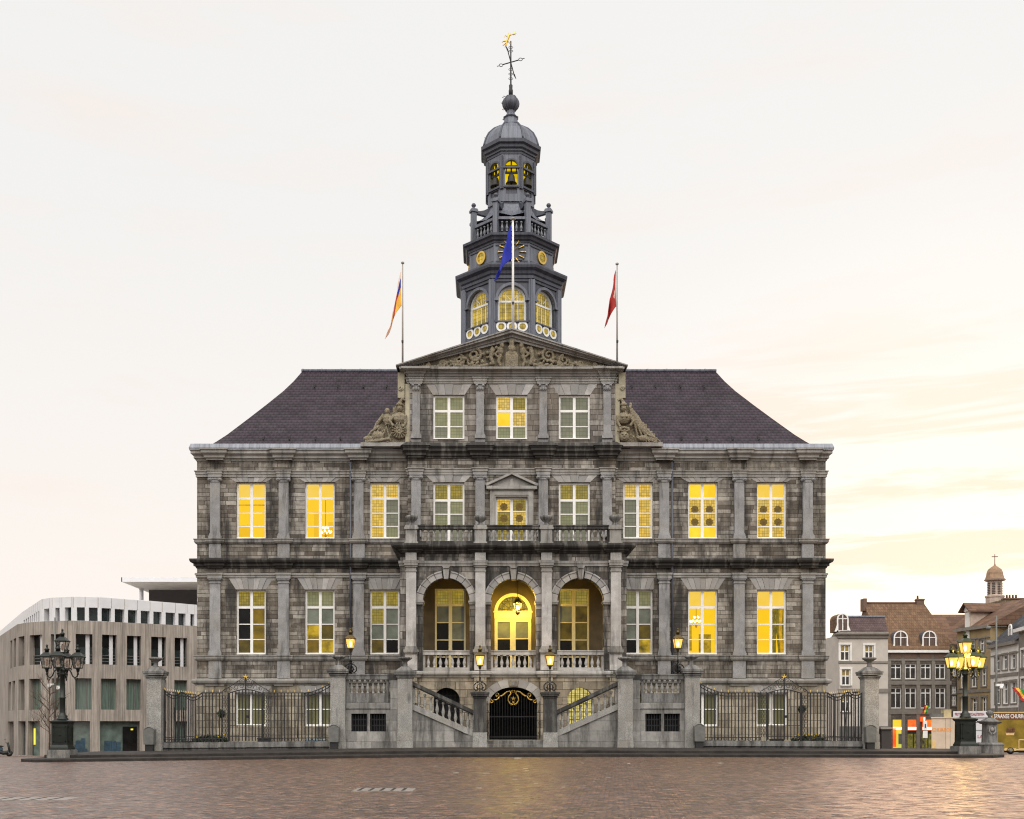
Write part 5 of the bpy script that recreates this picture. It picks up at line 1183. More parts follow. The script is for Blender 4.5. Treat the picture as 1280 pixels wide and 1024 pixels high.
M['stone_band']=m_plain('grey stone band',(.20,.18,.155),.8,0,.2,2); M['brick_red']=m_plain('reddish brick panel',(.14,.085,.06),.85,0,.2,4); M['blind']=m_pane('ochre blind',(.35,.25,.07)); M['house_pane']=m_pane('dim house pane',(.05,.045,.042)); M['house_curtain']=m_pane('brown curtain pane',(.12,.085,.07),1)
M['dark_band']=m_plain('dark grey stone',(.10,.095,.09),.8,0,.2,2); M['stone_gable']=m_tiles('stone gable',(.16,.12,.075),(.27,.21,.14),.5,.3,0,.9); M['turret']=m_plain('weathered turret timber',(.42,.33,.27),.8,0,.2,2); M['copper']=m_plain('turret roof',(.26,.16,.09),.6,0,.3,3)
def hit(a,b,px):
    """where the sight line of a photo column meets the wall line a-b: distance along it, and its depth"""
    k=(px-VX)/FPX; dx,dy=b[0]-a[0],b[1]-a[1]; t=(CX+k*a[1]-a[0])/(dx-k*dy); return t*math.hypot(dx,dy),a[1]+t*dy
def at(px,Y): return (wx(px,Y),Y)
# ---------- concrete office block with white top storey
off=thing('office_block','curved ribbed concrete office block with white set back top storey','building',(-37,93,-1.4),None,True)
pp=[at(-60,150),at(0,107.2),at(21.5,94.9),at(33.7,93.2),at(58,92),at(87,91.5),at(121,92),at(244,96.4),at(330,102)]
rows=[('ground',-1.37,1.49,[(9.5,17),(23,32),(35,50),(63,84),(90,112.4),(125,175),(189,208),(218,234)]),('first',2.44,5.0,[(10.5,13.8),(15.5,18.9),(23,30.5),(36.5,51),(65,79),(94,114.5),(126.5,145.5),(158,176.5),(190,207.5),(218,234)]),
      ('second',6.16,8.62,[(12.7,15.3),(17,20.1),(23,30.5),(37,52.7),(63.5,78.7),(94.6,115.5),(127.6,146),(158.7,176.5),(189,207.6),(218.4,234)])]
for i in range(len(pp)-1):
    F=frame2(pp[i],pp[i+1]); hs=[]; kinds=[]
    pxa=VX+FPX*(pp[i][0]-CX)/pp[i][1]; pxb=VX+FPX*(pp[i+1][0]-CX)/pp[i+1][1]
    for rn,z0,z1,l in rows:
        for a,b in l:
            if pxa<=a and b<=pxb:
                u0=hit(pp[i],pp[i+1],a)[0]; u1=hit(pp[i],pp[i+1],b)[0]; hs.append((u0,u1,z0,z1)); kinds.append(rn)
    m=MB(); m.wall(F,0,F.len,-2.2,9.67,hs,0,.55); m.fbox(F,0,F.len,-.9,.0-.003,9.60,9.70); m.build('wall',M['conc'],off)
    for (u0,u1,z0,z1),rn in zip(hs,kinds):
        g=MB(); g.fbox(F,u0-.02,u1+.02,-.58,-.52,z0-.02,z1+.02); o=g.build('window',M[{'ground':'shop_glass','first':'off_green','second':'off_glass'}[rn]],off)
        w=u1-u0; f=MB()
        if rn=='second':
            c=u0+w*(.68 if u0<200 else .3); f.fbox(F,c-.12*w,c+.12*w,-.50,-.36,z0,z1); f.build('white_column',M['white_panel'],o); f=MB()
            for zz in (.25,.5,.75): f.fbox(F,u0,u1,-.42,-.38,z0+zz,z0+zz+.05)
            f.build('railing',M['bin'],o); f=MB(); f.fbox(F,u0+.02,u1-.02,-.5,-.46,z1-1.0,z1-.02) 
            f.build('upper_pane',M['dark_pane'],o)
        elif rn=='first':
            f.fbox(F,u0+w*.62,u0+w*.68,-.5,-.46,z0,z1); f.build('glazing_bar',M['bin'],o)
        else:
            for t in (.02,.97): f.fbox(F,u0+w*t-.03,u0+w*t+.03,-.5,-.42,z0,z1)
            f.fbox(F,u0,u1,-.5,-.43,z1-.08,z1); f.build('shop_frame',M['bin'],o)
            if 60<VX+FPX*(F.p(u0,0,0)[0]-CX)/F.p(u0,0,0)[1]<180:
                rr=random.Random(int(u0*10)); d=MB()
                for k in range(7):
                    uu=u0+w*rr.uniform(.1,.62); d.fbox(F,uu,uu+rr.uniform(.2,.6),-.50-.01*k,-.48+.004*k,z0+.02,z0+rr.uniform(.5,1.5))
                d.build('display',M['blue'],o)
            if 30<VX+FPX*(F.p(u0,0,0)[0]-CX)/F.p(u0,0,0)[1]<40:
                d=MB(); d.fbox(F,u0+.12,u0+.30,-.51,-.46,z0+.9,z1-.6); d.build('light_strip',M['yellow_strip'],o)
            if w>2.8:
                d=MB(); d.fbox(F,u0+w*.60,u0+w*.985,-.51,-.44,z0,z1-.45); d.build('dark_door',M['dark_pane'],o); d=MB(); d.fbox(F,u0+w*.80,u0+w*.86,-.44,-.42,z1-.75,z1-.62); d.build('exit_light',M['exit'] if 'exit' in M else M['yellow_strip'],o)
m=MB(); n=len(pp); m.add([(x,y,9.62) for x,y in pp]+[(pp[-1][0],140,9.62)],[tuple(range(n+1))]); m.closed=False; m.build('terrace',M['stone_band'],off)
wp=[at(-20,150),at(28,106.7),at(52,95.9),at(65,94.8),at(92.5,94.1),at(124.5,94.6),at(245,100.3),at(330,106)]
wl=[(55,61.6),(69,74.5),(81,89),(96,106),(111,122),(127,139),(143.5,155.5),(160,171.4),(176,187),(191.7,202),(207,219),(223,232),(238,243)]+[(29.5+k*2.6,31+k*2.6) for k in range(8)]
for i in range(len(wp)-1):
    F=frame2(wp[i],wp[i+1]); hs=[]; pxa=VX+FPX*(wp[i][0]-CX)/wp[i][1]; pxb=VX+FPX*(wp[i+1][0]-CX)/wp[i+1][1]
    for a,b in wl:
        if pxa<=a and b<=pxb: hs.append((hit(wp[i],wp[i+1],a)[0],hit(wp[i],wp[i+1],b)[0],9.95,11.08))
    m=MB(); m.wall(F,0,F.len,9.6,11.95,hs,0,.5); 
    m.build('white_storey',M['white_panel'],off); m=MB()
    for h in hs: m.fbox(F,h[0]-.32,h[0]-.28,-.01,.004,11.09,11.94); m.fbox(F,h[1]+.02,h[1]+.05,-.01,.004,11.09,11.94)
    if hs: m.build('panel_joint',M['soffit'],off)
    for h in hs: g=MB(); g.fbox(F,h[0],h[1],-.5,-.45,9.95,11.08); g.build('top_window',M['off_glass'],off)
m=MB(); n=len(wp); m.add([(x,y,11.95) for x,y in wp]+[(wp[-1][0],150,11.95)],[tuple(range(n+1))]); m.closed=False; m.build('flat_roof',M['white_panel'],off)
m=MB(); rp=[at(76,99),at(90,97.5),at(125,97.3),at(232,103),at(330,110),at(330,150),at(76,150)]; m.add([(x,y,11.94) for x,y in rp]+[(x,y,12.32) for x,y in rp],[tuple(range(7,14))]+[(k,(k+1)%7,(k+1)%7+7,k+7) for k in range(7)]); m.build('roof_parapet',M['white_panel'],off)
# ---------- canopy roofed building behind
cb=thing('flat_roofed_building','dark building under an overhanging flat white roof behind the concrete block','building',(-28,125,-1.5),None,True)
m=MB(); m.box(-40.1,-12,120,132,16.55,16.62); m.box(-40.0,-12,120.1,131.9,16.50,16.55,1); m.box(-40.15,-12,119.95,120.05,16.52,17.0); m.box(-40.15,-40.05,119.95,132,16.52,17.0); m.box(-40.1,-12,120.1,131.9,16.9,17.0); m.build('roof',[M['white_panel'],M['soffit']],cb)
m=MB(); m.box(-39.3,-12,127,131.5,-2,16.5); m.build('wall',M['brown_wall'],cb); m=MB(); m.tube([(-39.85,126,-2),(-39.85,126,16.5)],.25,10); m.build('column',M['white_panel'],cb)
# ---------- houses
def house(name,label,a,b,zb,ze,holes,wall,depth=9,pane='house_pane',frame='white',bars=(.3,),parent=None,reveal=.18,top=None,surround=None,low=None):
    """terrace house: front wall a-b with real openings, windows as parts"""
    r=thing(name,label,'house',((a[0]+b[0])/2,(a[1]+b[1])/2,zb),None,True) if parent is None else parent
    F=frame2(a,b); hs=[]
    for px0,px1,y0,y1 in holes:
        u0,Ya=hit(a,b,px0); u1,Yb=hit(a,b,px1); Y=(Ya+Yb)/2; hs.append((u0,u1,wz(y1,Y),wz(y0,Y)))
    m=MB(); m.wall(F,0,F.len,zb-1,ze,hs,0,reveal)
    m.add([F.p(0,0,zb-1),F.p(0,-depth,zb-1),F.p(0,-depth,ze),F.p(0,0,ze)],[(0,1,2,3)]); m.add([F.p(F.len,0,zb-1),F.p(F.len,-depth,zb-1),F.p(F.len,-depth,ze),F.p(F.len,0,ze)],[(0,1,2,3)])
    m.build('wall',M[wall],r)
    for h in hs:
        pk=pane; rows=[[top or pane]*2]+[[pane]*2]*len(bars)
        o=window(F,r,(h[0]+h[1])/2,h[1]-h[0],h[2],h[3],-reveal+.06,list(bars),bars[0],rows,frame,.11,edge=.11,sill=False)
        s=MB(); s.fbox(F,h[0]-.12,h[1]+.12,-.02,.10,h[2]-.14,h[2]-.01); s.build('sill',M['stone_band'],o)
        if surround:
            s=MB(); 
            for q in (-1,1): e=h[0] if q<0 else h[1]; s.fbox(F,min(e,e+q*.2),max(e,e+q*.2),-.02,.05,h[2],h[3])
            s.fbox(F,h[0]-.2,h[1]+.2,-.02,.07,h[3],h[3]+.22); s.build('surround',M[surround],o)
    return r,F
def dormer(r,F,u,zb,w,h,depth,roofmat='lead_dark',d=.0,arched=True,sides='lead_dark'):
    m=MB(); hw=w/2; n=8
    arc=[(u-hw*math.cos(PI*i/n),zb+h-hw+hw*math.sin(PI*i/n)) for i in range(n+1)] if arched else [(u-hw,zb+h),(u+hw,zb+h)]
    m.prism(F,[(u-hw,zb)]+arc+[(u+hw,zb)],d-depth,d-.06); o=m.build('dormer',M[roofmat],r)
    f=MB(); t=.14; ai=[(u-(hw-t)*math.cos(PI*i/n),zb+h-hw+(hw-t)*math.sin(PI*i/n)) for i in range(n+1)] if arched else [(u-hw+t,zb+h-t),(u+hw-t,zb+h-t)]
    for i in range(len(arc)-1): f.prism(F,[ai[i],arc[i],arc[i+1],ai[i+1]],d-.08,d+.03)
    for s in (-1,1): f.fbox(F,min(u+s*hw,u+s*(hw-t)),max(u+s*hw,u+s*(hw-t)),d-.08,d+.03,zb,arc[0][1]); f.prism(F,[(u+s*hw,zb),(u+s*(hw+.25),zb),(u+s*hw,zb+.7)][::s],d-.05,d+.02)
    f.fbox(F,u-hw,u+hw,d-.08,d+.03,zb,zb+.12); f.fbox(F,u-.05,u+.05,d-.08,d+.01,zb,zb+h-t); f.fbox(F,u-hw+t,u+hw-t,d-.08,d+.005,zb+h-hw-.04,zb+h-hw+.05)
    f.build('frame',M['white'],o)
    p=MB(); p.prism(F,[(u-hw+t,zb+.1)]+ai+[(u+hw-t,zb+.1)],d-.075,d-.05); p.build('pane',M['house_curtain'],o)
    return o
def chimney(parent,x,y,z0,z1,w=.5,pots=2,mat='brick_red'):
    m=MB(); m.box(x-w,x+w,y-.3,y+.3,z0,z1); m.box(x-w-.06,x+w+.06,y-.36,y+.36,z1-.2,z1-.05)
    o=m.build('chimney',M[mat],parent)
    for k in range(pots): m=MB(); m.lathe([(.13,0),(.11,.35),(.13,.4)],(x-w+.2+(2*w-.4)*k/max(1,pots-1),y,z1),8); m.build('chimney_pot',M['brick_red'],o)
    return o
G=lambda x,y:gz(x,y)
# cream corner house
a,b=at(1049,121),at(1110,121); zb=G(40,121)
r,F=house('corner_house','cream corner house with plum mansard roof and white window panels','',a) if False else house('corner_house','cream corner house with plum mansard roof and white panelled windows',a,b,zb,10.9,[(1050.5,1062.4,806,826),(1081,1092,806.6,826),(1052,1063,836.5,857),(1082,1093,837,858),(1052,1063,868,890),(1084,1095,868,890)],'cream_wall',10,'house_pane','white',(.42,),None,.2,'blind','white_wall')
b2=at(1033,138); F2=frame2(b2,a); hs=[]
for px0,px1,y0,y1 in ((1038,1042,810,830),(1038,1042,840,862)):
    u0,Y=hit(b2,a,px0); u1,Y2_=hit(b2,a,px1); hs.append((u0,u1,wz(y1,Y),wz(y0,Y)))
m=MB(); m.wall(F2,0,F2.len,zb-1,10.9,hs,0,.2); m.build('side_wall',M['white_wall'],r)
for h in hs: window(F2,r,(h[0]+h[1])/2,h[1]-h[0],h[2],h[3],-.12,[.4],.4,[['blind']*2,['house_pane']*2],'white',.11,edge=.1,sill=False)
m=MB(); m.sweep([(0,10.5),(.15,10.55),(.2,10.8),(.4,10.95),(.4,11.1),(0,11.2)],[b2,a,b]); m.build('cornice',M['stone_band'],r)
m=MB(); m.sweep([(0,8.0-.2),(.08,7.85),(.08,8.05),(0,8.1)],[b2,a,b]); m.sweep([(0,wz(866,121)),(.1,wz(866,121)),(.12,wz(861,121)),(0,wz(861,121))],[b2,a,b]); m.build('string_course',M['stone_band'],r)
m=MB(); q=[b2,a,b]; inn=[(b2[0]+1.2,b2[1]),(a[0]+.9,a[1]+1.0),(b[0],b[1]+1.0)]
m.add([(*p,11.15) for p in q]+[(*p,13.0) for p in inn],[(0,1,4,3),(1,2,5,4)]); m.add([(*inn[0],13.0),(*inn[1],13.0),(*inn[2],13.0),(b[0],138,13.0)],[(0,1,2,3)]); m.add([(*b,11.15),(b[0],138,11.15),(b[0],138,13.0),(*inn[2],13.0)],[(0,1,2,3)]); m.build('mansard_roof',M['mansard'],r)
m=MB(); m.sweep([(0,12.95),(.12,12.95),(.12,13.1),(0,13.1)],inn); m.build('roof_edge',M['lead_blue'],r)
u,_=hit(a,b,1054); dormer(r,F,u,11.3,1.25,2.0,2.5,'rooftile',-.15)
m=MB(); m.fbox(F,.02,F.len-.02,.0,.06,zb-.9,wz(908,121)); m.build('shop_base',M['dark_band'],r)
# grey brick row house with shops
a,b=at(1110,130),at(1188,130); zb=G(48,130)
hx=[(1113,1127),(1131.5,1145.5),(1150.7,1164),(1169,1182)]
r,F=house('row_house','grey brick row house with two arched white dormers above a glowing shop',a,b,zb,9.67,[(p,q,829.5,849) for p,q in hx]+[(p,q,859.6,885.6) for p,q in hx]+[(1116,1131,899.7,935),(1134.6,1149,899.7,935),(1153,1167,899.7,935)],'grey_brick',10,'house_pane','white',(.26,),None,.2)
for y0,y1,mt in ((813,816,'white'),(823.5,826,'stone_band'),(851,856,'stone_band'),(887,893,'stone_band')):
    m=MB(); m.fbox(F,-.1,F.len+.1,-.02,.3 if mt=='white' else .10,wz(y1,130),wz(y0,130)); m.build('gutter' if mt=='white' else 'stone_course',M[mt],r)
m=MB()
for p,q in ((1113,1126),(1130,1146),(1150,1164),(1168,1182)): u0=hit(a,b,p)[0]; u1=hit(a,b,q)[0]; m.fbox(F,u0,u1,-.02,.03,wz(823,130),wz(817,130))
m.build('brick_panel',M['brick_red'],r)
m=MB()
for p in (1111.5,1129,1147.5,1166.5,1185): u0=hit(a,b,p)[0]; m.fbox(F,u0-.2,u0+.2,-.02,.08,zb-.5,wz(823.5,130))
m.build('pier_strip',M['stone_band'],r)
M['shop_y']=m_lit('yellow green lit shop',(1.0,.60,.03),(.85,.72,.05),1.0,None,.9); M['shop_r']=m_lit('red orange lit shop sign',(1.0,.06,.01),(1.0,.22,.03),1.1,None,.8); M['shop_dim']=m_lit('dim shop interior',(.30,.26,.04),(.012,.01,.006),.8,None,2.0); M['neon']=m_glow('white neon strip',(1.0,.75,.6),2.2)
M['shop_green']=m_glow('green lit shelf',(.55,.62,.04),.85)
for k,(p,q) in enumerate(((1116,1131),(1134.6,1149),(1153,1167))):
    u0=hit(a,b,p)[0]; u1=hit(a,b,q)[0]; z0,z1=wz(935,130),wz(899.7,130); h=z1-z0
    m=MB(); m.fbox(F,u0,u1,-.06,-.04,z0+(0 if k==0 else h*.62),z1); o=m.build('shop_window',M['shop_y' if k==0 else 'shop_r'],r)
    m=MB(); m.fbox(F,u0+.05,u1-.1,-.04,-.0,z1-h*.36,z1-h*.26); m.build('neon_strip',M['neon'],o)
    if k==0:
        m=MB(); m.fbox(F,u0+.5,u1-.1,-.035,-.0,z0+.1,z0+h*.55); m.build('shelf',M['shop_green'],o); m=MB(); m.fbox(F,u0+.65,u1-.25,-.0,.03,z0+.45,z0+h*.5); m.build('menu_board',M['bin'],o); m=MB(); m.fbox(F,u0,u0+.4,-.035,.0,z0+.1,z0+h*.7); m.build('red_panel',M['shop_r'],o)
    else:
        m=MB(); m.fbox(F,u0,u1,-.06,-.04,z0,z0+h*.62); m.build('shop_door',M['shop_dim'],o); m=MB(); m.fbox(F,u0,u1,-.05,.0,z0+h*.5,z0+h*.62); m.fbox(F,(u0+u1)/2-.06,(u0+u1)/2+.06,-.05,.0,z0,z0+h*.5); m.build('door_frame',M['planter'],o)
u=hit(a,b,1151.5)[0]; m=MB(); m.fbox(F,u-.18,u+.18,.1,.9,wz(902,130),wz(896,130)); o=m.build('lit_sign',M['shop_r'],r); m=MB(); m.fbox(F,u-.08,u+.08,.91,.93,wz(901,130),wz(897,130)); m.build('sign_mark',M['neon'],o)
def ridge_roof(parent,name,mat,e0,e1,ze,r0,r1,zr,back=None,overhang=.15):
    """two slopes between eaves line e0-e1 and ridge r0-r1 (plan points)"""
    m=MB(); nx=(r0[0]*2-e0[0],r0[1]*2-e0[1]); ny=(r1[0]*2-e1[0],r1[1]*2-e1[1])
    v=[(*e0,ze),(*e1,ze),(*r1,zr),(*r0,zr),(*ny,ze),(*nx,ze)]
    m.add(v,[(0,1,2,3),(3,2,4,5),(0,3,5),(1,4,2),(0,5,4,1)]); return m.build(name,M[mat],parent)
rf=ridge_roof(r,'roof','rooftile',(44.5,129.8),(53.6,129.8),9.72,(44.9,136),(52.1,136),15.99)
m=MB(); m.tube([(44.9,136,16.0),(52.1,136,16.0)],.14,8); m.build('ridge_cap',M['brick_red'],rf); chimney(rf,51.6,136,15.2,16.5,.45,1); m=MB(); m.box(44.6,45.0,135.4,136.6,15,16.5); m.build('gable_stack',M['brick_red'],rf)
for px in (1128,1164): u=hit(a,b,px)[0]; dormer(r,F,u,wz(812,130),1.65,2.25,3.2,'lead_dark',-.5)
# narrow link house
a2,b2=at(1188.2,130.5),at(1196.5,130.5)
r2,F=house('link_house','narrow brown link house with long low tiled roof beside the grey row house',a2,b2,G(52,130),10.6,[(1190,1195,834,845),(1190,1195,858,867),(1190,1195,870,882)],'grey_brick',10,'house_pane','white',(.5,),None,.15)
ridge_roof(r2,'roof','rooftile2',(51.5,137),(60,134.5),9.6,(51.6,142),(60,142),15.2)
# ochre house with hoist gable
a,b=at(1196.5,130),at(1238,124); zb=G(54,127)
hs=[(1213,1218.5,801.7,815),(1224,1230.5,799,815),(1213.6,1221,838,859),(1226.5,1233,835.5,857.6),(1214.5,1222,872.6,890),(1227,1233.5,871.5,890),(1200,1206,804,818),(1200,1207,838,860),(1200,1207,872,890)]
r3,F=house('ochre_house','ochre house with white hoist gable behind the lit street lamp',a,b,zb,12.2,hs,'ochre',9,'house_pane','white',(.33,),None,.22,None,'stone_band')
m=MB(); m.fbox(F,-.1,F.len+.05,-.02,.45,11.95,12.3); m.fbox(F,0,F.len,-.02,.12,10.9,11.05); m.build('cornice',M['stone_band'],r3); m=MB(); m.fbox(F,0,F.len,.0,.08,wz(866,127),wz(862,127)); m.build('string_course',M['stone_band'],r3)
e0=F.p(-.2,.3,0)[:2]; e1=F.p(F.len+.2,.3,0)[:2]; rr0=F.p(.3,-4.6,0)[:2]; rr1=F.p(F.len+2.5,-4.6,0)[:2]; ridge_roof(r3,'roof','rooftile2',e0,e1,12.25,rr0,rr1,15.3)
u=hit(a,b,1210)[0]; m=MB(); m.fbox(F,u-.55,u+.55,-3.5,.05,12.2,14.2); m.build('hoist_gable',M['turret'],r3); m=MB(); m.prism(F,[(u-.6,14.15),(u+.6,14.15),(u+.6,14.35),(u,15.0),(u-.6,14.35)],-.1,.12); m.fbox(F,u-.4,u+.4,.05,.1,10.9,14.0); m.build('hoist_front',M['white_wall'],r3)
m=MB(); m.prism(F,[(u-1.0,14.2),(u,15.15),(u+1.0,14.2),(u+1.0,14.05),(u,15.0),(u-1.0,14.05)],-4.6,.6); m.build('hoist_roof',M['rooftile2'],r3)
# white house and the one beyond
a,b=at(1238.2,121),at(1273,113); zb=G(54,117)
hs=[(1244,1250,821,838),(1253,1259.5,819,837),(1263,1270,817,836),(1244,1250.5,855,880),(1253.5,1260.5,853.5,880),(1263,1271,852,879)]
r4,F=house('white_house','white three bay house with dark slate roof and single white dormer',a,b,zb,9.5,hs,'white_wall',9,'house_pane','white_stone',(.3,),None,.25,None,'stone_band')
m=MB(); m.fbox(F,-.1,F.len,-.02,.4,9.4,9.75); m.fbox(F,0,F.len,-.02,.08,8.5,8.62); m.fbox(F,0,F.len,.0,.09,wz(846,117),wz(842,117)); m.fbox(F,0,F.len,.0,.25,wz(890,117),wz(885,117)); m.build('cornice',M['stone_band'],r4)
e0=F.p(-.1,.3,0)[:2]; e1=F.p(F.len,.3,0)[:2]; ridge_roof(r4,'roof','dark_slate',e0,e1,9.7,F.p(.6,-4.2,0)[:2],F.p(F.len+.4,-4.2,0)[:2],14.0)
u=hit(a,b,1255)[0]; dormer(r4,F,u,wz(803,117),1.0,1.9,3,'dark_slate',-.6)
a,b=at(1273.2,113),at(1312,104); zb=G(54,108)
r5,F=house('end_house','tall house with white fascia at the right edge of the square',a,b,zb,10.7,[(1276.5,1285,812,834),(1276.5,1285,848,874)],'stone_band',9,'house_pane','white',(.3,),None,.2,None,'white_wall')
m=MB(); m.fbox(F,-.1,F.len,-.02,.5,10.5,10.85); m.build('fascia',M['white'],r5); ridge_roof(r5,'roof','dark_slate',F.p(-.1,.3,0)[:2],F.p(F.len,.3,0)[:2],10.8,F.p(1.8,-4,0)[:2],F.p(F.len,-4,0)[:2],15.0)
# rubble gable behind with chimney pots
gb=thing('stone_house','brown rubble house gable with a row of chimney pots behind the white house','house',(wx(1275,132),132,-1.5),None,True)
m=MB(); x0,x1=wx(1256,132),wx(1330,132); m.box(x0,x1,132,141,-2,wz(749,132)); m.build('gable_wall',M['stone_gable'],gb); c=MB(); c.box(x0-.05,x1,131.9,132.9,wz(749,132),wz(747.5,132)); o=c.build('ridge_stack',M['brick_red'],gb)
for px in (1258.5,1262,1266,1270): m=MB(); m.lathe([(.13,0),(.11,.35),(.13,.42)],(wx(px,132.4),132.4,wz(747.5,132)),8); m.build('chimney_pot',M['brick_red'],o)
# church turret
ct=thing('church_turret','slender church turret with louvres and a cross topped dome behind the roofs','church tower',(wx(1243.5,165),165,-1.5),None,True)
cx,cy=wx(1243.5,165),165; o8=lambda R:[(cx+R*math.cos(PI/8+.2+k*PI/4),cy+R*math.sin(PI/8+.2+k*PI/4)) for k in range(8)]
z=lambda y:wz(y,165)
m=MB(); m.sweep([(0,-1.5),(0,z(747)),(-.4,z(747)),(-.4,-1.5)],o8(1.3),True); m.sweep([(0,z(747)),(.15,z(747)),(.15,z(745)),(-.2,z(744)),(-.2,z(727)),(.2,z(726)),(.28,z(724.5)),(-.3,z(724)),(-.5,z(747))],o8(1.25),True); m.build('shaft',M['turret'],ct)
m=MB()
for k in range(8):
    pr=o8(1.06); F=frame2(pr[k],pr[(k+1)%8])
    for j in range(7): m.fbox(F,.18,F.len-.18,-.05,.05,z(743)+j*.25,z(743)+j*.25+.12)
m.build('louvre',M['brown_wall'],ct)
m=MB(); m.lathe([(1.38,z(724.3)),(1.2,z(719)),(1.15,z(716)),(.95,z(712)),(.5,z(709)),(.15,z(707)),(.06,z(704))],(cx,cy,0),8,0,False,PI/8+.2); m.build('dome',M['copper'],ct)
m=MB(); m.tube([(cx,cy,z(706)),(cx,cy,z(693))],.06,6); m.tube([(cx-.45,cy,z(696)),(cx+.45,cy,z(696))],.06,6); m.build('cross',M['brick_red'],ct)
# ================================================================== stalls, signs and small things
def text(s,size,F,u,d,z,mat,parent,w=None,name='lettering',ext=.01):
    cu=bpy.data.curves.new('t','FONT'); cu.body=s; cu.size=size; cu.extrude=ext; cu.align_x='CENTER'; cu.align_y='CENTER'; cu.resolution_u=2; cu.offset=.006*size/.3
    t=bpy.data.objects.new('t',cu); COL.objects.link(t); dg=bpy.context.evaluated_depsgraph_get(); me=bpy.data.meshes.new_from_object(t.evaluated_get(dg)); bpy.data.objects.remove(t)
    xs=[v.co.x for v in me.vertices]; k=(w/(max(xs)-min(xs))) if w else 1; c=(max(xs)+min(xs))/2
    for v in me.vertices: x,y,e=v.co; v.co=F.p(u+(x-c)*k,d+e,z+y)
    me.materials.clear(); me.materials.append(M[mat]); return link(name,me,parent)
M['gold_board']=m_plain('golden brown printed board',(.24,.16,.012),.35,0,.45,1.6); M['brown_board']=m_plain('brown printed banner',(.16,.05,.012),.5,0,.2,3); M['cream_box']=m_plain('cream kiosk panel',(.62,.50,.38),.55,0,.1,1.5); M['orange']=m_plain('orange lettering',(.85,.32,.04),.5,0,.2,6); M['red_letter']=m_plain('dark red lettering',(.30,.03,.05),.5,0,.1,6); M['churro']=m_plain('fried dough',(.16,.07,.03),.6,0,.4,30); M['tray']=m_plain('paper tray',(.75,.52,.22),.6,0,.1,6); M['rubber']=m_plain('black tyre',(.012,.012,.012),.7,0,.3,9); M['exit']=m_glow('green exit light',(.05,.8,.2),1.2); M['crate']=m_plain('khaki crate',(.42,.35,.20),.7,0,.15,4)
x=wx(1263,64); g=gz(x,64)
tr=thing('food_trailer','golden food trailer with white lettered brown banner and churros picture','trailer',(x,64,g),None,True); F=Frame(x,64,-.40)
zb,zt=wz(938,64),wz(890,64); hw=1.0; L0,L1=-.98,1.6
m=MB(); m.fbox(F,L0,L1,-2.0,0,zb,zt); m.build('body',M['cream_box'],tr)
m=MB(); m.fbox(F,L0+.04,L1,.001,.02,zb+.08,zt-.06); m.build('printed_side',M['gold_board'],tr); m=MB(); m.fbox(F,L0+.06,L1-.02,.02,.03,zt-.44,zt-.08); m.build('banner',M['brown_board'],tr)
text('SPAANSE CHURROS',.34,F,.03,.032,zt-.26,'white',tr,1.78)
m=MB(); u,zc=-.02,zb+1.02; m.prism(F,[(u-.20,zc-.16),(u+.20,zc-.16),(u+.24,zc+.02),(u-.24,zc+.02)],.02,.04); o=m.build('paper_tray',M['tray'],tr)
m=MB(); rr=random.Random(2)
for k in range(9): m.tube([F.p(u-.2+.05*k,.045,zc+.0),F.p(u-.17+.045*k+rr.uniform(-.05,.05),.05,zc+.16+rr.uniform(0,.12)),F.p(u-.1+.03*k,.045,zc+.2)],.028,5)
m.build('churro_picture',M['churro'],o)
m=MB()
for (p,q,r_,s) in ((.42,.46,zb+.1,zb+.62),(.76,.80,zb+.1,zb+.62),(.42,.80,zb+.58,zb+.64),(.42,.80,zb+.08,zb+.12)): m.fbox(F,p,q,.02,.03,r_,s)
m.build('hatch_frame',M['tray'],tr)
m=MB(); m.fbox(F,L0-.02,L1,-.02,.04,zt-.05,zt); m.fbox(F,L0-.02,L0+.04,-.02,.04,zb,zt); m.fbox(F,L0-.02,L1,-.02,.04,zb,zb+.07); m.build('edge_trim',M['tray'],tr)
for u in (0,): 
    m=MB(); c=F.p(u,.02,g+.19); m.tube([F.p(u,-.16,g+.2),F.p(u,.05,g+.2)],.2,16); o=m.build('wheel',M['rubber'],tr); m=MB(); m.tube([F.p(u,.04,g+.2),F.p(u,.07,g+.2)],.10,12); m.build('hub',M['bin'],o)
m=MB(); m.fbox(F,L0+.2,L1-.1,-1.9,-.1,zb-.12,zb); m.fbox(F,-.8,-.74,-.6,-.5,g,zb); m.build('chassis',M['planter'],tr); m=MB(); m.fbox(F,-.30,.30,-.1,.05,zb-.02,zb+.12); m.build('wheel_arch',M['tray'],tr)
# cream kiosk
x=wx(1181,84); g=gz(x,84); kb=thing('market_kiosk','closed cream market kiosk with orange lettering beside the glowing shop','kiosk',(x,84,g),None,True); F=Frame(x,84,-.38)
h0,h1=wx(1165.5,84)-x,wx(1197,84)-x; zt=wz(897,84); m=MB(); m.fbox(F,h0,h1,-2.2,0,g+.22,zt); m.build('body',M['cream_box'],kb)
m=MB()
for u in (.05,.36): m.fbox(F,u,u+.02,.001,.008,g+.25,zt-.05)
m.fbox(F,h0,h1,.001,.02,g+.30,g+.34); m.build('panel_joint',M['bin'],kb); m=MB(); m.fbox(F,h0-.04,h1+.04,-2.25,.05,zt-.06,zt+.04); m.build('roof_edge',M['cream_box'],kb); text('CHURROS',.34,F,-.2,.004,wz(912.5,84),'orange',kb,1.35)
m=MB(); m.fbox(F,h0+.06,h0+.30,.001,.03,g+.35,g+.95); m.build('hatch',M['tray'],kb); m=MB(); m.fbox(F,h0+.1,h1-.1,-2.0,-.1,g-.02,g+.22); m.build('base',M['cream_box'],kb)
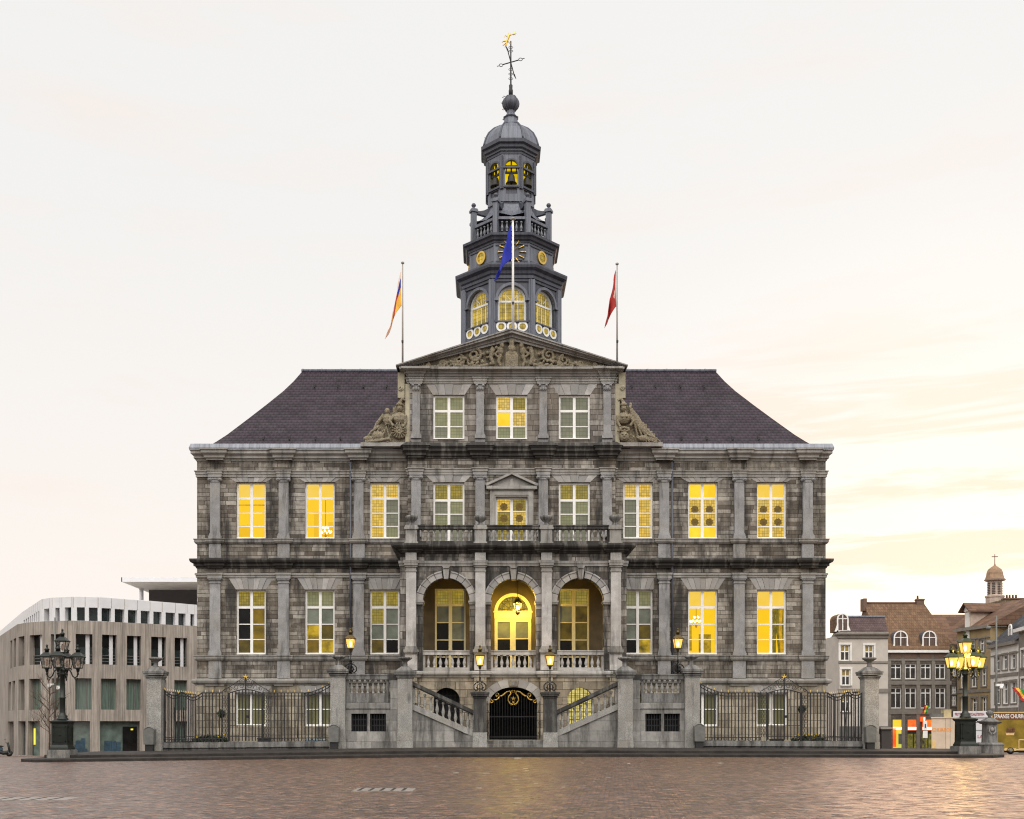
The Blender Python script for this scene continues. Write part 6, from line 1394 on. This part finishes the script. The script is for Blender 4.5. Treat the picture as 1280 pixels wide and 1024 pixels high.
x2=wx(1186,84); m=MB(); m.box(-.28,.28,-.28,.28,0,.55); m.box(-.29,.29,-.29,.29,.5,.56); single('packing_crate',m,M['crate'],'khaki crate lying on the roof of the cream kiosk','crate',(x2,84.5,zt+.04))
x2=wx(1174,84); m=MB(); m.box(-.45,.45,-.2,.2,0,.28); m.box(-.40,-.30,-.21,.21,.04,.24); m.box(.2,.22,-.22,.22,0,.30); single('roof_unit',m,M['bin'],'low grey ventilation unit on the roof of the cream kiosk','vent unit',(x2,84.5,zt+.04))
# white stall with sign
x=wx(1214,92); g=gz(x,92); st=thing('market_stall','white market stall with dark red lettered fascia behind the lit street lamp','stall',(x,92,g),None,True); F=Frame(x,92,-.40); h0,h1=wx(1194,92)-x,wx(1234,92)-x
m=MB(); m.fbox(F,h0,h1,-2.2,0,g+.1,wz(897,92)); m.build('body',M['white_panel'],st); m=MB(); m.fbox(F,h0-.05,h1+.05,-2.3,.10,wz(897,92),wz(889,92)); m.build('fascia',M['white_panel'],st)
text('SPECIALITEITEN',.30,F,.35,.11,wz(893,92),'red_letter',st,1.25); text('FRITES',.30,F,-.95,.11,wz(893,92),'red_letter',st,.55); text('LA',.36,F,wx(1224.5,92)-x,.004,wz(921,92),'red_letter',st)
m=MB(); 
for zz in (903,913): m.fbox(F,h0,h1,.001,.02,wz(zz,92)-.02,wz(zz,92)+.02)
m.build('shutter_joint',M['bin'],st)
# dark granite monument base
x=wx(1237,58); g=gz(x,58); mo=thing('stone_monument','dark stone monument pedestal with urn beside the golden trailer','monument',(x,58,g-.1)); 
S_=.0414
m=MB(); m.taper(0,0,-.2,.62,.52,.52,.50,.50); m.taper(0,0,.62,.72,.54,.54,.44,.44); m.build('base',M['granite_dark'],mo); m=MB(); m.taper(0,0,.72,1.68,.30,.30,.27,.27); m.taper(0,0,1.68,1.78,.34,.34,.45,.45); m.taper(0,0,1.78,1.84,.46,.46,.46,.46); m.taper(0,0,1.84,2.0,.34,.34,.12,.12); o=m.build('shaft',M['granite_dark'],mo)
m=MB(); m.lathe([(.10,2.0),(.08,2.08),(.16,2.18),(.19,2.28),(.12,2.34),(.05,2.40)],(0,0,0),12); m.build('urn',M['granite_dark'],o); m=MB()
for s in (-1,1): m.tube([(.12*s,-.31,1.55),(.16*s,-.33,1.3),(.05*s,-.33,1.15)],.04,5)
m.sphere((0,-.31,1.4),.1,1,.5,1.2,8); m.build('carving',M['granite'],o)
# cabinet beside right pier
x=wx(1105.5,62); g=gz(x,62); m=MB(); m.box(-.26,.26,-.3,.3,0,1.3); m.box(-.30,.30,-.34,.34,1.3,1.38); c=thing('utility_cabinet','tall dark cabinet with pale lid beside the far right pier','cabinet',(x,62,g)); m.build('body',M['brown_wall'],c); m=MB(); m.box(-.32,.32,-.36,.36,1.38,1.45); m.build('lid',M['soffit'],c)
# sign post
x=wx(1156.3,95); g=gz(x,95); sp=thing('traffic_sign','white traffic sign plates on a pole before the shop door','sign',(x,95,g)); m=MB(); m.tube([(0,0,0),(0,0,2.75)],.035,6); m.build('pole',M['bin'],sp); m=MB(); m.box(-.16,.16,-.06,-.04,1.9,2.7); m.build('plate',M['white'],sp); m=MB(); m.box(-.2,.2,-.06,-.04,1.25,1.85); m.build('lower_plate',M['white'],sp); m=MB(); m.box(-.05,.05,-.075,-.062,2.1,2.45); m.build('pictogram',M['blue_flag'],sp)
def banner(label,px,Y,y0,y1,w,ang):
    x=wx(px,Y); z0,z1=wz(y1,Y),wz(y0,Y); t=thing('hanging_banner',label,'flag',(x,Y,z0),'red yellow green flags'); 
    m=MB(); n=9; vs=[]
    for i in range(n+1):
        for j in range(4): s=j/3; vs.append((w*(s-.5)+ang*(i/n-.5)*(-1),.06*math.sin(i*1.1+s*4),(z1-z0)*(1-i/n)-.15*s))
    for i in range(n):
        for j in range(3): m.add([vs[i*4+j],vs[i*4+j+1],vs[(i+1)*4+j+1],vs[(i+1)*4+j]],[(0,1,2,3)],j)
    m.closed=False; m.build('cloth',[M['red_flag'],M['flag_yellow'],M['flag_green']],t); m=MB(); m.tube([(-w*.5-ang*.5,.3,-.2),(w*.2+ang*.5,0,z1-z0+.2)],.03,5); m.build('pole',M['bin'],t)
banner('small red yellow and green flag over the shop door',1157,128,881,891,.5,.3); banner('large red yellow and green flag at the right edge before the white house',1277.5,100,859,876,.9,-.9)
# lighting and camera mast
x=wx(1245.5,100); g=gz(x,100); ma=thing('camera_mast','tall grey mast with white surveillance cameras before the white house','mast',(x,100,g)); zt=wz(770,100); m=MB(); m.tube([(0,0,0),(0,0,zt-g)],.12,8,0,.07); m.build('pole',M['bin'],ma)
for y in (783,801): 
    m=MB(); zz=wz(y,100)-g; m.tube([(-.9,0,zz),(.9 if y==783 else .2,0,zz)],.03,5); o=m.build('arm',M['bin'],ma)
    m=MB(); m.lathe([(.05,.2),(.22,.1),(.24,-.05),(.1,-.2)],(-.7,0,zz-.15),8); m.build('floodlight',M['bin'],o)
zz=wz(858,100)-g; m=MB(); m.box(-.1,.55,-.25,-.05,zz,zz+.22); m.lathe([(.16,0),(.14,-.2),(.03,-.28)],(.35,-.15,zz),8); m.build('camera',M['white'],ma)
# CCTV pole and bare tree on the left
x=wx(68.7,72); g=gz(x,72); cp=thing('camera_pole','grey pole with white surveillance cameras beside the bare street tree','pole',(x,72,g)); zt=wz(772,72)-g; m=MB(); m.tube([(0,0,0),(0,0,zt)],.09,8,0,.05); m.build('pole',M['bin'],cp)
m=MB(); zz=wz(857,72)-g; m.box(-.42,-.02,-.14,-.02,zz,zz+.12); m.lathe([(.11,.02),(.10,-.16),(.02,-.22)],(-.33,-.08,zz+.0),8); m.box(.15,.36,-.14,-.02,zz-.25,zz-.02); m.build('camera',M['white'],cp)
x=wx(61.5,70); g=gz(x,70); bt_=thing('street_tree','small bare reddish street tree growing beside the unlit lamp','tree',(x,70,g)); m=MB(); cr=MB(); rr=random.Random(11)
m.tube([(0,0,0),(.02,.0,1.2),(-.03,.02,2.4),(.02,0,3.6),(0,0,4.9)],.065,7,0,.012); m.build('trunk',M['bark'],bt_)
def twig(p,d,L,r,k):
    q=[p]; 
    for i in range(4): d=(d+Vector((rr.uniform(-.25,.25),rr.uniform(-.25,.25),rr.uniform(-.05,.22)))).normalized(); q.append(q[-1]+d*L/4)
    cr.tube(q,r,4,0,r*.3)
    if k>0:
        for i in range(1,5):
            for s in range(2 if k>1 else 1): twig(q[i],(d+Vector((rr.uniform(-1,1),rr.uniform(-1,1),rr.uniform(-.3,.7)))).normalized(),L*.5,r*.5,k-1)
for k in range(15): z_=1.3+k*.23; a_=k*2.4; twig(Vector((0,0,z_)),Vector((math.cos(a_),math.sin(a_),.55)).normalized(),1.35-.04*k,.028,2)
cr.build('crown',M['bark'],bt_)
# motor scooter far left
x=wx(3,90); g=gz(x,90); sc=thing('motor_scooter','black motor scooter parked at the far left before the office block','scooter',(x,90,g)); 
for q in (-.55,.55): m=MB(); m.tube([(q,-.06,.26),(q,.06,.26)],.26,14); o=m.build('wheel',M['rubber'],sc); m=MB(); m.tube([(q,-.07,.26),(q,.07,.26)],.13,10); m.build('rim',M['bin'],o)
m=MB(); m.tube([(.62,0,.3),(.5,0,.8),(.42,0,1.1)],.09,8); m.tube([(.5,0,.35),(.1,0,.28),(-.3,0,.42),(-.75,0,.62)],.17,8); m.sphere((-.35,0,.62),.28,1.4,.6,.7); m.build('body',M['planter'],sc); m=MB(); m.sphere((-.25,0,.82),.2,1.8,.7,.4); m.build('seat',M['rubber'],sc); m=MB(); m.tube([(.38,-.32,1.12),(.42,0,1.1),(.38,.32,1.12)],.03,6); m.build('handlebar',M['bin'],sc); m=MB(); m.box(-.1,.1,-.2,-.16,.5,.7); m.build('side_panel',M['blue'],sc); m=MB(); m.tube([(.38,-.28,1.12),(.36,-.34,1.4)],.012,4); m.sphere((.36,-.34,1.42),.07,1.2,.4,.8,8); m.build('mirror',M['bin'],sc)
# ================================================================== square, pavement
n=Nodes('red brown pavers'); o=n.obj(); s=n.sep()
warp=n.noise(o,.35,2); 
rot=n.map(o,(1,1,1),(0,0,0),(0,0,.12)); vec=n.n('ShaderNodeVectorMath',operation='ADD'); n.set(vec.inputs[0],rot); nz=n.n('ShaderNodeTexNoise'); n.set(nz.inputs['Vector'],o); nz.inputs['Scale'].default_value=2.2; sc=n.n('ShaderNodeVectorMath',operation='SCALE'); n.set(sc.inputs[0],nz.outputs['Color']); sc.inputs['Scale'].default_value=.05; n.set(vec.inputs[1],sc.outputs[0])
b=n.n('ShaderNodeTexBrick'); b.offset=.5; n.set(b.inputs['Vector'],vec.outputs[0])
for k,v in (('Scale',1.0),('Mortar Size',.017),('Mortar Smooth',.35),('Bias',0.0),('Brick Width',.15),('Row Height',.10)): b.inputs[k].default_value=v
n.set(b.inputs['Color1'],(.035,.018,.013)); n.set(b.inputs['Color2'],(.25,.118,.066)); n.set(b.inputs['Mortar'],(.012,.009,.008))
big=n.noise(o,.22,5,.65); c=n.mix(n.ramp(big,.4,.7,0,.5),b.outputs[0],(.14,.085,.06)); c=n.mix(n.ramp(n.noise(o,1.3,4,.7),.55,.75,0,.5),c,(.05,.035,.03))
gr=n.noise(o,3.6,5,.8); c=n.mix(n.ramp(gr,.50,.60,0,.85),c,(.020,.010,.006)); gr2=n.noise(n.map(o,(1,1,1),(7,3,0)),4.4,5,.8); c=n.mix(n.ramp(gr2,.54,.63,0,.75),c,(.38,.21,.135))
hgt=n.math('ADD',n.math('MULTIPLY',b.outputs[1],-1.0),n.math('ADD',n.math('MULTIPLY',n.noise(o,28,3),.5),n.math('MULTIPLY',n.noise(o,7,2),.9)))
sv=n.n('ShaderNodeSeparateXYZ'); n.set(sv.inputs[0],vec.outputs[0]); row=n.math('FLOOR',n.math('DIVIDE',sv.outputs[1],.10)); colm=n.math('FLOOR',n.math('ADD',n.math('DIVIDE',sv.outputs[0],.15),n.math('MULTIPLY',n.math('MODULO',row,2.0),.5)))
wn=n.n('ShaderNodeTexWhiteNoise',noise_dimensions='2D'); n.set(wn.inputs['Vector'],n.comb(colm,row)); tl=n.n('ShaderNodeVectorMath',operation='MULTIPLY_ADD'); n.set(tl.inputs[0],wn.outputs['Color']); tl.inputs[1].default_value=(.5,.85,0); tl.inputs[2].default_value=(-.25,-.425,0)   # every sett lies a little askew
nt=n.n('ShaderNodeTexNoise'); n.set(nt.inputs['Vector'],o); nt.inputs['Scale'].default_value=3.2; nt.inputs['Detail'].default_value=5; nt.inputs['Roughness'].default_value=.75; t2=n.n('ShaderNodeVectorMath',operation='MULTIPLY_ADD'); n.set(t2.inputs[0],nt.outputs['Color']); t2.inputs[1].default_value=(.5,.9,0); n.set(t2.inputs[2],tl.outputs[0]); t3=n.n('ShaderNodeVectorMath',operation='ADD'); n.set(t3.inputs[0],t2.outputs[0]); t3.inputs[1].default_value=(-.25,-.45,0)   # settled, uneven paving
ad=n.n('ShaderNodeVectorMath',operation='ADD'); n.set(ad.inputs[0],n.bump(hgt,.9,.018)); n.set(ad.inputs[1],t3.outputs[0]); nm=n.n('ShaderNodeVectorMath',operation='NORMALIZE'); n.set(nm.inputs[0],ad.outputs[0])
M['pavers']=n.pbr(c,n.ramp(n.noise(o,3.1,4,.6),.3,.7,.25,.45),0,nm.outputs[0],.75)
n=Nodes('dark kerb stone'); o=n.obj(); u,v=n.uv(); x_=n.sep()[0]
j=n.math('LESS_THAN',n.math('FRACT',n.math('DIVIDE',x_,1.1)),.012); c=n.mix(n.ramp(n.noise(o,1.5,6,.7),.3,.7),(.012,.010,.009),(.045,.038,.033)); c=n.mix(n.math('MULTIPLY',j,.8),c,(.01,.01,.01))
M['kerb']=n.pbr(c,n.ramp(n.noise(o,4,4),.3,.7,.6,.85),0,n.bump(n.noise(o,22,4),.4,.01),.25)
xs=sorted(set([-260,-160,-100,-70,-55]+list(range(-45,46,3))+[55,70,100,160,260])); ys=sorted(set([-120,-60,-30,-10]+list(range(0,136,3))+[150,180,240,330,420]))
m=MB(); vs=[(x,y,gz(max(-60,min(60,x)),y)) for y in ys for x in xs]; nx=len(xs)
m.add(vs,[(j*nx+i,j*nx+i+1,(j+1)*nx+i+1,(j+1)*nx+i) for j in range(len(ys)-1) for i in range(nx-1)],0,True); m.closed=False
structure('square',m,M['pavers'])
def plat(name,x0,x1,yf,yb,zt,zb,mat):
    m=MB(); N_=40; xs=[x0+(x1-x0)*i/N_ for i in range(N_+1)]
    for a,b in zip(xs,xs[1:]):
        q=[(a,yf(a)),(b,yf(b))]
        r=lambda x,e: .0
        A,B=(a,yf(a)),(b,yf(b))
        m.add([(A[0],A[1],zb+zoff(a)),(B[0],B[1],zb+zoff(b)),(B[0],B[1],zt+zoff(b)-.02),(A[0],A[1],zt+zoff(a)-.02),(B[0],B[1]+.025,zt+zoff(b)),(A[0],A[1]+.025,zt+zoff(a)),(b,yb,zt+zoff(b)),(a,yb,zt+zoff(a))],[(0,1,2,3),(3,2,4,5),(5,4,6,7)])
    for e in (x0,x1): m.add([(e,yf(e),zb+zoff(e)),(e,yb,zb+zoff(e)-.6),(e,yb,zt+zoff(e)),(e,yf(e),zt+zoff(e))],[(0,1,2,3)])
    m.add([(x0,yb,zt+zoff(x0)),(x1,yb,zt+zoff(x1)),(x1,yb,-1),(x0,yb,-1)],[(0,1,2,3)])
    structure(name,m,mat)
def cr(x,x0,x1,r=1.0):   # rounded ends
    e=min(x-x0,x1-x); return 0 if e>=r else r-math.sqrt(max(0,r*r-(r-e)**2))
plat('kerb',-18.25,18.75,lambda x:40+.115*max(0,x)+cr(x,-18.25,18.75),47.6,.11,-.3,M['kerb'])
plat('pavement',-17.85,18.35,lambda x:41.15+.115*max(0,x)+cr(x,-17.85,18.35),47.6,.22,.0,M['kerb'])
# worn paint marks and drain covers
M['paint']=m_plain('worn white paint',(.55,.52,.50),.6,0,.3,6); M['cover']=m_plain('worn metal cover',(.24,.21,.19),.5,.2,.3,6)
m=MB(); rr=random.Random(8)
def mark(px,y,w,h):
    Y=FPX*H/(y-VY); x=wx(px,Y); ww=w/FPX*Y; hh=h*Y*Y/(FPX*H); z=gz(x,Y)+.006; m.add([(x-ww/2,Y-hh/2,z),(x+ww/2,Y-hh/2,z),(x+ww/2,Y+hh/2,z),(x-ww/2,Y+hh/2,z)],[(0,1,2,3)])
for a in ((647,948,9,.7),(592,952.5,2,.5),(626,955,2,.5),(657,961,6,.6),(658.5,963.5,5,.5),(570,966.5,7,.5),(608,967,8,.6),(644,970.5,6,.6),(643,974.5,7,.5),(670,979.8,5,.5),(704,984.5,4,.5),(599,985.5,7,.5),(646,995.5,15,.5),(604.5,1000.3,5,.6),(648,1003.3,9,.5),(728,954,3,.5),(786,955,4,.5),(900,953.5,6,.5),(760,972,6,.4),(545,958,4,.4)): mark(*a)
m.closed=False; structure('paint_marks',m,M['paint'])
for lb,px,y,w,dp in (('pale rectangular drain cover set in the pavers left of centre',481,987.5,1.05,.9),('pale worn cover set in the pavers at the bottom left',33,993.5,1.5,.75)):
    Y=FPX*H/(y-VY); x=wx(px,Y); t=thing('drain_cover',lb,'drain cover',(x,Y,gz(x,Y)+.004),'covers set in the square'); m=MB(); m.box(-w/2,w/2,-dp/2,dp/2,-.03,.006); m.build('plate',M['cover'],t)
    m=MB()
    for k in range(5): m.box(-w/2+.08+k*(w-.1)/5,-w/2+.08+k*(w-.1)/5+.05,-dp/2+.06,dp/2-.06,.006,.009)
    m.build('slot',M['kerb'],t)
# ================================================================== sky, sun, lamps
SUN_EL=math.radians(11.0); SUN_AZ=math.radians(23)     # low behind the houses on the right
sd=Vector((math.sin(SUN_AZ)*math.cos(SUN_EL),math.cos(SUN_AZ)*math.cos(SUN_EL),math.sin(SUN_EL)))
w=bpy.data.worlds.new('World'); S.world=w; w.use_nodes=True; t=w.node_tree; t.nodes.clear()
class WN(Nodes):
    def __init__(s,t): s.t=t; s.cache={}
k=WN(t); out=k.n('ShaderNodeOutputWorld'); bg=k.n('ShaderNodeBackground'); t.links.new(bg.outputs[0],out.inputs[0])
sky=k.n('ShaderNodeTexSky',sky_type='NISHITA'); sky.sun_disc=False; sky.sun_elevation=SUN_EL; sky.sun_rotation=SUN_AZ; sky.air_density=1.0; sky.dust_density=2.0
g=k.n('ShaderNodeTexCoord').outputs['Generated']; sp=k.n('ShaderNodeSeparateXYZ'); k.set(sp.inputs[0],g); X,Y,Z=sp.outputs
# thin high cloud veil lit by the low sun: pale overhead, rose towards the horizon, yellow round the sun
dot=k.n('ShaderNodeVectorMath',operation='DOT_PRODUCT'); k.set(dot.inputs[0],g); dot.inputs[1].default_value=Vector((math.sin(math.radians(27)),math.cos(math.radians(27)),0)); D=dot.outputs['Value']
up=k.ramp(Z,.0,.42); veil=k.mix(up,(10.5,9.5,8.7),(9.25,9.15,9.0))
near=k.math('MULTIPLY',k.ramp(D,.925,.99),k.ramp(Z,.22,.03)); veil=k.mix(near,veil,(12.0,11.2,10.4))
near2=k.math('MULTIPLY',k.ramp(D,.965,.998),k.ramp(Z,.14,.03)); veil=k.mix(near2,veil,(22,16.5,11.5))
east=k.ramp(Y,.1,-.6); veil=k.mix(east,veil,k.mix(k.ramp(Z,.12,.80),(3.2,3.0,2.9),(52.0,50.0,47.5)))
cl=k.noise(k.map(g,(1.6,1.6,9.0),(0,0,0),(0,math.radians(-14),0)),2.2,6,.6); veil=k.mix(k.math('MULTIPLY',k.ramp(cl,.50,.70),k.math('MULTIPLY',k.ramp(Z,.0,.10,1,.5),.6)),veil,(10.2,8.3,7.2))
str_=k.noise(k.map(g,(2.0,2.0,22.0),(3.1,0,0),(0,math.radians(16),0)),1.9,5,.6,.4)
veil=k.mix(k.math('MULTIPLY',k.ramp(str_,.51,.61),k.math('MULTIPLY',k.ramp(D,.80,.93),k.math('MULTIPLY',k.ramp(Z,.06,.13),k.ramp(Z,.34,.22,0,1.0)))),veil,(10.3,7.9,6.7))
veil=k.mix(.04,veil,sky.outputs[0])
k.set(bg.inputs[0],veil); bg.inputs[1].default_value=.1
sl=bpy.data.lights.new('sun','SUN'); sl.energy=.14; sl.angle=math.radians(12); sl.color=(1,.56,.30); so=bpy.data.objects.new('sun',sl); COL.objects.link(so); so.rotation_euler=sd.to_track_quat('Z','Y').to_euler()
def lamp(name,loc,p,col=(1,.62,.18),r=.08):
    l=bpy.data.lights.new(name,'POINT'); l.energy=p; l.color=col; l.shadow_soft_size=r; o=bpy.data.objects.new(name,l); COL.objects.link(o); o.location=loc
for i,p in enumerate(LP): lamp('lantern_light',(p[0],p[1],p[2]-.08),260 if i<2 else 170)
lamp('loggia_light',(.22,50.6,6.6),620,(1,.66,.08),.12)
lamp('street_lamp_light',(17.35,43.2,3.75),420,(1,.6,.14),.3)
# ================================================================== camera
cam=bpy.data.cameras.new('camera'); co=bpy.data.objects.new('camera',cam); COL.objects.link(co); co.location=(CX,0,H); co.rotation_euler=(PI/2,0,0)
cam.sensor_width=36; cam.lens=36*FPX/1280; cam.shift_x=35/1280; cam.shift_y=(VY-512)/1280; cam.clip_end=2000; cam.clip_start=.1
S.camera=co
S.view_settings.view_transform='Standard'; S.view_settings.look='None'; S.view_settings.exposure=0; S.view_settings.gamma=1
S.cycles.pixel_filter_type='BLACKMAN_HARRIS'; S.cycles.filter_width=1.15; S.cycles.max_bounces=6; S.cycles.transparent_max_bounces=8; S.cycles.sample_clamp_indirect=3.0
for o in list(bpy.data.objects):
    if '_w' in o: del o['_w']
